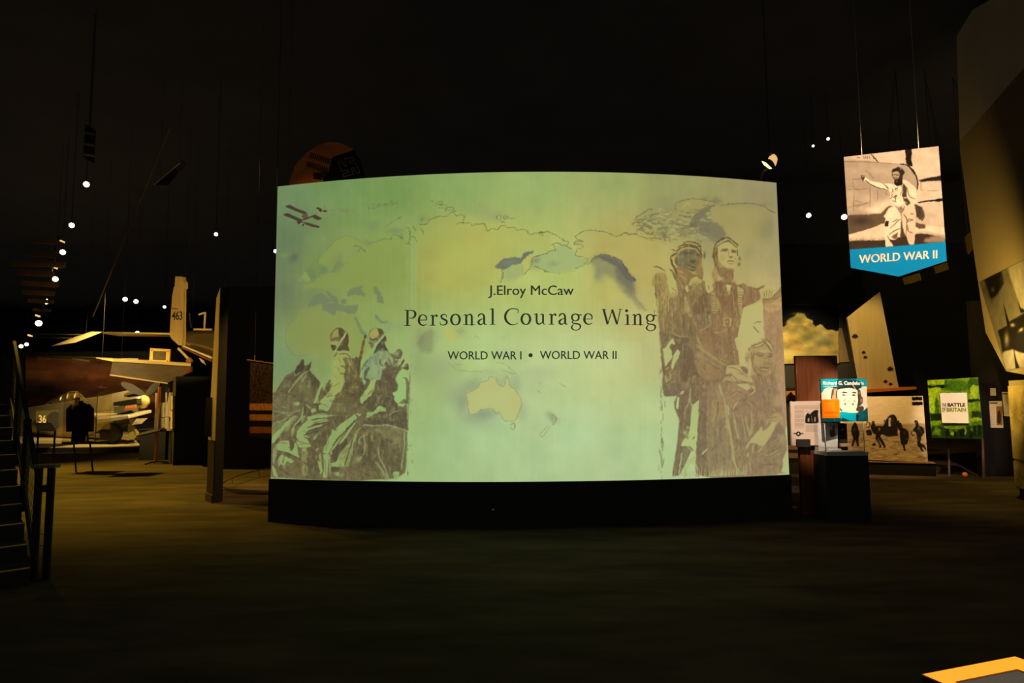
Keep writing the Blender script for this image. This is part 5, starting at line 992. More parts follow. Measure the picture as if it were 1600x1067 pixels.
put_text('lettering', 'THE', 1472.8, 1480, 635.2, 5.2, onc, blackink, bt, .03); put_text('lettering', 'BATTLE', 1481.8, 1509.4, 634.8, 5.4, onc, blackink, bt, .055)
put_text('lettering', 'OF', 1473.2, 1478.6, 643, 6.2, onc, blackink, bt, .03); put_text('lettering', 'BRITAIN', 1480.4, 1511, 642.9, 6, onc, greenink, bt, .05)
for (u0, v0, u1, v1) in ((1485, 682, 1483.2, 744), (1538, 684, 1537.2, 748)):
    f = G(u1, v1); top = P(u0, v0, f.y); top.x, top.y = f.x + .03, f.y - .0
    MB().tube([top, f], .022, 8).build('leg', mat('bronze metal', (.20, .14, .08), .4, metal=.6), bt)
for k in (0.30,):
    f1, f2 = G(1483.2, 744), G(1537.2, 748); MB().bar(f1 + Vector((0, .1, .02)), f2 + Vector((0, .1, .02)), .03).build('foot_rail', darkmetal, bt)
g = G(1508, 746); bm_ = bmesh.new(); bmesh.ops.create_icosphere(bm_, subdivisions=3, radius=.05); me = bpy.data.meshes.new('ball')
for v in bm_.verts: v.co = v.co + Vector((0, 0, .05)) + Vector((random.uniform(-1, 1), random.uniform(-1, 1), 0)) * .002
bm_.to_mesh(me); bm_.free(); me.transform(Matrix.Translation(G(1508, 746)))
tag(link('orange_ball', me, mat('orange skin', (.75, .20, .04), .5), None, True), 'small orange ball lying on the carpet under the green sign', 'ball')

# ---- photograph of running pilots on a low base
def scramble_art():
    A = Art(1296, 612, 1456, 728, 4, (196, 186, 168)); A.at(1340, 610, 8.889)
    A.f('-400,480 560,470 960,480 960,1100 -400,1100', (150, 134, 108), 1, 1.2)
    n = fnoise(A.H, A.W, 10, 30, 4); yy = np.linspace(0, 1, A.H)[:, None]; A.a *= (1 + (.10 + .5 * (yy > .52)) * .5 * n)[..., None]
    for k in range(90):
        x, y = -380 + 1330 * NR.rand(), 640 + 340 * NR.rand(); A.s_([(1340 + x / 8.889, 610 + y / 8.889), (1340 + (x + 30 + 50 * NR.rand()) / 8.889, 610 + (y + NR.randn() * 8) / 8.889)], (70, 58, 42) if NR.rand() < .7 else (190, 170, 130), .9, .6)
    D = (22, 20, 20)
    A.f('370,470 400,400 450,345 490,332 530,360 555,420 560,480 556,520 556,600 556,630 420,640 330,600 260,520 280,485 340,500', (30, 27, 26), 1, .6).f('375,440 385,410 365,420 370,455', D, 1, .6).f('432,385 462,382 458,495 430,490', (206, 196, 170), 1, .4).b('480,420,40,50', (58, 50, 42), .7)
    A.f('115,460 140,440 165,470 150,510 125,505', (190, 170, 120), .9, .4).s_('120,480 135,440 165,450 168,490 140,515 118,495', D, 1.6, .9)
    def man(pts): A.f(pts, D, 1, .5)
    man('195,440 205,424 225,424 238,440 240,465 250,480 262,500 290,505 320,515 345,540 350,575 335,600 322,620 318,640 345,690 365,720 390,765 388,782 372,800 358,798 362,775 330,730 300,690 296,700 312,740 330,780 322,797 305,797 300,760 272,705 250,680 252,640 258,620 225,600 205,575 190,545 183,515 186,490 196,470')
    A.b('212,445,12,14', (120, 98, 70), .8).b('302,535,12,24', (196, 160, 96), .85).b('230,500,14,10,40', (96, 78, 54), .6).b('270,570,20,24', (60, 50, 40), .7).b('290,680,10,20', (170, 146, 104), .6)
    man('120,560 178,545 198,600 188,628 132,622'); man('218,732 245,728 246,768 190,766'); A.b('150,590,20,14', (70, 58, 44), .7)
    man('556,425 572,418 586,440 605,455 622,490 628,520 650,525 675,535 700,565 716,610 712,650 700,690 692,740 670,752 655,750 660,790 672,830 655,838 640,832 636,800 622,755 602,735 596,690 588,640 584,600 590,570 575,550 560,520 552,470')
    A.b('600,500,12,30,-30', (84, 68, 48), .7).b('650,590,24,40', (58, 48, 40), .8).b('675,670,10,18', (110, 90, 62), .6).b('640,700,14,24', (52, 44, 38), .8).b('570,440,8,8', (120, 100, 74), .7)
    man('790,425 812,415 832,425 842,450 850,485 872,495 905,510 925,545 925,590 908,615 885,640 878,690 880,735 905,745 930,760 950,800 948,828 935,820 915,790 895,780 905,810 920,838 905,848 882,845 868,800 835,768 826,730 832,680 828,640 815,600 800,575 780,575 770,545 785,520 800,500 806,470 795,450')
    A.b('812,442,12,14', (130, 108, 78), .8).b('850,520,16,34', (112, 98, 80), .75).b('880,570,16,26', (60, 50, 42), .7).b('850,680,14,40', (66, 56, 46), .7).b('905,690,14,70', (150, 128, 92), .5)
    A.s_('770,560 745,590 760,620 800,610', D, 1.4, .8)
    A.f('752,90 895,90 897,135 755,138', (10, 9, 9), 1, .3, sm=False).f('755,160 898,158 900,203 758,206', (10, 9, 9), 1, .3, sm=False)
    man('-60,470 -35,440 -10,470 10,540 30,600 10,680 20,770 -5,775 -30,690 -60,770 -85,765 -60,660 -90,580 -85,520'); A.b('-40,540,18,30', (70, 60, 48), .7); A.warp(.35, 3)
    return A
pq = [(1308.5, 716), (1450, 722.5), (1442, 618.4), (1301, 620.2)]
pt, pc, pn = board('pilot_photograph', 'amber lit photograph of airmen running past a tailplane, on a low base', 'panel', pq, 13.15, 12.6, .05, scramble_art(), 300, 220, base=Vector((7.4, 12.9, 0)))
ledge_m = mat('warm wood ledge', (.22, .12, .06), .6, noise=.3, scale=6, stretch=(1, 8, 1))
b0, b1 = Vector((pc[0].x - .1, pc[0].y, 0)), Vector((pc[1].x + .12, pc[1].y, 0)); ou = Vector((pn.x, pn.y, 0)).normalized()
MB().slab([b0 + ou * .10, b1 + ou * .10, b1 + ou * .10 + Vector((0, 0, pc[1].z - .012)), b0 + ou * .10 + Vector((0, 0, pc[1].z - .012))], -ou * .4).build('base_plinth', mat('black skirting', (.006, .006, .006), .8, spec=.1), pt)
MB().slab([b0 + ou * .13 + Vector((0, 0, pc[1].z - .012)), b1 + ou * .13 + Vector((0, 0, pc[1].z - .012)), b1 - ou * .2 + Vector((0, 0, pc[1].z - .012)), b0 - ou * .2 + Vector((0, 0, pc[1].z - .012))], Vector((0, 0, .01))).build('ledge', ledge_m, pt)

# ---- tail fin with leaf marks, behind
YF = 17.0
fpx = [(1343, 612), (1405, 608.5), (1375, 455.5), (1323.5, 496)]
fc = [P(*q, YF) for q in fpx]; fn = Vector((-.25, -1, 0)).normalized()
fin = thing('leaf_marked_fin', Vector(((fc[0].x + fc[1].x) / 2, YF, fc[0].z - .05)), 'slanting cream tail fin with black maple leaf marks above the running airmen', 'fin')
creamm = mat('cream painted skin', (.60, .52, .38), .55, noise=.12, scale=2.5, stretch=(4, 1, .4))
MB().slab(fc, Vector((.05, .16, 0))).build('fin_skin', creamm, fin, bevel=.01)
leaf = [(0, -1), (.12, -.35), (.75, -.5), (.62, -.1), (1, .05), (.55, .35), (.6, .75), (.25, .5), (0, 1), (-.25, .5), (-.6, .75), (-.55, .35), (-1, .05), (-.62, -.1), (-.75, -.5), (-.12, -.35)]
for (lx, ly, r) in ((1336, 526, 4.6), (1349.5, 551, 3), (1352, 558.5, 3), (1391, 577, 4.6), (1383.5, 596.5, 3.2), (1391.5, 600.5, 3)):
    mb = MB(); q = [onplane(lx + a * r * 1.25, ly - b * r * 1.25, fc[0] + Vector((0, -.006, 0)), Vector((0, -1, 0))) for a, b in leaf]
    ctr = onplane(lx, ly, fc[0] + Vector((0, -.006, 0)), Vector((0, -1, 0))); n = len(q)
    mb.add(q + [ctr], [(i, (i + 1) % n, n) for i in range(n)]); mb.build('leaf_mark', blackink, fin)
a, b = P(1349, 613.8, 16.6), P(1432, 608.2, 16.6)
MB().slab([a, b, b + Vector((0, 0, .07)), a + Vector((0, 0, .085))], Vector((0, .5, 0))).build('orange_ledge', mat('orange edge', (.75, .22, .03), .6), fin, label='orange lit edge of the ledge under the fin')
MB().slab([Vector((a.x + .1, 16.75, 0)), Vector((b.x - .1, 16.75, 0)), Vector((b.x - .1, 16.75, b.z)), Vector((a.x + .1, 16.75, a.z))], Vector((0, .3, 0))).build('ledge_support', black, fin)

# ---- cloud mural far behind, with a brown panel beside it
def cloud_art():
    A = Art(1190, 470, 1316, 580, 4, (14, 16, 22)); A.at(1220, 450, 6.275)
    A.f('-200,420 30,390 60,310 130,270 180,235 240,240 260,300 310,320 325,385 380,370 430,375 470,410 530,410 560,395 600,400 600,780 -200,780', (184, 166, 104), 1, 1, False)
    A.warp(2.2, 9)
    n1 = fnoise(A.H, A.W, 60, 80, 5); n2 = fnoise(A.H, A.W, 36, 46, 4); msk = boxblur((A.a[..., 0] > 90).astype(float), 2)[..., None]
    A.a = A.a * (1 - msk) + np.clip(A.a * (1 + .5 * n1[..., None]) + n2[..., None] * np.array([36, 18, -16]), 8, 250) * msk
    for sp, c, a in (('180,310,90,50', (96, 104, 74), .6), ('250,480,160,60', (104, 110, 80), .6), ('450,540,140,60', (84, 92, 84), .7), ('330,440,90,40', (110, 108, 80), .5), ('120,420,60,40', (96, 98, 72), .5), ('480,460,80,30', (120, 116, 84), .5)): A.b(sp, c, a)
    for sp, c, a in (('170,250,60,14', (190, 174, 110), .6), ('170,570,70,36', (214, 172, 96), .6), ('430,600,100,26', (208, 170, 100), .6), ('90,660,120,60', (196, 186, 120), .7), ('90,340,40,30', (188, 172, 106), .5), ('150,480,50,24', (200, 160, 84), .5), ('300,640,200,40', (188, 176, 118), .5), ('370,400,40,18', (170, 156, 104), .5)): A.b(sp, c, a)
    return A
board('cloud_mural', 'painted cloud mural behind the brown wooden column', 'mural', [(1196, 568.5), (1311, 567.5), (1309, 478), (1192, 476)], 21.88, 21.88, .1, cloud_art(), 200, 160)
t = thing('brown_panel', P(1318, 566, 21.93), 'narrow brown slanting panel beside the cloud mural', 'panel'); MB().slab([P(1311.5, 566, 21.93), P(1327.5, 565.5, 21.93), P(1315.8, 512, 21.93), P(1310.5, 513, 21.93)], Vector((0, .06, 0))).build('panel_face', mat('tan brown panel', (.30, .20, .10), .7, noise=.15, scale=3), t)
struct(MB().box((5.2, 22.0, 0), (X1, 22.2, ZC)).build('wall_rear', wallblack))
# ---- lit shelf glimpsed between screen and column
def glimpse_art():
    A = Art(1224, 606, 1250, 628, 6, (214, 168, 110)); A.at(1225, 600, 8.89)
    A.f('40,170 60,140 100,110 130,150 165,160 170,240 40,240', (30, 22, 16), 1, .6).b('95,135,16,18', (20, 14, 10), .9); return A
board('photo_print', 'small amber photograph glimpsed between the screen and wooden column', 'photograph', [(1229, 626), (1244.5, 625.5), (1244, 610.5), (1228, 611)], 13, 13, .02, glimpse_art(), 60, 60)
gl = thing('display_bench', Vector((P(1240, 700, 13).x, 13.2, 0)), 'low two tier wooden bench between the screen and wooden column', 'bench')
for (va, vb) in ((696, 702.5), (708, 716)):
    a, b = P(1215, vb, 13), P(1250, vb, 13); zt = P(1240, va, 13).z; MB().slab([a, b, Vector((b.x, b.y, zt)), Vector((a.x, a.y, zt))], Vector((0, .5, 0))).build('bench_board', ledge_m, gl)
MB().box((P(1222, 640, 13.03).x, 13.03, 0), (P(1250, 640, 13.03).x, 13.09, P(1240, 606, 13.03).z)).build('backboard', black, gl)
a, b = P(1216, 716, 13.05), P(1254, 716, 13.05); MB().box((a.x, 13.1, 0), (b.x, 13.45, P(1240, 697, 13.05).z)).build('bench_body', black, gl)

# ---- wooden column, text panel, poster, glass case
wood = mat('reddish brown wood', (.120, .036, .008), .45, noise=.45, scale=5, stretch=(6, 6, .35))
f0, f1 = G(1253, 806), G(1292.5, 806); YC = f0.y
x0, x1 = P(1243, 555, YC).x, P(1308, 555, YC).x; xb0, xb1 = P(1252.5, 806, YC).x, P(1316, 806, YC).x; zt = P(1270, 555.5, YC).z
colm = thing('wooden_column', ((x0 + x1) / 2, YC, 0), 'broad reddish brown wooden column rising behind the text panel and poster', 'column')
MB().box((x0, YC, 0), (x1, YC + .07, zt)).build('column_body', wood, colm, bevel=.006)
def info_art():
    A = Art(1230, 622, 1292, 700, 6, (214, 200, 190)); A.at(1225, 600, 8.89); GRY = (128, 118, 112)
    for y in range(300, 345, 11): A.s_([(1225 + 145 / 8.89, 600 + y / 8.89), (1225 + 480 / 8.89, 600 + y / 8.89)], GRY, .55, .6, sm=False)
    for y in range(365, 610, 10):
        if y % 60 < 50: A.s_([(1225 + 150 / 8.89, 600 + y / 8.89), (1225 + 275 / 8.89, 600 + y / 8.89)], GRY, .55, .6, sm=False)
    for y in range(570, 670, 10): A.s_([(1225 + 305 / 8.89, 600 + y / 8.89), (1225 + 480 / 8.89, 600 + y / 8.89)], GRY, .55, .55, sm=False)
    A.f('300,440 330,400 360,420 400,380 440,360 475,365 470,430 478,540 300,542', (24, 22, 24), .95, .5).f('330,480 350,470 352,520 330,520', (190, 180, 170), .9, .5).f('420,470 440,450 440,520 420,520', (170, 160, 150), .9, .5).s_('380,440 395,530', (130, 120, 112), 1.2, .8).s_('300,370 360,400', (150, 140, 130), 1, .6)
    t = np.linspace(0, 2 * math.pi, 24); A.f(np.stack([1225 + (200 + 33 * np.cos(t)) / 8.89, 600 + (692 + 33 * np.sin(t)) / 8.89], 1), (26, 24, 26), 1, .2)
    A.s_('135,690 168,690', (26, 24, 26), 1.3, .9, sm=False).s_('232,690 265,690', (26, 24, 26), 1.3, .9, sm=False).s_('140,678 165,678', (60, 56, 56), .5, .8, sm=False).s_('235,678 262,678', (60, 56, 56), .5, .8, sm=False)
    st = [(200 + (22 if i % 2 == 0 else 9) * math.sin(i * math.pi / 5), 692 - (22 if i % 2 == 0 else 9) * math.cos(i * math.pi / 5)) for i in range(10)]
    A.f([(1225 + a / 8.89, 600 + b / 8.89) for a, b in st], (220, 208, 198), 1, .15, sm=False)
    return A
YT = YC - .06
it, ic, inn = board('information_panel', 'white text panel with a dark photograph and star emblem, in front of the wooden column', 'panel', [(1237, 695.6), (1286.3, 696), (1283.5, 626.3), (1235, 627)], YT, YT, .03, info_art(), 240, 330, edge=mat('pale board', (.7, .66, .6), .7))
MB().slab([P(1243.8, 698, YT - .01), P(1265, 698, YT - .01), P(1264.6, 686, YT - .01), P(1243.4, 686, YT - .01)], Vector((0, -.03, 0))).build('card_holder', black, it, label='black holder at the lower left corner')
YQ = YC - .42
def poster_art():
    A = Art(1278, 588, 1360, 662, 8, (0, 156, 180)); A.at(1270, 585, 13.34); SK = (250, 226, 196)
    A.f('100,420 250,300 300,270 420,280 500,260 1000,250 1040,250 1200,270 1200,700 1000,760 900,800 560,800 150,800', SK, 1, .3)
    A.f('160,90 520,90 500,260 300,275 240,300 200,370 160,380', (0, 156, 180), 1, .4)
    A.f('490,130 560,95 760,95 900,110 990,160 1020,220 1010,280 900,310 760,275 560,290 420,310 430,260 500,250', (14, 66, 72), 1, .5).f('520,280 700,235 830,230 960,280 940,330 840,290 700,285 560,320 500,350', (40, 34, 34), .9, .6).f('650,120 780,120 760,140 660,140', (10, 30, 34), .9, .4)
    A.f('390,330 430,290 500,300 520,350 495,430 500,520 380,520 400,420', (180, 150, 116), 1, .5)
    for p, w in (('410,310 400,400 390,480', 2), ('500,340 495,430 510,520', 2), ('440,300 420,430', 1), ('380,470 400,500', 2)): A.s_(p, (44, 36, 34), w, .9)
    A.f('520,330 600,300 760,280 880,310 930,370 940,470 930,600 880,700 800,770 700,780 600,740 560,660 520,560', SK, 1, .4)
    A.f('930,300 990,330 1010,450 1040,480 1040,590 1000,640 1060,680 1060,740 990,790 900,740 930,660 950,520 940,420', (70, 56, 50), .95, .5).b('1010,540,26,60', (170, 140, 112), .9).b('970,380,14,40', (190, 160, 130), .7).b('1000,650,40,14,-20', (240, 216, 190), .8).s_('940,400 960,560 930,660', (40, 32, 30), 2, .9)
    A.f('590,370 640,355 715,375 720,392 640,385', (40, 30, 26), 1, .3).f('805,385 850,365 905,372 900,395 840,392', (40, 30, 26), 1, .3).f('590,430 640,412 700,430 650,440', (70, 54, 44), .95, .3).f('810,430 850,412 900,432 850,446', (70, 54, 44), .95, .3).b('645,428,16,9', (20, 16, 16), .9).b('855,428,16,9', (20, 16, 16), .9)
    A.s_('675,520 655,550', (80, 60, 48), 1, .9).s_('855,535 880,570', (80, 60, 48), .9, .9).s_('720,555 770,558', (110, 84, 66), .8, .8).s_('655,605 690,625', (30, 22, 20), 2, .9).s_('850,605 825,635', (30, 22, 20), 2, .9).s_('690,612 760,608 830,615', (150, 120, 96), .5, .8)
    A.f('560,690 620,750 580,760', (40, 34, 32), .9, .4).f('570,780 640,780 800,800 910,820 905,980 570,985', (0, 160, 186), 1, .4).f('620,900 760,960 900,985 600,985', (8, 50, 60), .9, .6).f('905,830 960,790 1060,760 1140,690 1150,980 910,985', (12, 84, 92), 1, .6).f('905,830 960,860 920,985', (14, 24, 36), .9, .6).b('1040,860,40,60', (30, 120, 120), .6)
    A.f('200,905 570,905 580,990 200,990', (8, 74, 88), 1, .3).s_('440,910 470,980', (60, 160, 170), 1, .6)
    A.f('180,522 555,518 565,905 200,912', (255, 122, 0), 1, .15, sm=False)
    for y in range(595, 770, 26): A.s_([(1270 + 240 / 13.34, 585 + y / 13.34), (1270 + (440 + 70 * NR.rand()) / 13.34, 585 + (y - 4) / 13.34)], (255, 168, 80), .7, .7, sm=False)
    A.s_('250,805 510,800', (150, 70, 10), .8, .8).s_('245,850 520,842', (255, 176, 90), .9, .7)
    A.f('440,600 520,570 530,640 470,640', (230, 96, 0), .5, .6)
    A.s_('830,220 890,300', (230, 230, 220), .9, .9)
    return A
ppx = [(1285.2, 659), (1356.2, 658.2), (1353.6, 591.8), (1282, 592)]
pot, poc, pon = board('portrait_poster', 'turquoise portrait poster of a smiling airman in a flying helmet with an orange text block', 'poster', ppx, YQ, YQ, .025, poster_art(), 330, 300)
onp = lambda u, v: onplane(u, v, poc[0], pon) + pon * .006
put_text('lettering', 'Richard G. Candelaria', 1285.4, 1349.6, 601, 5.6, onp, whiteink, pot, .03)
MB().poly([onp(1285.6, 603.2), onp(1308, 603), onp(1308, 603.8), onp(1285.6, 604)]).build('underline', whiteink, pot)
# plinth and glass case
p0, p1 = P(1289, 712, YQ + .02), P(1357, 712, YQ + .02); zc = p0.z; dpt = .34
pl = thing('display_case', ((p0.x + p1.x) / 2, YQ + .3, 0), 'small glass display case on a black plinth below the portrait poster', 'case')
MB().box((p0.x, YQ + .02, 0), (p1.x, YQ + dpt, zc - .002)).build('plinth', black, pl, bevel=.006)
greym = mat('grey case base', (.46, .49, .48), .5)
MB().box((p0.x + .015, YQ + .01, zc), (p1.x - .005, YQ + dpt, zc + .045)).build('case_base', greym, pl)
gz0, gz1 = zc + .046, P(1320, 660.5, YQ).z; gx0, gx1 = p0.x + .02, p1.x - .04
cglass = glass_mat('case glass')
for nm, lo, hi in (('glass_pane', (gx0, YQ + .03, gz0), (gx1, YQ + .036, gz1)), ('glass_pane', (gx0, YQ + dpt - .02, gz0), (gx1, YQ + dpt - .014, gz1)), ('glass_pane', (gx0, YQ + .037, gz0), (gx0 + .006, YQ + dpt - .021, gz1)), ('glass_pane', (gx1 - .006, YQ + .037, gz0), (gx1, YQ + dpt - .021, gz1))):
    MB().box(lo, hi).build(nm, cglass, pl)
for xx in (gx0 - .004, gx1 - .004): MB().box((xx, YQ + .024, gz0), (xx + .008, YQ + .032, gz1)).build('corner_strip', mat('bright edge', (.75, .75, .72), .3), pl)
card = thing('photo_card', (gx0 + .13, YQ + .22, gz0), 'pale blue white card with a brown figure standing inside the glass case', 'card')
cq2 = [Vector((gx0 + .015, YQ + .26, gz0 + .045)), Vector((gx0 + .235, YQ + .20, gz0 + .045)), Vector((gx0 + .255, YQ + .20, gz1 - .01)), Vector((gx0 + .02, YQ + .26, gz1 - .01))]
def card_art():
    A = Art(1286, 655, 1330, 715, 6, (206, 216, 224)); A.at(1225, 600, 8.89)
    A.f('635,640 650,620 670,650 675,590 700,570 705,640 715,700 690,740 640,730', (120, 62, 40), .9, .8).s_('740,560 720,740', (150, 180, 200), 2, .7, 1).s_('800,560 830,700', (120, 150, 170), 2, .7, 1).b('800,620,30,60', (236, 240, 244), .8); return A
MB().slab(cq2, Vector((0, .01, 0))).build('card_board', mat('white card', (.8, .82, .84), .6), card); sheet('print', quad_surf(*[q + Vector((0, -.003, 0)) for q in cq2]), 60, 80, card_art(), printm, card)
MB().slab([cq2[0] - Vector((0, 0, .045)), cq2[1] - Vector((0, 0, .045)), cq2[1] + Vector((0, .1, -.045)), cq2[0] + Vector((0, .1, -.045))], Vector((0, 0, .043))).build('stand_block', greym, card)
bk = thing('medal_block', (gx0 + .36, YQ + .3, gz0), 'dark upright block with a tan label inside the glass case', 'block')
MB().box((gx0 + .29, YQ + .26, gz0), (gx0 + .40, YQ + .34, gz1 - .02)).build('block_body', black, bk); MB().box((gx0 + .29, YQ + .22, gz0 + .05), (gx0 + .42, YQ + .255, gz0 + .09)).build('label_strip', mat('tan label', (.5, .38, .2), .6), bk)
MB().box((gx0 + .33, YQ + .25, gz1 - .11), (gx0 + .345, YQ + .258, gz1 - .09)).build('medal', mat('bright metal', (.8, .7, .6), .3, metal=.5), bk)
wc = thing('caption_card', (gx0 + .2, YQ + .12, gz0), 'small white caption card lying at the front of the glass case', 'card'); MB().slab([Vector((gx0 + .10, YQ + .10, gz0 + .004)), Vector((gx0 + .25, YQ + .10, gz0 + .004)), Vector((gx0 + .25, YQ + .16, gz0 + .03)), Vector((gx0 + .10, YQ + .16, gz0 + .03))], Vector((0, .002, -.004))).build('card_face', mat('white card', (.8, .82, .84), .6), wc)

# ---- orange bordered reader panel at the lower right corner
ZR = .92
r1, r2, r3 = G(1441, 1056, ZR), G(1586, 1028, ZR), G(1470, 1068.3, ZR)
e1 = (r2 - r1); e2 = (r3 - r1).normalized() * .62; wd = .055
rp = thing('reader_panel', Vector(((r1 + e1 / 2 + e2 / 2).x, (r1 + e1 / 2 + e2 / 2).y, 0)), 'orange bordered reader panel at the lower right corner of the view', 'panel')
up_ = Vector((0, 0, .02)); oran = mat('orange border', (.95, .33, .012), .55)
def rpt(a, b): return r1 + e1 * a + e2 * b
ta, tb = wd / e1.length * 1.4, wd / e2.length
MB().slab([rpt(0, 0), rpt(1, 0), rpt(1, 1), rpt(0, 1)], Vector((0, 0, -.03))).build('panel_board', edgem, rp)
for q in ([(0, 0), (1, 0), (1 - ta, tb), (ta * .4, tb)], [(1, 0), (1, 1), (1 - ta, 1 - tb), (1 - ta, tb)], [(1, 1), (0, 1), (ta * .4, 1 - tb), (1 - ta, 1 - tb)], [(0, 1), (0, 0), (ta * .4, tb), (ta * .4, 1 - tb)]):
    MB().slab([rpt(*k) + Vector((0, 0, .004)) for k in q], Vector((0, 0, -.0035))).build('border_strip', oran, rp)
ct = rpt(.5, .6); MB().tube([Vector((ct.x, ct.y, ZR - .03)), Vector((ct.x, ct.y, 0))], .035, 12).build('post', darkmetal, rp); MB().tube([Vector((ct.x, ct.y, .015)), Vector((ct.x, ct.y, 0))], .2, 20).build('foot_plate', darkmetal, rp)
# ================================================================== BEHIND THE SCREEN
wirem = mat('black wire', (.035, .033, .030), .9, spec=.05)
def rudder_art():
    A = Art(440, 210, 580, 400, 4, (20, 19, 20)); A.at(440, 215, 11.43)
    A.f('-60,1400 130,690 200,560 300,420 480,240 650,120 850,60 1050,80 1290,215 1080,290 920,345 900,380 820,640 740,760 700,1400', (214, 122, 34), 1, .5)
    A.b('700,180,200,60', (150, 84, 26), .5).b('300,540,80,80', (226, 136, 40), .4)
    for r, (x0, y0, x1, y1, n) in enumerate(((510, 310, 880, 430, 13), (460, 470, 810, 590, 13))):
        for k in range(n):
            t = k / (n - 1); x, y = x0 + (x1 - x0) * t, y0 + (y1 - y0) * t
            A.s_([(440 + (x + 10) / 11.43, 215 + (y - 42) / 11.43), (440 + (x - 10) / 11.43, 215 + (y + 42) / 11.43)], (30, 24, 22), 1.7, .95, .2, sm=False)
    for k in range(5): A.s_([(440 + (600 + 28 * k) / 11.43, 215 + (640 + 6 * k) / 11.43), (440 + (580 + 28 * k) / 11.43, 215 + (730 + 6 * k) / 11.43)], (30, 24, 22), 1.6, .95, .2, sm=False)
    A.f('560,635 650,620 830,600 780,740 580,740', (26, 22, 20), .75, .6).s_('280,660 460,545', (110, 62, 20), .8, .8).s_('890,380 830,620', (170, 104, 40), 1.2, .9)
    TN = (196, 168, 110)
    A.s_('1130,510 1165,505 1125,375 1270,345 1300,400 1200,430 1215,460 1320,445 1395,620 1345,640 1280,530 1245,545 1285,650 1110,700 1095,650 1195,620 1185,575 1075,600 1010,430 1060,415 1130,510', TN, .75, .95, .25, sm=False)
    return A
YR = 12.0
rpx = [(452, 285), (462, 256), (480, 238), (497, 227), (514, 222), (531, 223), (552, 233), (562, 250), (568, 272), (568, 330), (560, 395), (470, 395), (448, 330)]
rc = [P(*q, YR) for q in rpx]
rd = thing('aircraft_rudder', P(515, 395, YR), 'orange and black aircraft rudder with rows of tally marks showing above the screen', 'rudder')
MB().slab(rc, Vector((0, .12, 0))).build('rudder_skin', black, rd)
def fan_surf(outline, ctr):
    o = np.array([list(q) for q in outline]); o = np.concatenate([o, o[:1]]); L = np.concatenate([[0], np.cumsum(np.linalg.norm(np.diff(o, axis=0), axis=1))]); L /= L[-1]; c = np.array(ctr)
    def f(S, T):
        e = np.stack([np.interp(S, L, o[:, i]) for i in range(3)], 1); return c[None] * (1 - T)[:, None] + e * T[:, None]
    return f
sheet('print', fan_surf([q + Vector((0, -.004, 0)) for q in rc], P(512, 300, YR) + Vector((0, -.004, 0))), 420, 110, rudder_art(), printm, rd)
MB().tube([P(520, 392, YR + .06), Vector((P(520, 392, YR).x, YR + .06, 0))], .06, 10).build('stand_post', darkmetal, rd)

# hanging blanket on a rail, left of the screen
def blanket_art():
    A = Art(384, 558, 470, 700, 4, (56, 44, 30)); OR = (196, 130, 48)
    n = fnoise(A.H, A.W, 5, 4, 3)[..., None]; A.a *= (1 + .9 * n)
    for (y0, y1, c, a) in ((630, 641, OR, .95), (641, 647, (34, 26, 20), .95), (647, 657, OR, .9), (657, 666.5, (30, 24, 18), .95), (666.5, 676.5, (160, 92, 30), .9), (676.5, 700, (30, 24, 18), .8)):
        A.f([(384, y0), (470, y0 + 1), (470, y1 + 1), (384, y1)], c, a, .6, sm=False)
    A.a *= (1 + .35 * fnoise(A.H, A.W, 4, 4, 2)[..., None]); A.b('388,660,3,30', (20, 16, 12), .6); return A
YB = 10.6
blc = [P(389.5, 682, YB), P(452, 690, YB - .1), P(452, 574, YB - .1), P(391, 565.5, YB)]
bl = thing('striped_blanket', P(420, 682, YB), 'dark woven blanket with orange stripes hanging from a rail left of the screen', 'blanket')
MB().slab(blc, Vector((0, .03, 0))).build('cloth', mat('blanket wool', (.05, .035, .02), .95), bl); sheet('woven_stripes', quad_surf(*[q + Vector((0, -.003, 0)) for q in blc]), 120, 220, blanket_art(), mat('woven wool', (.5, .5, .5), .95, attr=True, spec=.05), bl)
rail_ = thing('blanket_rail', P(420, 566, YB + .03), 'thin brass rail holding the striped blanket', 'rail')
brass = mat('worn brass', (.55, .38, .14), .35, metal=.9)
MB().tube([P(386, 562.5, YB + .02), P(456, 572.5, YB - .08)], .016, 8).build('rod', brass, rail_)
for u, v in ((398, 564.2), (444, 570.6)): MB().tube([P(u, v, YB), P(u, v - 9, YB)], .010, 6).build('hook', brass, rail_); MB().tube([P(u, v - 9, YB), Vector((P(u, v - 9, YB).x, YB, ZC))], .0025, 5).build('wire', wirem, rail_)
struct(MB().box((P(338, 600, 14.8).x, 14.8, 0), (P(470, 600, 14.8).x + 3, 15.0, 4.2)).build('wall_blanket', wallblack))

# divider wall with a pointed end, its lit left face tan, the unlit faces coloured black
d1, d2, d3 = G(322.5, 783), G(333.5, 786), G(347.5, 783.5); d1 = P(323.5, 780, d2.y + .28); d1.z = 0
tz = P(340, 449, d2.y).z; bk_ = Vector((d3.x / d3.y * 1.6, 1.6, 0))
dv = thing('divider_wall', ((d2.x), d2.y, 0), 'tall narrow tan ended divider wall left of the screen', 'wall')
tanend = mat('tan painted end', (.40, .30, .16), .7, noise=.1, scale=2)
def up(p, z): return Vector((p.x, p.y, z))
d1t = d1 + Vector((.06, 0, 0)); d4 = d3 + bk_; d5 = d1 + bk_
MB().hexa([up(d1, .0), up(d2, .0), up(d3, .0), up(d4, .0), up(d5, .0)], [up(d1t, tz - .12), up(d2 + Vector((.015, 0, 0)), tz), up(d3, tz), up(d4, tz), up(d5, tz - .12)]).build('wall_core', black, dv)
nn = Vector((d2.y - d1.y, -(d2.x - d1.x), 0)).normalized() * -1
if nn.y > 0: nn = -nn
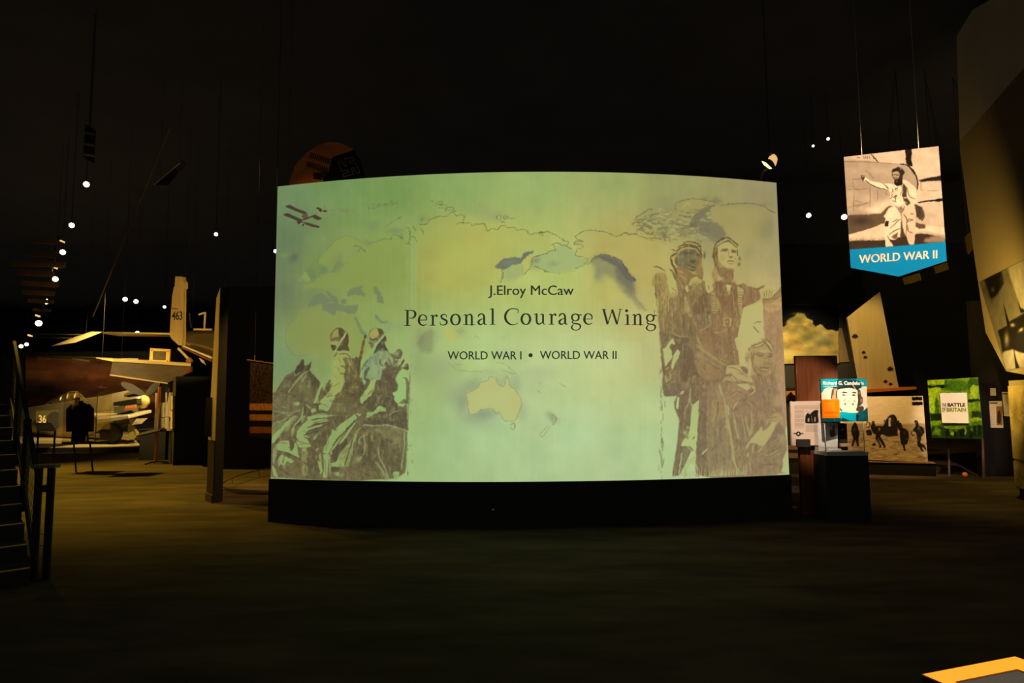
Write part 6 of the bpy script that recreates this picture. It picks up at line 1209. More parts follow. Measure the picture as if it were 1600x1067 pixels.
MB().slab([up(d1, .95) + nn * .012, up(d2, .95) + nn * .012, up(d2 + Vector((.012, 0, 0)), tz - .005) + nn * .012, up(d1t, tz - .125) + nn * .012], -nn * .01).build('tan_face', tanend, dv)
MB().slab([up(d1, .13) + nn * .012, up(d2, .13) + nn * .012, up(d2, .945) + nn * .012, up(d1, .945) + nn * .012], -nn * .01).build('wainscot', mat('dark brown paint', (.022, .013, .006), .7, spec=.1), dv)
MB().slab([up(d1, .0) + nn * .03, up(d2, .0) + nn * .03, up(d2, .12) + nn * .03, up(d1, .12) + nn * .03], -nn * .028).build('baseboard', mat('dark skirting', (.028, .018, .008), .6, spec=.2), dv)
dm = lerp(d1, d2, .35); MB().slab([up(dm, 1.0) + nn * .05 + Vector((-.06, 0, 0)), up(dm, 1.0) + nn * .05 + Vector((.04, 0, 0)), up(dm, 1.62) + nn * .05 + Vector((.05, 0, 0)), up(dm, 1.62) + nn * .05 + Vector((-.05, 0, 0))], -nn * .037).build('handset_panel', black, dv)

# low curved barrier rail
barrier = thing('barrier_rail', G(350, 765), 'low curved metal barrier rail on the carpet beside the divider wall', 'rail')
bp = [G(348.5, 765, .02), G(347, 757, .10), G(352, 752, .12), G(363, 746, .12), G(383, 739.5, .12), G(405, 734.5, .12), G(428, 731, .12), G(452, 728, .12)]
q = smooth_pts(np.array([list(p) for p in bp]), False, 5); MB().tube([Vector(p) for p in q], .016, 8).build('rail', brass, barrier)
for p in (bp[3], bp[5], bp[7]): MB().tube([Vector((p.x, p.y, .105)), Vector((p.x, p.y, 0))], .010, 6).build('support', brass, barrier)
MB().box((bp[0].x - .05, bp[0].y - .03, 0), (bp[0].x + .05, bp[0].y + .03, .02)).build('foot_plate', brass, barrier)

# ================================================================== LEFT HALL
# dark kiosk wall with pale panels on its left face
k1, k2, k3 = G(270, 727), G(324, 724), G(240, 692); kz = 2.15
ki = thing('kiosk_wall', ((k1.x + k2.x) / 2, k1.y, 0), 'black kiosk wall in the left hall carrying upright pale panels', 'wall')
MB().hexa([up(k1, 0), up(k2, 0), up(k2 + Vector((0, 4, 0)), 0), up(k3, 0)], [up(k1, kz), up(k2, kz), up(k2 + Vector((0, 4, 0)), kz), up(k3, kz)]).build('wall_body', black, ki)
kn = (k1 - k3).cross(Vector((0, 0, 1))).normalized(); kn = kn if kn.x < 0 else -kn
palem = mat('pale panel print', (.62, .54, .38), .6, noise=.35, scale=5)
for (ua, ub, va, vb, rot) in ((242.5, 247, 614, 672, 0), (250.6, 256.2, 629, 652, 0), (250.5, 255, 653, 671, 0), (258.6, 266.5, 613, 651, 0), (258, 264, 652, 673, 0), (267.2, 269.6, 618, 640, 0), (266.2, 269.2, 642, 670, 0)):
    c = [onplane(ua, vb, k1 + kn * .06, kn), onplane(ub, vb, k1 + kn * .06, kn), onplane(ub, va, k1 + kn * .06, kn), onplane(ua, va, k1 + kn * .06, kn)]
    MB().slab(c, -kn * .05).build('pale_panel', palem, ki)
# dark plinth with instruments in front
q1, q2 = G(216.5, 719), G(256, 719); YPt = q1.y; zp = P(240, 672, YPt).z
bpl = thing('black_plinth', ((q1.x + q2.x) / 2, YPt + .2, 0), 'low black plinth in front of the kiosk wall', 'plinth')
MB().box((q1.x, YPt, 0), (q2.x, YPt + .4, zp)).build('plinth_body', black, bpl, bevel=.01); MB().box((q1.x - .03, YPt - .03, zp), (q2.x + .03, YPt + .43, zp + .03)).build('plinth_top', darkmetal, bpl)
# orange stand with a reading arm
o1 = G(242.5, 724); st = thing('orange_stand', o1, 'slim orange stand with a dark reading tray by the kiosk wall', 'stand')
orm = mat('orange painted post', (.52, .15, .03), .5); zt_ = P(244, 604, o1.y).z
MB().tube([Vector((o1.x, o1.y, .02)), Vector((o1.x + .04, o1.y, zt_))], .035, 10).build('post', orm, st)
for a in (.4, 2.4, 4.4): MB().bar(Vector((o1.x, o1.y, .05)), Vector((o1.x + .3 * math.cos(a), o1.y + .3 * math.sin(a), .015)), .03).build('foot', darkmetal, st)
z_ = P(244, 676, o1.y).z; MB().slab([Vector((o1.x - .42, o1.y - .14, z_ - .10)), Vector((o1.x + .14, o1.y - .14, z_ + .03)), Vector((o1.x + .14, o1.y + .12, z_ + .10)), Vector((o1.x - .42, o1.y + .12, z_ - .02))], Vector((0, 0, .03))).build('reading_tray', darkmetal, st)
MB().box((o1.x - .03, o1.y - .055, P(244, 672, o1.y).z), (o1.x + .06, o1.y - .04, P(244, 638, o1.y).z)).build('notice', palem, st)

# fighter on its platform
YP = 19.6; pz = .16
plat = thing('aircraft_platform', (-12.5, YP, 0), 'low black platform under the fighter aircraft', 'platform')
xL, xR = -19.5, P(222, 690, YP).x
pf = [Vector((xL, YP, 0)), Vector((xR, YP, 0)), Vector((xR - 5.8, YP + 9, 0)), Vector((xL - 6, YP + 9, 0))]
MB().hexa(pf, [up(q, pz - .02) for q in pf]).build('fascia', black, plat); MB().hexa([up(q, pz - .018) for q in pf], [up(q, pz) for q in pf]).build('deck', mat('pale deck', (.40, .32, .16), .6, noise=.2, scale=2), plat)
ol = mat('aluminium skin', (.50, .43, .26), .40, metal=.72, noise=.12, scale=1.2); dark_ol = mat('olive drab skin', (.12, .11, .05), .5)
fig = thing('fighter_aircraft', P(140, 682, 23.5), 'old propeller fighter aircraft numbered 36 parked on the platform at left', 'aircraft')
fig.location.z = pz
def ring(u, vt, vb, y, wid=.62, n=18, pw=1.0):
    a, b = P(u, vt, y), P(u, vb, y); c = (a + b) / 2; hz = (a - b).length / 2
    return [c + Vector((0, math.cos(t) * hz * wid, math.sin(t) * hz)) for t in [2 * math.pi * k / n for k in range(n)]]
secs = [(-40, 640, 668, 28.5), (0, 639, 672, 27.5), (40, 637, 677, 26.4), (66, 633, 681, 25.6), (90, 628, 684, 25.0), (112, 624, 685, 24.3), (135, 621.5, 682, 23.6), (160, 618, 675, 22.9), (185, 612.5, 668, 22.3), (205, 608.5, 662, 21.8), (216, 611, 655, 21.5), (224, 615, 643, 21.3)]
MB().loft([ring(u, a, b, y) for u, a, b, y in secs]).build('fuselage', ol, fig, smooth=True)
MB().loft([ring(224, 615.5, 641, 21.29, .9), ring(228, 617, 638, 21.2, .9), ring(231.5, 621, 634, 21.1, .9), ring(233, 626, 629, 21.05, .9)]).build('spinner', mat('spinner yellow', (.50, .38, .14), .4), fig, smooth=True)
# canopy: glazed hump with frames
canm = mat('canopy glazing', (.16, .13, .07), .12, spec=.8)
csec = [(72, 632, 640, 25.5), (84, 624, 640, 25.1), (97, 618, 640, 24.75), (109, 613.5, 640, 24.4), (119, 613, 640, 24.1), (126, 617, 640, 23.9), (131, 622.5, 640, 23.75)]
MB().loft([ring(u, a, b, y, .42, 14) for u, a, b, y in csec]).build('canopy', canm, fig, smooth=True)
def arch(u, vt, vb, y): return [p for p in ring(u, vt, vb, y, .44, 28)[1:14]]
for u, vt, y in ((97, 617.4, 24.75), (108, 613, 24.42), (119.5, 612.4, 24.08)):
    MB().tube(arch(u, vt, 640, y), .035, 6).build('canopy_frame', ol, fig, smooth=True)
MB().tube([P(u, a - .4, y - .02) for u, a, b, y in csec], .035, 6).build('canopy_rail', ol, fig)
# exhausts in their dark recess
MB().slab([P(177, 634, 21.2), P(214, 631, 20.75), P(213, 622.5, 20.75), P(177, 628.5, 21.2)], Vector((0, .3, 0))).build('exhaust_recess', black, fig)
exm = mat('heated exhaust steel', (.26, .10, .035), .5)
for k in range(6):
    u = 198 + 2.7 * k; MB().tube([P(u, 635.5 - .35 * k, 20.75), P(u - 1.2, 640 - .35 * k, 20.6)], .05, 8).build('exhaust_stub', exm, fig)
MB().slab([P(178, 645, 21.1), P(206, 643, 20.8), P(212, 632.5, 20.75), P(178, 636, 21.15)], Vector((0, .3, 0))).build('cowl_panel', dark_ol, fig)
# wing toward the viewer, gear, propeller
MB().hexa([P(146, 658, 22.6), P(151, 662, 20.6), P(201, 654, 20.2), P(237, 645, 20.9), P(205, 650, 22.2)], [P(146, 645, 22.6), P(151, 655, 20.6), P(201, 649, 20.2), P(237, 640, 20.9), P(200, 643, 22.2)]).build('wing', mat('bright wing skin', (.72, .66, .52), .3, metal=.5), fig, bevel=.02)
MB().hexa([P(60, 670, 28), P(84, 668, 28), P(160, 664, 25), P(120, 668, 25)], [P(60, 667, 28), P(84, 665, 28), P(160, 659, 25), P(120, 663, 25)]).build('wing', ol, fig)
def blade(u0, v0, u1, v1, y):
    a, b = P(u0, v0, y), P(u1, v1, y); d = (b - a); s = Vector((-d.z, 0, d.x)).normalized()
    pts = [(0, .05), (.25, .10), (.6, .125), (.9, .08), (1, .02)]
    return MB().slab([a + d * t + s * w for t, w in pts] + [a + d * t - s * w for t, w in reversed(pts)], Vector((0, .05, 0)))
for q in ((228, 618, 249.5, 596.5), (225, 617, 189, 598), (226, 634, 214, 642)): blade(*q, 21.15).build('propeller_blade', black, fig)
tyre = mat('black tyre', (.02, .02, .02), .7)
def wheel(u, v, y, r, nm='wheel'):
    c = P(u, v, y); c.z = pz + r; mb = MB(); prof = [(-.11, r * .55), (-.11, r * .9), (-.07, r), (.07, r), (.11, r * .9), (.11, r * .55)]
    mb.loft([[c + Vector((0, dx, 0)) + Vector((math.cos(t) * rr, 0, math.sin(t) * rr)) for t in [2 * math.pi * k / 24 for k in range(24)]] for dx, rr in prof]); o = mb.build(nm, tyre, fig, smooth=True)
    MB().loft([[c + Vector((0, dx, 0)) + Vector((math.cos(t) * rr, 0, math.sin(t) * rr)) for t in [2 * math.pi * k / 16 for k in range(16)]] for dx, rr in ((-.09, r * .5), (.09, r * .5))]).build('hub', steel, o); return c
for (u, v, y) in ((174, 676, 20.9), (122, 676, 25.2)):
    c = wheel(u, v, y, .34); MB().tube([c + Vector((0, 0, 0)), Vector((c.x + .1, c.y, P(u, 655, y).z))], .05, 8).build('gear_strut', steel, fig)
MB().slab([P(199, 688, 20.7), P(214, 683, 20.6), P(216.5, 677, 20.6), P(209, 664, 20.6), P(200, 662, 20.7)], Vector((0, .04, 0))).build('gear_door', mat('olive gear door', (.26, .23, .07), .5), fig)
MB().slab([P(201, 655, 20.55), P(231, 653, 20.5), P(221, 662, 20.5), P(205, 664, 20.55)], Vector((0, .05, 0))).build('wheel_fairing', mat('bright wing skin', (.72, .66, .52), .3), fig)
onf = lambda u, v: P(u, v, 24.25)
numm = mat('cream numerals', (.70, .58, .34), .6)
MB().slab([P(56, 669, 24.4), P(98, 670, 24.2), P(98, 640, 24.2), P(56, 642, 24.4)], Vector((0, .3, 0))).build('number_panel', dark_ol, fig)
put_text('lettering', '36', 60.5, 72.3, 660.5, 11.8, lambda u, v: P(u, v, 24.15), numm, fig, .02)
dk = [P(85 + 11.5 * math.cos(t), 656 + 13 * math.sin(t), 24.12) for t in [2 * math.pi * k / 28 for k in range(28)]]; MB().slab(dk, Vector((0, .04, 0))).build('dark_disc', black, fig)  # round black patch on the fuselage side

# painted sunset behind the fighter
def dusk_art():
    A = Art(56, 546, 262, 660, 3, (40, 20, 12)); A.at(40, 540, 5.927)
    A.f('140,60 700,90 1320,140 1320,520 100,430', (110, 70, 40), .8, 5)
    n = fnoise(A.H, A.W, 30, 120, 5)[..., None]; A.a *= (1 + .45 * n)
    for sp, c, a in (('420,210,160,30', (150, 84, 36), .7), ('640,290,160,40', (156, 86, 36), .7), ('240,260,110,40', (142, 78, 30), .6), ('300,190,120,40', (96, 56, 40), .6), ('560,200,120,30', (90, 56, 44), .5), ('900,330,160,40', (124, 66, 26), .6), ('500,340,300,30', (70, 36, 18), .5), ('160,160,120,60', (90, 50, 20), .4), ('700,400,500,60', (48, 26, 14), .6), ('200,420,200,80', (16, 12, 10), .8)): A.b(sp, c, a)
    A.warp(2.5, 10)
    A.s_('500,250 430,350', (90, 50, 26), 1, .5).s_('660,385 760,390', (140, 90, 40), 1.2, .8).s_('690,370 710,385', (150, 96, 40), 1, .8)
    return A
board('dusk_mural', 'painted dusk sky mural behind the fighter aircraft', 'mural', [(40, 660), (266, 652), (266, 562), (40, 556)], 30.66, 30.66, .12, dusk_art(), 220, 110)
struct(MB().box((P(0, 600, 30.8).x, 30.8, 0), (P(300, 600, 30.8).x, 31.0, 3.9)).build('wall_hall_end', partm))

# glass case with a dark uniform jacket on two thin legs
YJ = G(110, 739).y
jc = thing('jacket_case', (P(121, 690, YJ).x, YJ + .2, 0), 'tall glass case on two thin legs in front of the fighter', 'case')
jl, jr, jt, jb = P(97.5, 670, YJ).x, P(150.5, 670, YJ).x, P(120, 613, YJ).z, P(120, 694, YJ).z
MB().box((jl, YJ, jb), (jr, YJ + .5, jb + .05)).build('case_floor', darkmetal, jc)
gl2 = glass_mat('jacket case glass', (.97, .95, .9))
for lo, hi in (((jl, YJ + .002, jb + .051), (jr, YJ + .008, jt)), ((jl, YJ + .492, jb + .051), (jr, YJ + .498, jt)), ((jl, YJ + .01, jb + .051), (jl + .006, YJ + .49, jt)), ((jr - .006, YJ + .01, jb + .051), (jr, YJ + .49, jt))): MB().box(lo, hi).build('glass_pane', gl2, jc)
ed = mat('brass case edge', (.30, .22, .09), .4, metal=.4)
MB().box((jl + .12, YJ - .002, jt), (jr, YJ + .5, jt + .012)).build('case_lid', ed, jc)
MB().box((jl - .004, YJ + .36, jb + .05), (jl + .085, YJ + .41, P(100, 621, YJ).z)).build('back_post', mat('tan post', (.46, .34, .14), .55), jc)
for xx in (jr - .012, ): MB().box((xx, YJ - .006, jb + .05), (xx + .012, YJ + .0, jt)).build('corner_strip', ed, jc)
for u in (109.5, 135): 
    a = P(u, 694, YJ); f = G(u - 2.2, 740); MB().tube([Vector((a.x, YJ + .12, jb)), Vector((f.x, YJ + .12, 0))], .018, 8).build('leg', darkmetal, jc)
suit = mat('black wool', (.016, .015, .015), .9, spec=.1)
jk = thing('uniform_jacket', (P(124, 690, YJ).x, YJ + .22, jb + .055), 'black uniform jacket standing in the glass case', 'jacket')
def jring(u, v, w, d, n=20):
    c = P(u, v, YJ + .22); return [c + Vector((math.cos(t) * w, math.sin(t) * d, 0)) for t in [2 * math.pi * k / n for k in range(n)]]
MB().loft([jring(125, 689.5, .185, .12), jring(125, 676, .175, .11), jring(125, 660, .165, .11), jring(125, 645, .185, .12), jring(125, 636, .19, .11), jring(125, 631.5, .15, .08), jring(125.5, 628.5, .06, .05), jring(125.5, 626, .055, .05)]).build('jacket_body', suit, jk, smooth=True)
for s, u in ((-1, 110.5), (1, 140.5)):
    MB().tube([P(125 + s * 11, 633.5, YJ + .22), P(125 + s * 16.2, 640, YJ + .22), P(125 + s * 17, 655, YJ + .20), P(125 + s * 17, 674, YJ + .16)], [.06, .07, .06, .055], 12).build('sleeve', suit, jk, smooth=True)
MB().slab([P(132.5, 690, YJ + .06), P(135.5, 690, YJ + .06), P(134.6, 681, YJ + .06), P(133.6, 681, YJ + .06)], Vector((0, .02, 0))).build('bright_tag', numm, jk)
# slanted reading rail in front of the fighter
rr = thing('reading_rail', (P(70, 672, 17.6).x, 17.6, 0), 'slanted pale reading rail beneath the number on the fighter', 'panel')
MB().slab([P(57.5, 672, 17.5), P(88, 672, 17.5), P(80, 660.5, 17.9), P(54, 660.5, 17.9)], Vector((0, .02, -.03))).build('rail_board', mat('pale rail print', (.62, .5, .36), .6, noise=.4, scale=4), rr)
for u in (60, 86): MB().tube([P(u, 671, 17.7), Vector((P(u, 671, 17.7).x, 17.7, 0))], .025, 8).build('leg', darkmetal, rr)

# ---- aircraft hung in the upper left hall
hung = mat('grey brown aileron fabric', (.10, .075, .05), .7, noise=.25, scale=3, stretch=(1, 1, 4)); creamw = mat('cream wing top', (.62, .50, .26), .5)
YW = 16.4
wg = thing('hanging_wing', P(235, 580, YW), 'dark wing with a pale lit top edge hung above the kiosk wall', 'wing')
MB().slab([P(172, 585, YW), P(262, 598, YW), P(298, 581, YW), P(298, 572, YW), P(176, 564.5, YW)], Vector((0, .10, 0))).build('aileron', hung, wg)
MB().hexa([P(176, 564.5, YW - .02), P(298, 572, YW - .02), P(298, 570, YW + .7), P(150, 560, YW + .7)], [P(177, 561.5, YW - .02), P(298, 568.5, YW - .02), P(298, 566.5, YW + .7), P(150, 558, YW + .7)]).build('wing_top', creamw, wg)  # light on the top and lower edges is put into the cream
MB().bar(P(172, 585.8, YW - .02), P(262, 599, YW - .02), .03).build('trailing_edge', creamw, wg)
MB().box(tuple(P(291.5, 580.5, YW - .03)), tuple(P(298, 575.5, YW + .05))).build('tip_light', mat('red marker', (.40, .015, .02), .4), wg)
for u in (190, 285): MB().tube([P(u, 562, YW + .4), Vector((P(u, 562, YW + .4).x, YW + .4, ZC))], .0025, 5).build('wire', wirem, wg)
fs = thing('framed_sign', P(249, 566, YW + .5), 'small yellow framed sign standing on the hanging wing', 'sign')
fy = YW + .5; MB().slab([P(233.2, 565.5, fy), P(264.2, 567, fy), P(265.5, 545.5, fy), P(234.5, 543.8, fy)], Vector((0, .05, 0))).build('frame', mat('yellow frame', (.72, .52, .14), .5), fs)
MB().slab([P(238.6, 562, fy - .006), P(258.8, 562.8, fy - .006), P(259.4, 549, fy - .006), P(239, 548, fy - .006)], Vector((0, .012, 0))).build('sign_face', mat('dark printed face', (.10, .08, .04), .6, noise=.7, scale=22), fs)
for q in ((237, 547), (262, 549), (236, 563), (261.5, 564)): MB().slab([P(q[0] + 1 * math.cos(t), q[1] + 1 * math.sin(t), fy - .01) for t in [k * math.pi / 4 for k in range(8)]], Vector((0, .012, 0))).build('frame_boss', mat('red brown boss', (.35, .10, .03), .5), fs)
YT2 = 17.2
ta_ = thing('tail_aircraft', P(290, 540, YT2), 'hung aircraft with a tall cream fin numbered 463', 'aircraft')
k = 5.336
fo = [(285, 60), (345, 65), (348, 95), (362, 110), (362, 160), (348, 170), (347, 400), (346, 590), (338, 640), (310, 635), (260, 590), (240, 560), (240, 500), (250, 350), (258, 240), (272, 150), (280, 145)]
foc = [P(220 + a / k, 420 + b / k, YT2) for a, b in fo]
MB().slab(foc, Vector((.06, .10, 0))).build('tail_fin', mat('cream fin skin', (.56, .42, .20), .5, noise=.18, scale=2, stretch=(5, 1, .6)), ta_, bevel=.012)
put_text('lettering', '463', 268.8, 284.8, 499.5, 13.2, lambda u, v: P(u, v, YT2 - .012), blackink, ta_, .02)
MB().slab([P(269, 481.5, YT2 - .012), P(278, 482, YT2 - .012), P(278, 483, YT2 - .012), P(269, 482.5, YT2 - .012)], Vector((0, .004, 0))).build('rudder_gap', blackink, ta_)
MB().slab([P(160, 521.3, YT2), P(266, 522.6, YT2), P(266, 520, YT2), P(160, 518.2, YT2)], Vector((0, .7, 0))).build('tailplane', creamw, ta_)
polished = mat('polished metal skin', (.46, .37, .20), .30, metal=.85); stripe = mat('white cheat line', (.80, .72, .62), .35); redst = mat('red brown belly', (.22, .07, .03), .4)
def fring(u, vt, vb, y, n=18):
    a, b = P(u, vt, y), P(u, vb, y); c = (a + b) / 2; h = (a - b).length / 2; return [c + Vector((0, math.cos(t) * h * .8, math.sin(t) * h)) for t in [2 * math.pi * j / n for j in range(n)]]
MB().loft([fring(u, a, b, y) for u, a, b, y in ((284, 521, 540, 17.6), (292, 517, 546, 17.6), (306, 516.5, 551, 17.6), (322, 516.5, 557, 17.6), (338, 516.5, 563, 17.6), (380, 518, 570, 17.6))]).build('fuselage', polished, ta_, smooth=True)
MB().slab([P(285, 541.5, 17.05), P(330, 560.5, 16.95), P(330, 557.2, 16.95), P(285, 539.5, 17.05)], Vector((0, .15, 0))).build('cheat_line', stripe, ta_)
MB().slab([P(283, 543.5, 17.1), P(330, 565.5, 17.0), P(330, 561, 17.0), P(283, 541.6, 17.1)], Vector((0, .3, 0))).build('belly_strake', redst, ta_)
MB().slab([P(310.5, 559, 16.9), P(318, 563, 16.9), P(321.5, 570.5, 16.9), P(315, 566, 16.9)], Vector((0, .03, 0))).build('gear_door', creamw, ta_)
MB().bar(P(278.5, 544, 16.9), P(296, 562, 16.9), .05).build('strut', creamw, ta_); MB().tube([P(294, 561, 16.9), P(298.5, 567, 16.9)], .08, 8).build('joint', exm, ta_)
MB().bar(P(303, 514.6, 17.3), P(331, 515, 17.3), .05).build('dorsal_rail', creamw, ta_)
MB().bar(P(320.8, 488, 17.3), P(319.4, 515, 17.3), .04).build('mast', creamw, ta_); MB().bar(P(310.5, 491.6, 17.3), P(320.5, 488.6, 17.3), .04).build('mast_arm', creamw, ta_); MB().bar(P(296, 489, 17.3), P(299, 512, 17.3), .03).build('aerial', steel, ta_)
for u in (300, 350): MB().tube([P(u, 518, 17.6), Vector((P(u, 518, 17.6).x, 17.6, ZC))], .0025, 5).build('wire', wirem, ta_)
lw = thing('lit_wing_tip', P(115, 535, 21), 'warm lit wing underside hung high in the left hall', 'wing')
MB().slab([P(80, 541, 21.5), P(118, 535, 20.8), P(152, 522, 20.4), P(134, 521.5, 20.8), P(108, 530, 21.2)], Vector((0, .25, .10))).build('wing_skin', creamw, lw)
for va, vb in ((521.8, 522.6), (526.5, 528.5)): MB().bar(P(48, va, 21.6), P(126, vb, 21.2), .03).build('spar', hung, lw)
MB().tube([P(134, 521, 20.8), P(138, 480, 20.8), Vector((P(138, 480, 20.8).x, 20.8, ZC))], .003, 5).build('wire', wirem, lw)
up_wing = thing('upper_wing', P(110, 556, 18.5), 'long dark wing edge with a bright lit patch above the fighter', 'wing')
MB().slab([P(64, 558.5, 18.6), P(178, 563.5, 18.4), P(178, 559, 18.4), P(64, 555.5, 18.6)], Vector((0, 1.2, .05))).build('wing_skin', mat('olive wing skin', (.20, .16, .06), .45), up_wing)
MB().slab([P(112, 561, 18.3), P(139, 565.5, 18.25), P(137, 562, 18.25), P(114, 559.5, 18.3)], Vector((0, .06, 0))).build('bright_patch', stripe, up_wing)  # small pale slab on the front of the wing
for u in (80, 160): MB().tube([P(u, 557, 18.9), Vector((P(u, 557, 18.9).x, 18.9, ZC))], .0025, 5).build('wire', wirem, up_wing)
cb = thing('stay_cable', P(145, 495, 17), 'thin diagonal stay cable high in the left hall', 'cable'); a, b = P(145, 495, 17), P(186, 395, 17); MB().tube([a, b, a + (b - a) * ((ZC - a.z) / (b.z - a.z))], .018, 5).build('cable', mat('faint brass cable', (.22, .15, .06), .6), cb)
gw = thing('hanging_glider_wing', P(260, 275, 14), 'thin lit wing edge hung high above the left hall', 'wing')
MB().slab([P(241, 288.5, 14), P(284, 252.5, 14.3), P(290, 258, 14.6), P(262, 290, 14.3)], Vector((0, .03, .05))).build('wing_skin', mat('dark fabric', (.05, .042, .03), .8), gw); MB().bar(P(241, 288.5, 13.97), P(281, 254.5, 14.27), .022).build('leading_edge', creamw, gw)
for u, v in ((250, 281), (280, 256)): MB().tube([P(u, v, 14.2), Vector((P(u, v, 14.2).x, 14.2, ZC))], .0025, 5).build('wire', wirem, gw)

# ---- stair with its railing at far left
st0 = G(46, 915); sdir = Vector((-.66, .75, 0)); sdir.normalize(); sside = Vector((-sdir.y, sdir.x, 0)) * 1.0
if sside.x > 0: sside = -sside
RISE, RUN, SW, NS = .14, .36, 1.5, 11
stm = mat('dark stair carpet', (.020, .017, .011), .9, noise=.3, scale=6)
stair = thing('staircase', st0, 'dark carpeted stair rising away at the far left', 'stairs')
for i in range(NS):
    a = st0 + sdir * RUN * i; b = a + sdir * RUN
    MB().hexa([a, b, b + sside * SW, a + sside * SW], [q + Vector((0, 0, RISE * (i + 1))) for q in (a, b, b + sside * SW, a + sside * SW)]).build('step', stm, stair, label=None)
    e0 = a + Vector((0, 0, RISE * (i + 1) + .004)); MB().bar(e0 + sdir * .02, e0 + sdir * .02 + sside * SW, .04, .012).build('nosing', mat('pale lit nosing', (.10, .085, .04), .5), stair)  # light on the step edges put into a paler nosing colour
rg = thing('stair_railing', G(74, 905), 'dark metal stair railing with thin cables at the far left', 'railing')
railm = mat('dark rail paint', (.016, .016, .012), .6, spec=.2); cablem = mat('steel cable', (.16, .15, .08), .5)
r0_, r1_ = G(52, 905), G(71.5, 905); hp = P(81, 726, r1_.y).z
for p in (r0_, r1_): MB().box((p.x - .03, p.y - .012, 0), (p.x + .03, p.y + .012, hp - .03)).build('post', railm, rg)
MB().box((r0_.x - .05, r0_.y - .04, hp - .028), (r1_.x + .05, r0_.y + .04, hp)).build('post_cap', mat('tan lit cap', (.12, .10, .045), .5), rg)  # cap colour holds the light on its top; the posts stay dark
sl = RISE / RUN; LN = NS * RUN
def onrail(L, h): return r0_ + sdir * L + Vector((0, 0, h + sl * L))
MB().bar(onrail(-.02, .86), onrail(LN, .86), .034, .045).build('handrail', railm, rg)
MB().bar(onrail(.15, .16), onrail(LN, .16), .04, .04).build('bottom_rail', railm, rg)
MB().bar(onrail(0, .80), r1_ + Vector((0, 0, .80)), .04, .06).build('bracket', railm, rg)
for j in range(3):
    L = 1.35 * (j + 1); a = onrail(L, -.1); a.z = max(a.z, 0); MB().bar(a, onrail(L, .87), .05).build('post', railm, rg)
for j in range(9): MB().tube([onrail(.05, .22 + .068 * j), onrail(LN - .02, .22 + .068 * j)], .0035, 5).build('cable', cablem, rg)
for j in range(4): z = .10 + .10 * j; MB().tube([r0_ + Vector((.03, 0, z)), r1_ + Vector((-.03, 0, z - .01))], .004, 5).build('cable', cablem, rg)
rg2 = thing('stair_railing', r0_ + sside * .55, 'pale edged inner stair rail left of the cable railing', 'railing')
o_ = sside * .62
MB().tube([onrail(.5, .95) + o_, onrail(LN, .95) + o_], .012, 8).build('handrail', mat('worn rail paint', (.07, .066, .034), .5, spec=.2), rg2)
for j in range(3): L = .6 + 1.4 * j; a = onrail(L, 0) + o_; a.z = RISE * (int((L) / RUN) + 1) ; MB().bar(a, onrail(L, .94) + o_, .025).build('post', railm, rg2)

# ---- lamps: track heads whose lenses glow
lensm = mat('lamp lens', (.9, .8, .6), .3, emit=(1, .78, .40), estr=14.0); lenscool = mat('cool lamp lens', (.9, .85, .7), .3, emit=(1, .93, .74), estr=7.0); glint = mat('lamp top reflection', (.8, .5, .1), .4, emit=(1, .62, .16), estr=1.1)
def track_lamp(u, v, y, r, label, lens, grp='glowing ceiling lamps', vent=None, name='track_lamp'):
    c = P(u, v, y); t = thing(name, c, label, 'lamp', grp); dn = (EYE + Vector((0, 0, -.4)) - c).normalized(); s = dn.orthogonal().normalized(); w = dn.cross(s)
    def rg_(o, rr, n=14): return [c + dn * o + (s * math.cos(a) + w * math.sin(a)) * rr for a in [2 * math.pi * k / n for k in range(n)]]
    MB().loft([rg_(-.30, r * .7), rg_(-.22, r * 1.1), rg_(0, r * 1.25), rg_(0, r * 1.05), rg_(-.02, r * 1.04)]).build('lamp_body', darkmetal, t)
    MB().loft([rg_(-.018, r * 1.0), rg_(.004, r * .96), rg_(.012, r * .6)]).build('lens', lens, t)
    MB().tube([c - dn * .2, c - dn * .2 + Vector((0, 0, .25)), Vector((c.x - dn.x * .2, c.y - dn.y * .2, ZC))], .006, 5).build('stem', wirem, t)
    if vent:  # glowing sliver standing in for a reflection on the lamp's top
        a = P(vent[0], vent[1], y); MB().bar(a + Vector((-vent[2] * y / 1000, 0, .02)), a + Vector((vent[2] * y / 1000, 0, -vent[2] * y / 2000)), .0028 * y, .0022 * y).build('top_glint', glint, t)
    return t
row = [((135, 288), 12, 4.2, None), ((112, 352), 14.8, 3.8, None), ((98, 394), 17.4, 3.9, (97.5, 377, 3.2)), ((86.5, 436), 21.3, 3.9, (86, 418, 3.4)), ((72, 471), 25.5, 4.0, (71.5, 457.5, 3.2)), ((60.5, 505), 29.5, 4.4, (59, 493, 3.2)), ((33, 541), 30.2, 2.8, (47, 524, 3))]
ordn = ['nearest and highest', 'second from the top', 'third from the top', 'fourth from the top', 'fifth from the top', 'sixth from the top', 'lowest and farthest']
for ((u, v), y, r, vt), w in zip(row, ordn): track_lamp(u, v, y, r * y / 1000, 'glowing lamp in the descending row at left, %s' % w, lensm, 'row of glowing lamps at left', vt)
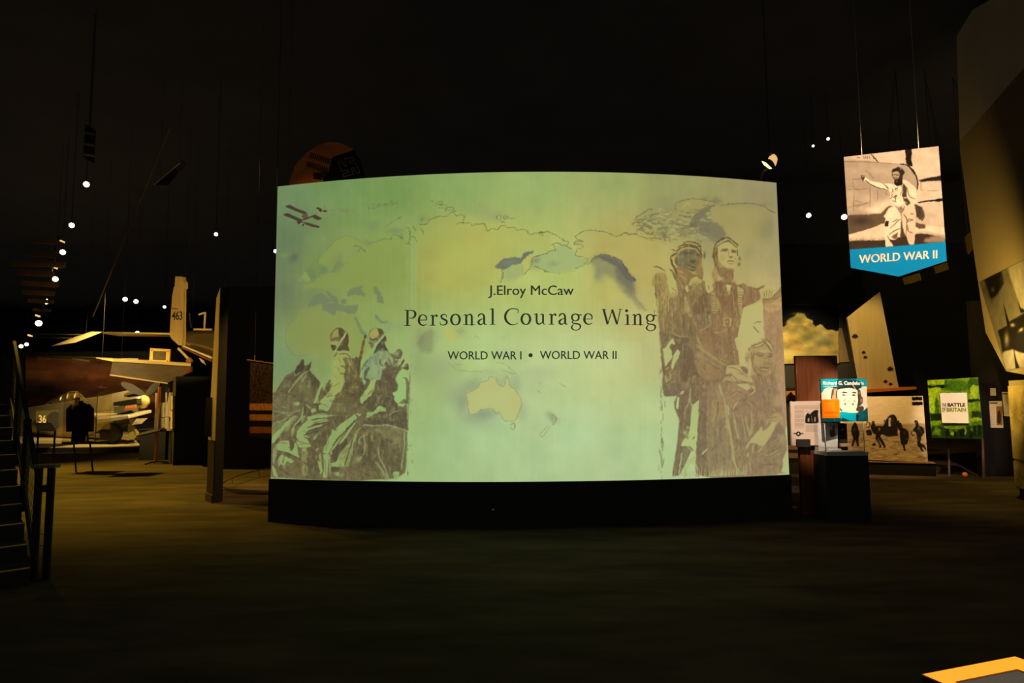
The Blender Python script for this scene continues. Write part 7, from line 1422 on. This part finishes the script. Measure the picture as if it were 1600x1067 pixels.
for (u, v, y, r, lab, ln) in ((41.5, 538, 30.2, 2.6, 'smaller glowing lamp just right of the lowest lamp of the row', lensm), (195.5, 467.5, 22, 3.3, 'left of the two round white lamps above the hung wing', lenscool), (212.5, 471, 22, 3.2, 'right of the two round white lamps above the hung wing', lenscool), (257, 479.5, 22, 2.2, 'small white lamp left of the cream tail fin', lenscool), (214.5, 520.5, 24, 3.2, 'white lamp on the line of the tailplane', lensm),
                              (337.5, 366, 14, 2.8, 'flat white lamp high above the divider wall', lenscool), (430.5, 392.5, 11, 2.8, 'warm white lamp at the left edge of the screen', lenscool), (1263.5, 336.5, 17, 3.6, 'white lamp right of the screen top', lenscool), (1319, 339, 17, 4.2, 'white lamp against the left edge of the hanging banner', lenscool),
                              (1294, 217, 15, 2.2, 'upper small white lamp near the banner top', lenscool), (1270.5, 228, 15, 1.8, 'lower small white lamp near the banner top', lenscool)):
    track_lamp(u, v, y, r * y / 1000, lab, ln)
# spotlight with a bright shade, above the right end of the screen
YS = 9.6; sp = thing('stage_spotlight', P(1189, 300, YS), 'spotlight with a bright amber shade above the right end of the screen', 'spotlight')
glow = mat('amber lamp shade', (.9, .6, .3), .5, emit=(1, .56, .20), estr=.85); hot = mat('bright lit plate', (.9, .85, .6), .4, emit=(1, .80, .42), estr=1.3)  # emission stands in for another lamp's light on the housing and plate
ax = (P(1216, 247, YS) - P(1194, 262, YS)).normalized(); sx = Vector((ax.z, 0, -ax.x)); sy = Vector((0, 1, 0))
def sring(u, v, r, n=16): c = P(u, v, YS); return [c + (sx * math.cos(a) + sy * math.sin(a)) * r for a in [2 * math.pi * k / n for k in range(n)]]
MB().loft([sring(1204.5, 256, .078), sring(1207, 251.5, .085), sring(1210.5, 246, .06), sring(1211.5, 244.5, .03)]).build('housing', glow, sp, smooth=True)
MB().loft([sring(1203, 258.5, .10), sring(1204.5, 256.4, .09)]).build('body', darkmetal, sp)
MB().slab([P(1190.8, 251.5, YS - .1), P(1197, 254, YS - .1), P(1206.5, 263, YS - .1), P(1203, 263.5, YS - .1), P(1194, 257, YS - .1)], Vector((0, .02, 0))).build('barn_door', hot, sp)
MB().tube([P(1202, 262, YS), P(1193, 268, YS), P(1189.5, 275, YS), P(1188.5, 300, YS), Vector((P(1188.5, 300, YS).x, YS, 0))], .018, 8).build('stand', mat('reddish stand', (.10, .045, .03), .5), sp)
MB().bar(P(1203.5, 239.5, YS), P(1205, 244, YS), .03).build('yoke', steel, sp); MB().tube([P(1203.5, 239.5, YS), P(1202, 231, YS), Vector((P(1202, 231, YS).x, YS, ZC))], .01, 6).build('cable', darkmetal, sp)
# ribs of lit louvres behind the banner and at the wall edge
lvm = mat('brass louvre slat', (.17, .12, .035), .6, spec=.1)
def louvre(label, u0, v0, u1, v1, h, lean, n, y):
    t = thing('louvre_vent', P((u0 + u1) / 2, (v0 + v1) / 2, y), label, 'vent', 'louvred vents'); a0, b0 = P(u0, v0 - h / 2, y + .06), P(u1, v1 - h / 2, y + .06)
    for k in range(n):
        s = k / (n - 1); u = u0 + (u1 - u0) * s; v = v0 + (v1 - v0) * s; MB().bar(P(u, v, y), P(u + lean, v + h, y), .012, .02).build('slat', lvm, t)
    MB().slab([P(u0 + lean - 1, v0 + h, y + .05), P(u1 + lean + 1, v1 + h, y + .05), P(u1 + 1, v1, y + .05), P(u0 - 1, v0, y + .05)], Vector((0, .05, 0))).build('backing', black, t)
    MB().tube([P((u0 + u1) / 2, (v0 + v1) / 2, y + .12), Vector((P((u0 + u1) / 2, v0, y).x, y + .12, ZC))], .012, 5).build('hanger', wirem, t)
louvre('louvred vent under the point of the banner', 1411.5, 434, 1436, 426.5, 11, 3, 11, 14); louvre('louvred vent under the right corner of the banner', 1460.5, 416, 1479, 410, 11, 3, 9, 14); louvre('louvred vent beside the far edge of the tan wall', 1508.5, 369, 1515, 362, 28, 5, 5, 14.4)
# ceiling baffles catching lamp light at upper left, and duct strips
bfm = mat('brown baffle board', (.20, .12, .05), .8, noise=.2, scale=2)
bf = thing('ceiling_baffles', P(62, 440, 21), 'row of brown ceiling baffle boards behind the lamp row', 'ceiling baffle')
for (ua, ub, vc, th, y) in ((48, 88, 375, 9, 17.8), (40, 86, 395, 10, 18.6), (16, 100, 411, 9, 19.4), (24, 82, 426, 9, 20.3), (32, 90, 443, 8, 21.4), (34, 84, 457, 7, 22.5), (42, 82, 470, 6, 24), (50, 78, 484, 4.5, 26)):
    MB().slab([P(ua, vc + th * .35, y), P(ub, vc + th * .75, y), P(ub + 1, vc - th * .25, y), P(ua + 2, vc - th * .6, y)], Vector((0, .06, 0))).build('baffle', bfm, bf)
bz = ZC; MB().tube([P(92, 372, 17.8), P(66, 488, 26)], .04, 6).build('carrier', darkmetal, bf); MB().tube([P(91, 374, 17.9), Vector((P(91, 374, 17.9).x, 17.9, ZC))], .003, 5).build('wire', wirem, bf)
dc = thing('duct_strips', P(140, 216, 11.5), 'two short brass lit strips on the dark ceiling above the lamp row', 'duct'); 
for v, c in ((208.5, lvm), (226, lvm), (242, bfm)): MB().bar(P(131, v - 1, 11.5), P(149, v + 1.5, 11.5), .06, .03).build('strip', c, dc)
MB().box(tuple(P(131, 246, 11.6)), tuple(P(149, 204, 11.9))).build('duct_box', black, dc); MB().tube([P(140, 206, 11.75), Vector((P(140, 206, 11.75).x, 11.75, ZC))], .02, 6).build('hanger', wirem, dc)
# little white label on the plinth under the screen
tg = thing('wall_tag', on_screen(770, 795, .03), 'tiny white tag on the black plinth under the screen', 'tag'); MB().slab([on_screen(768.6, 797, .02), on_screen(772.4, 797, .02), on_screen(772, 794.5, .02), on_screen(769, 795.5, .02)], Vector((0, .012, 0))).build('tag_face', whitem, tg)
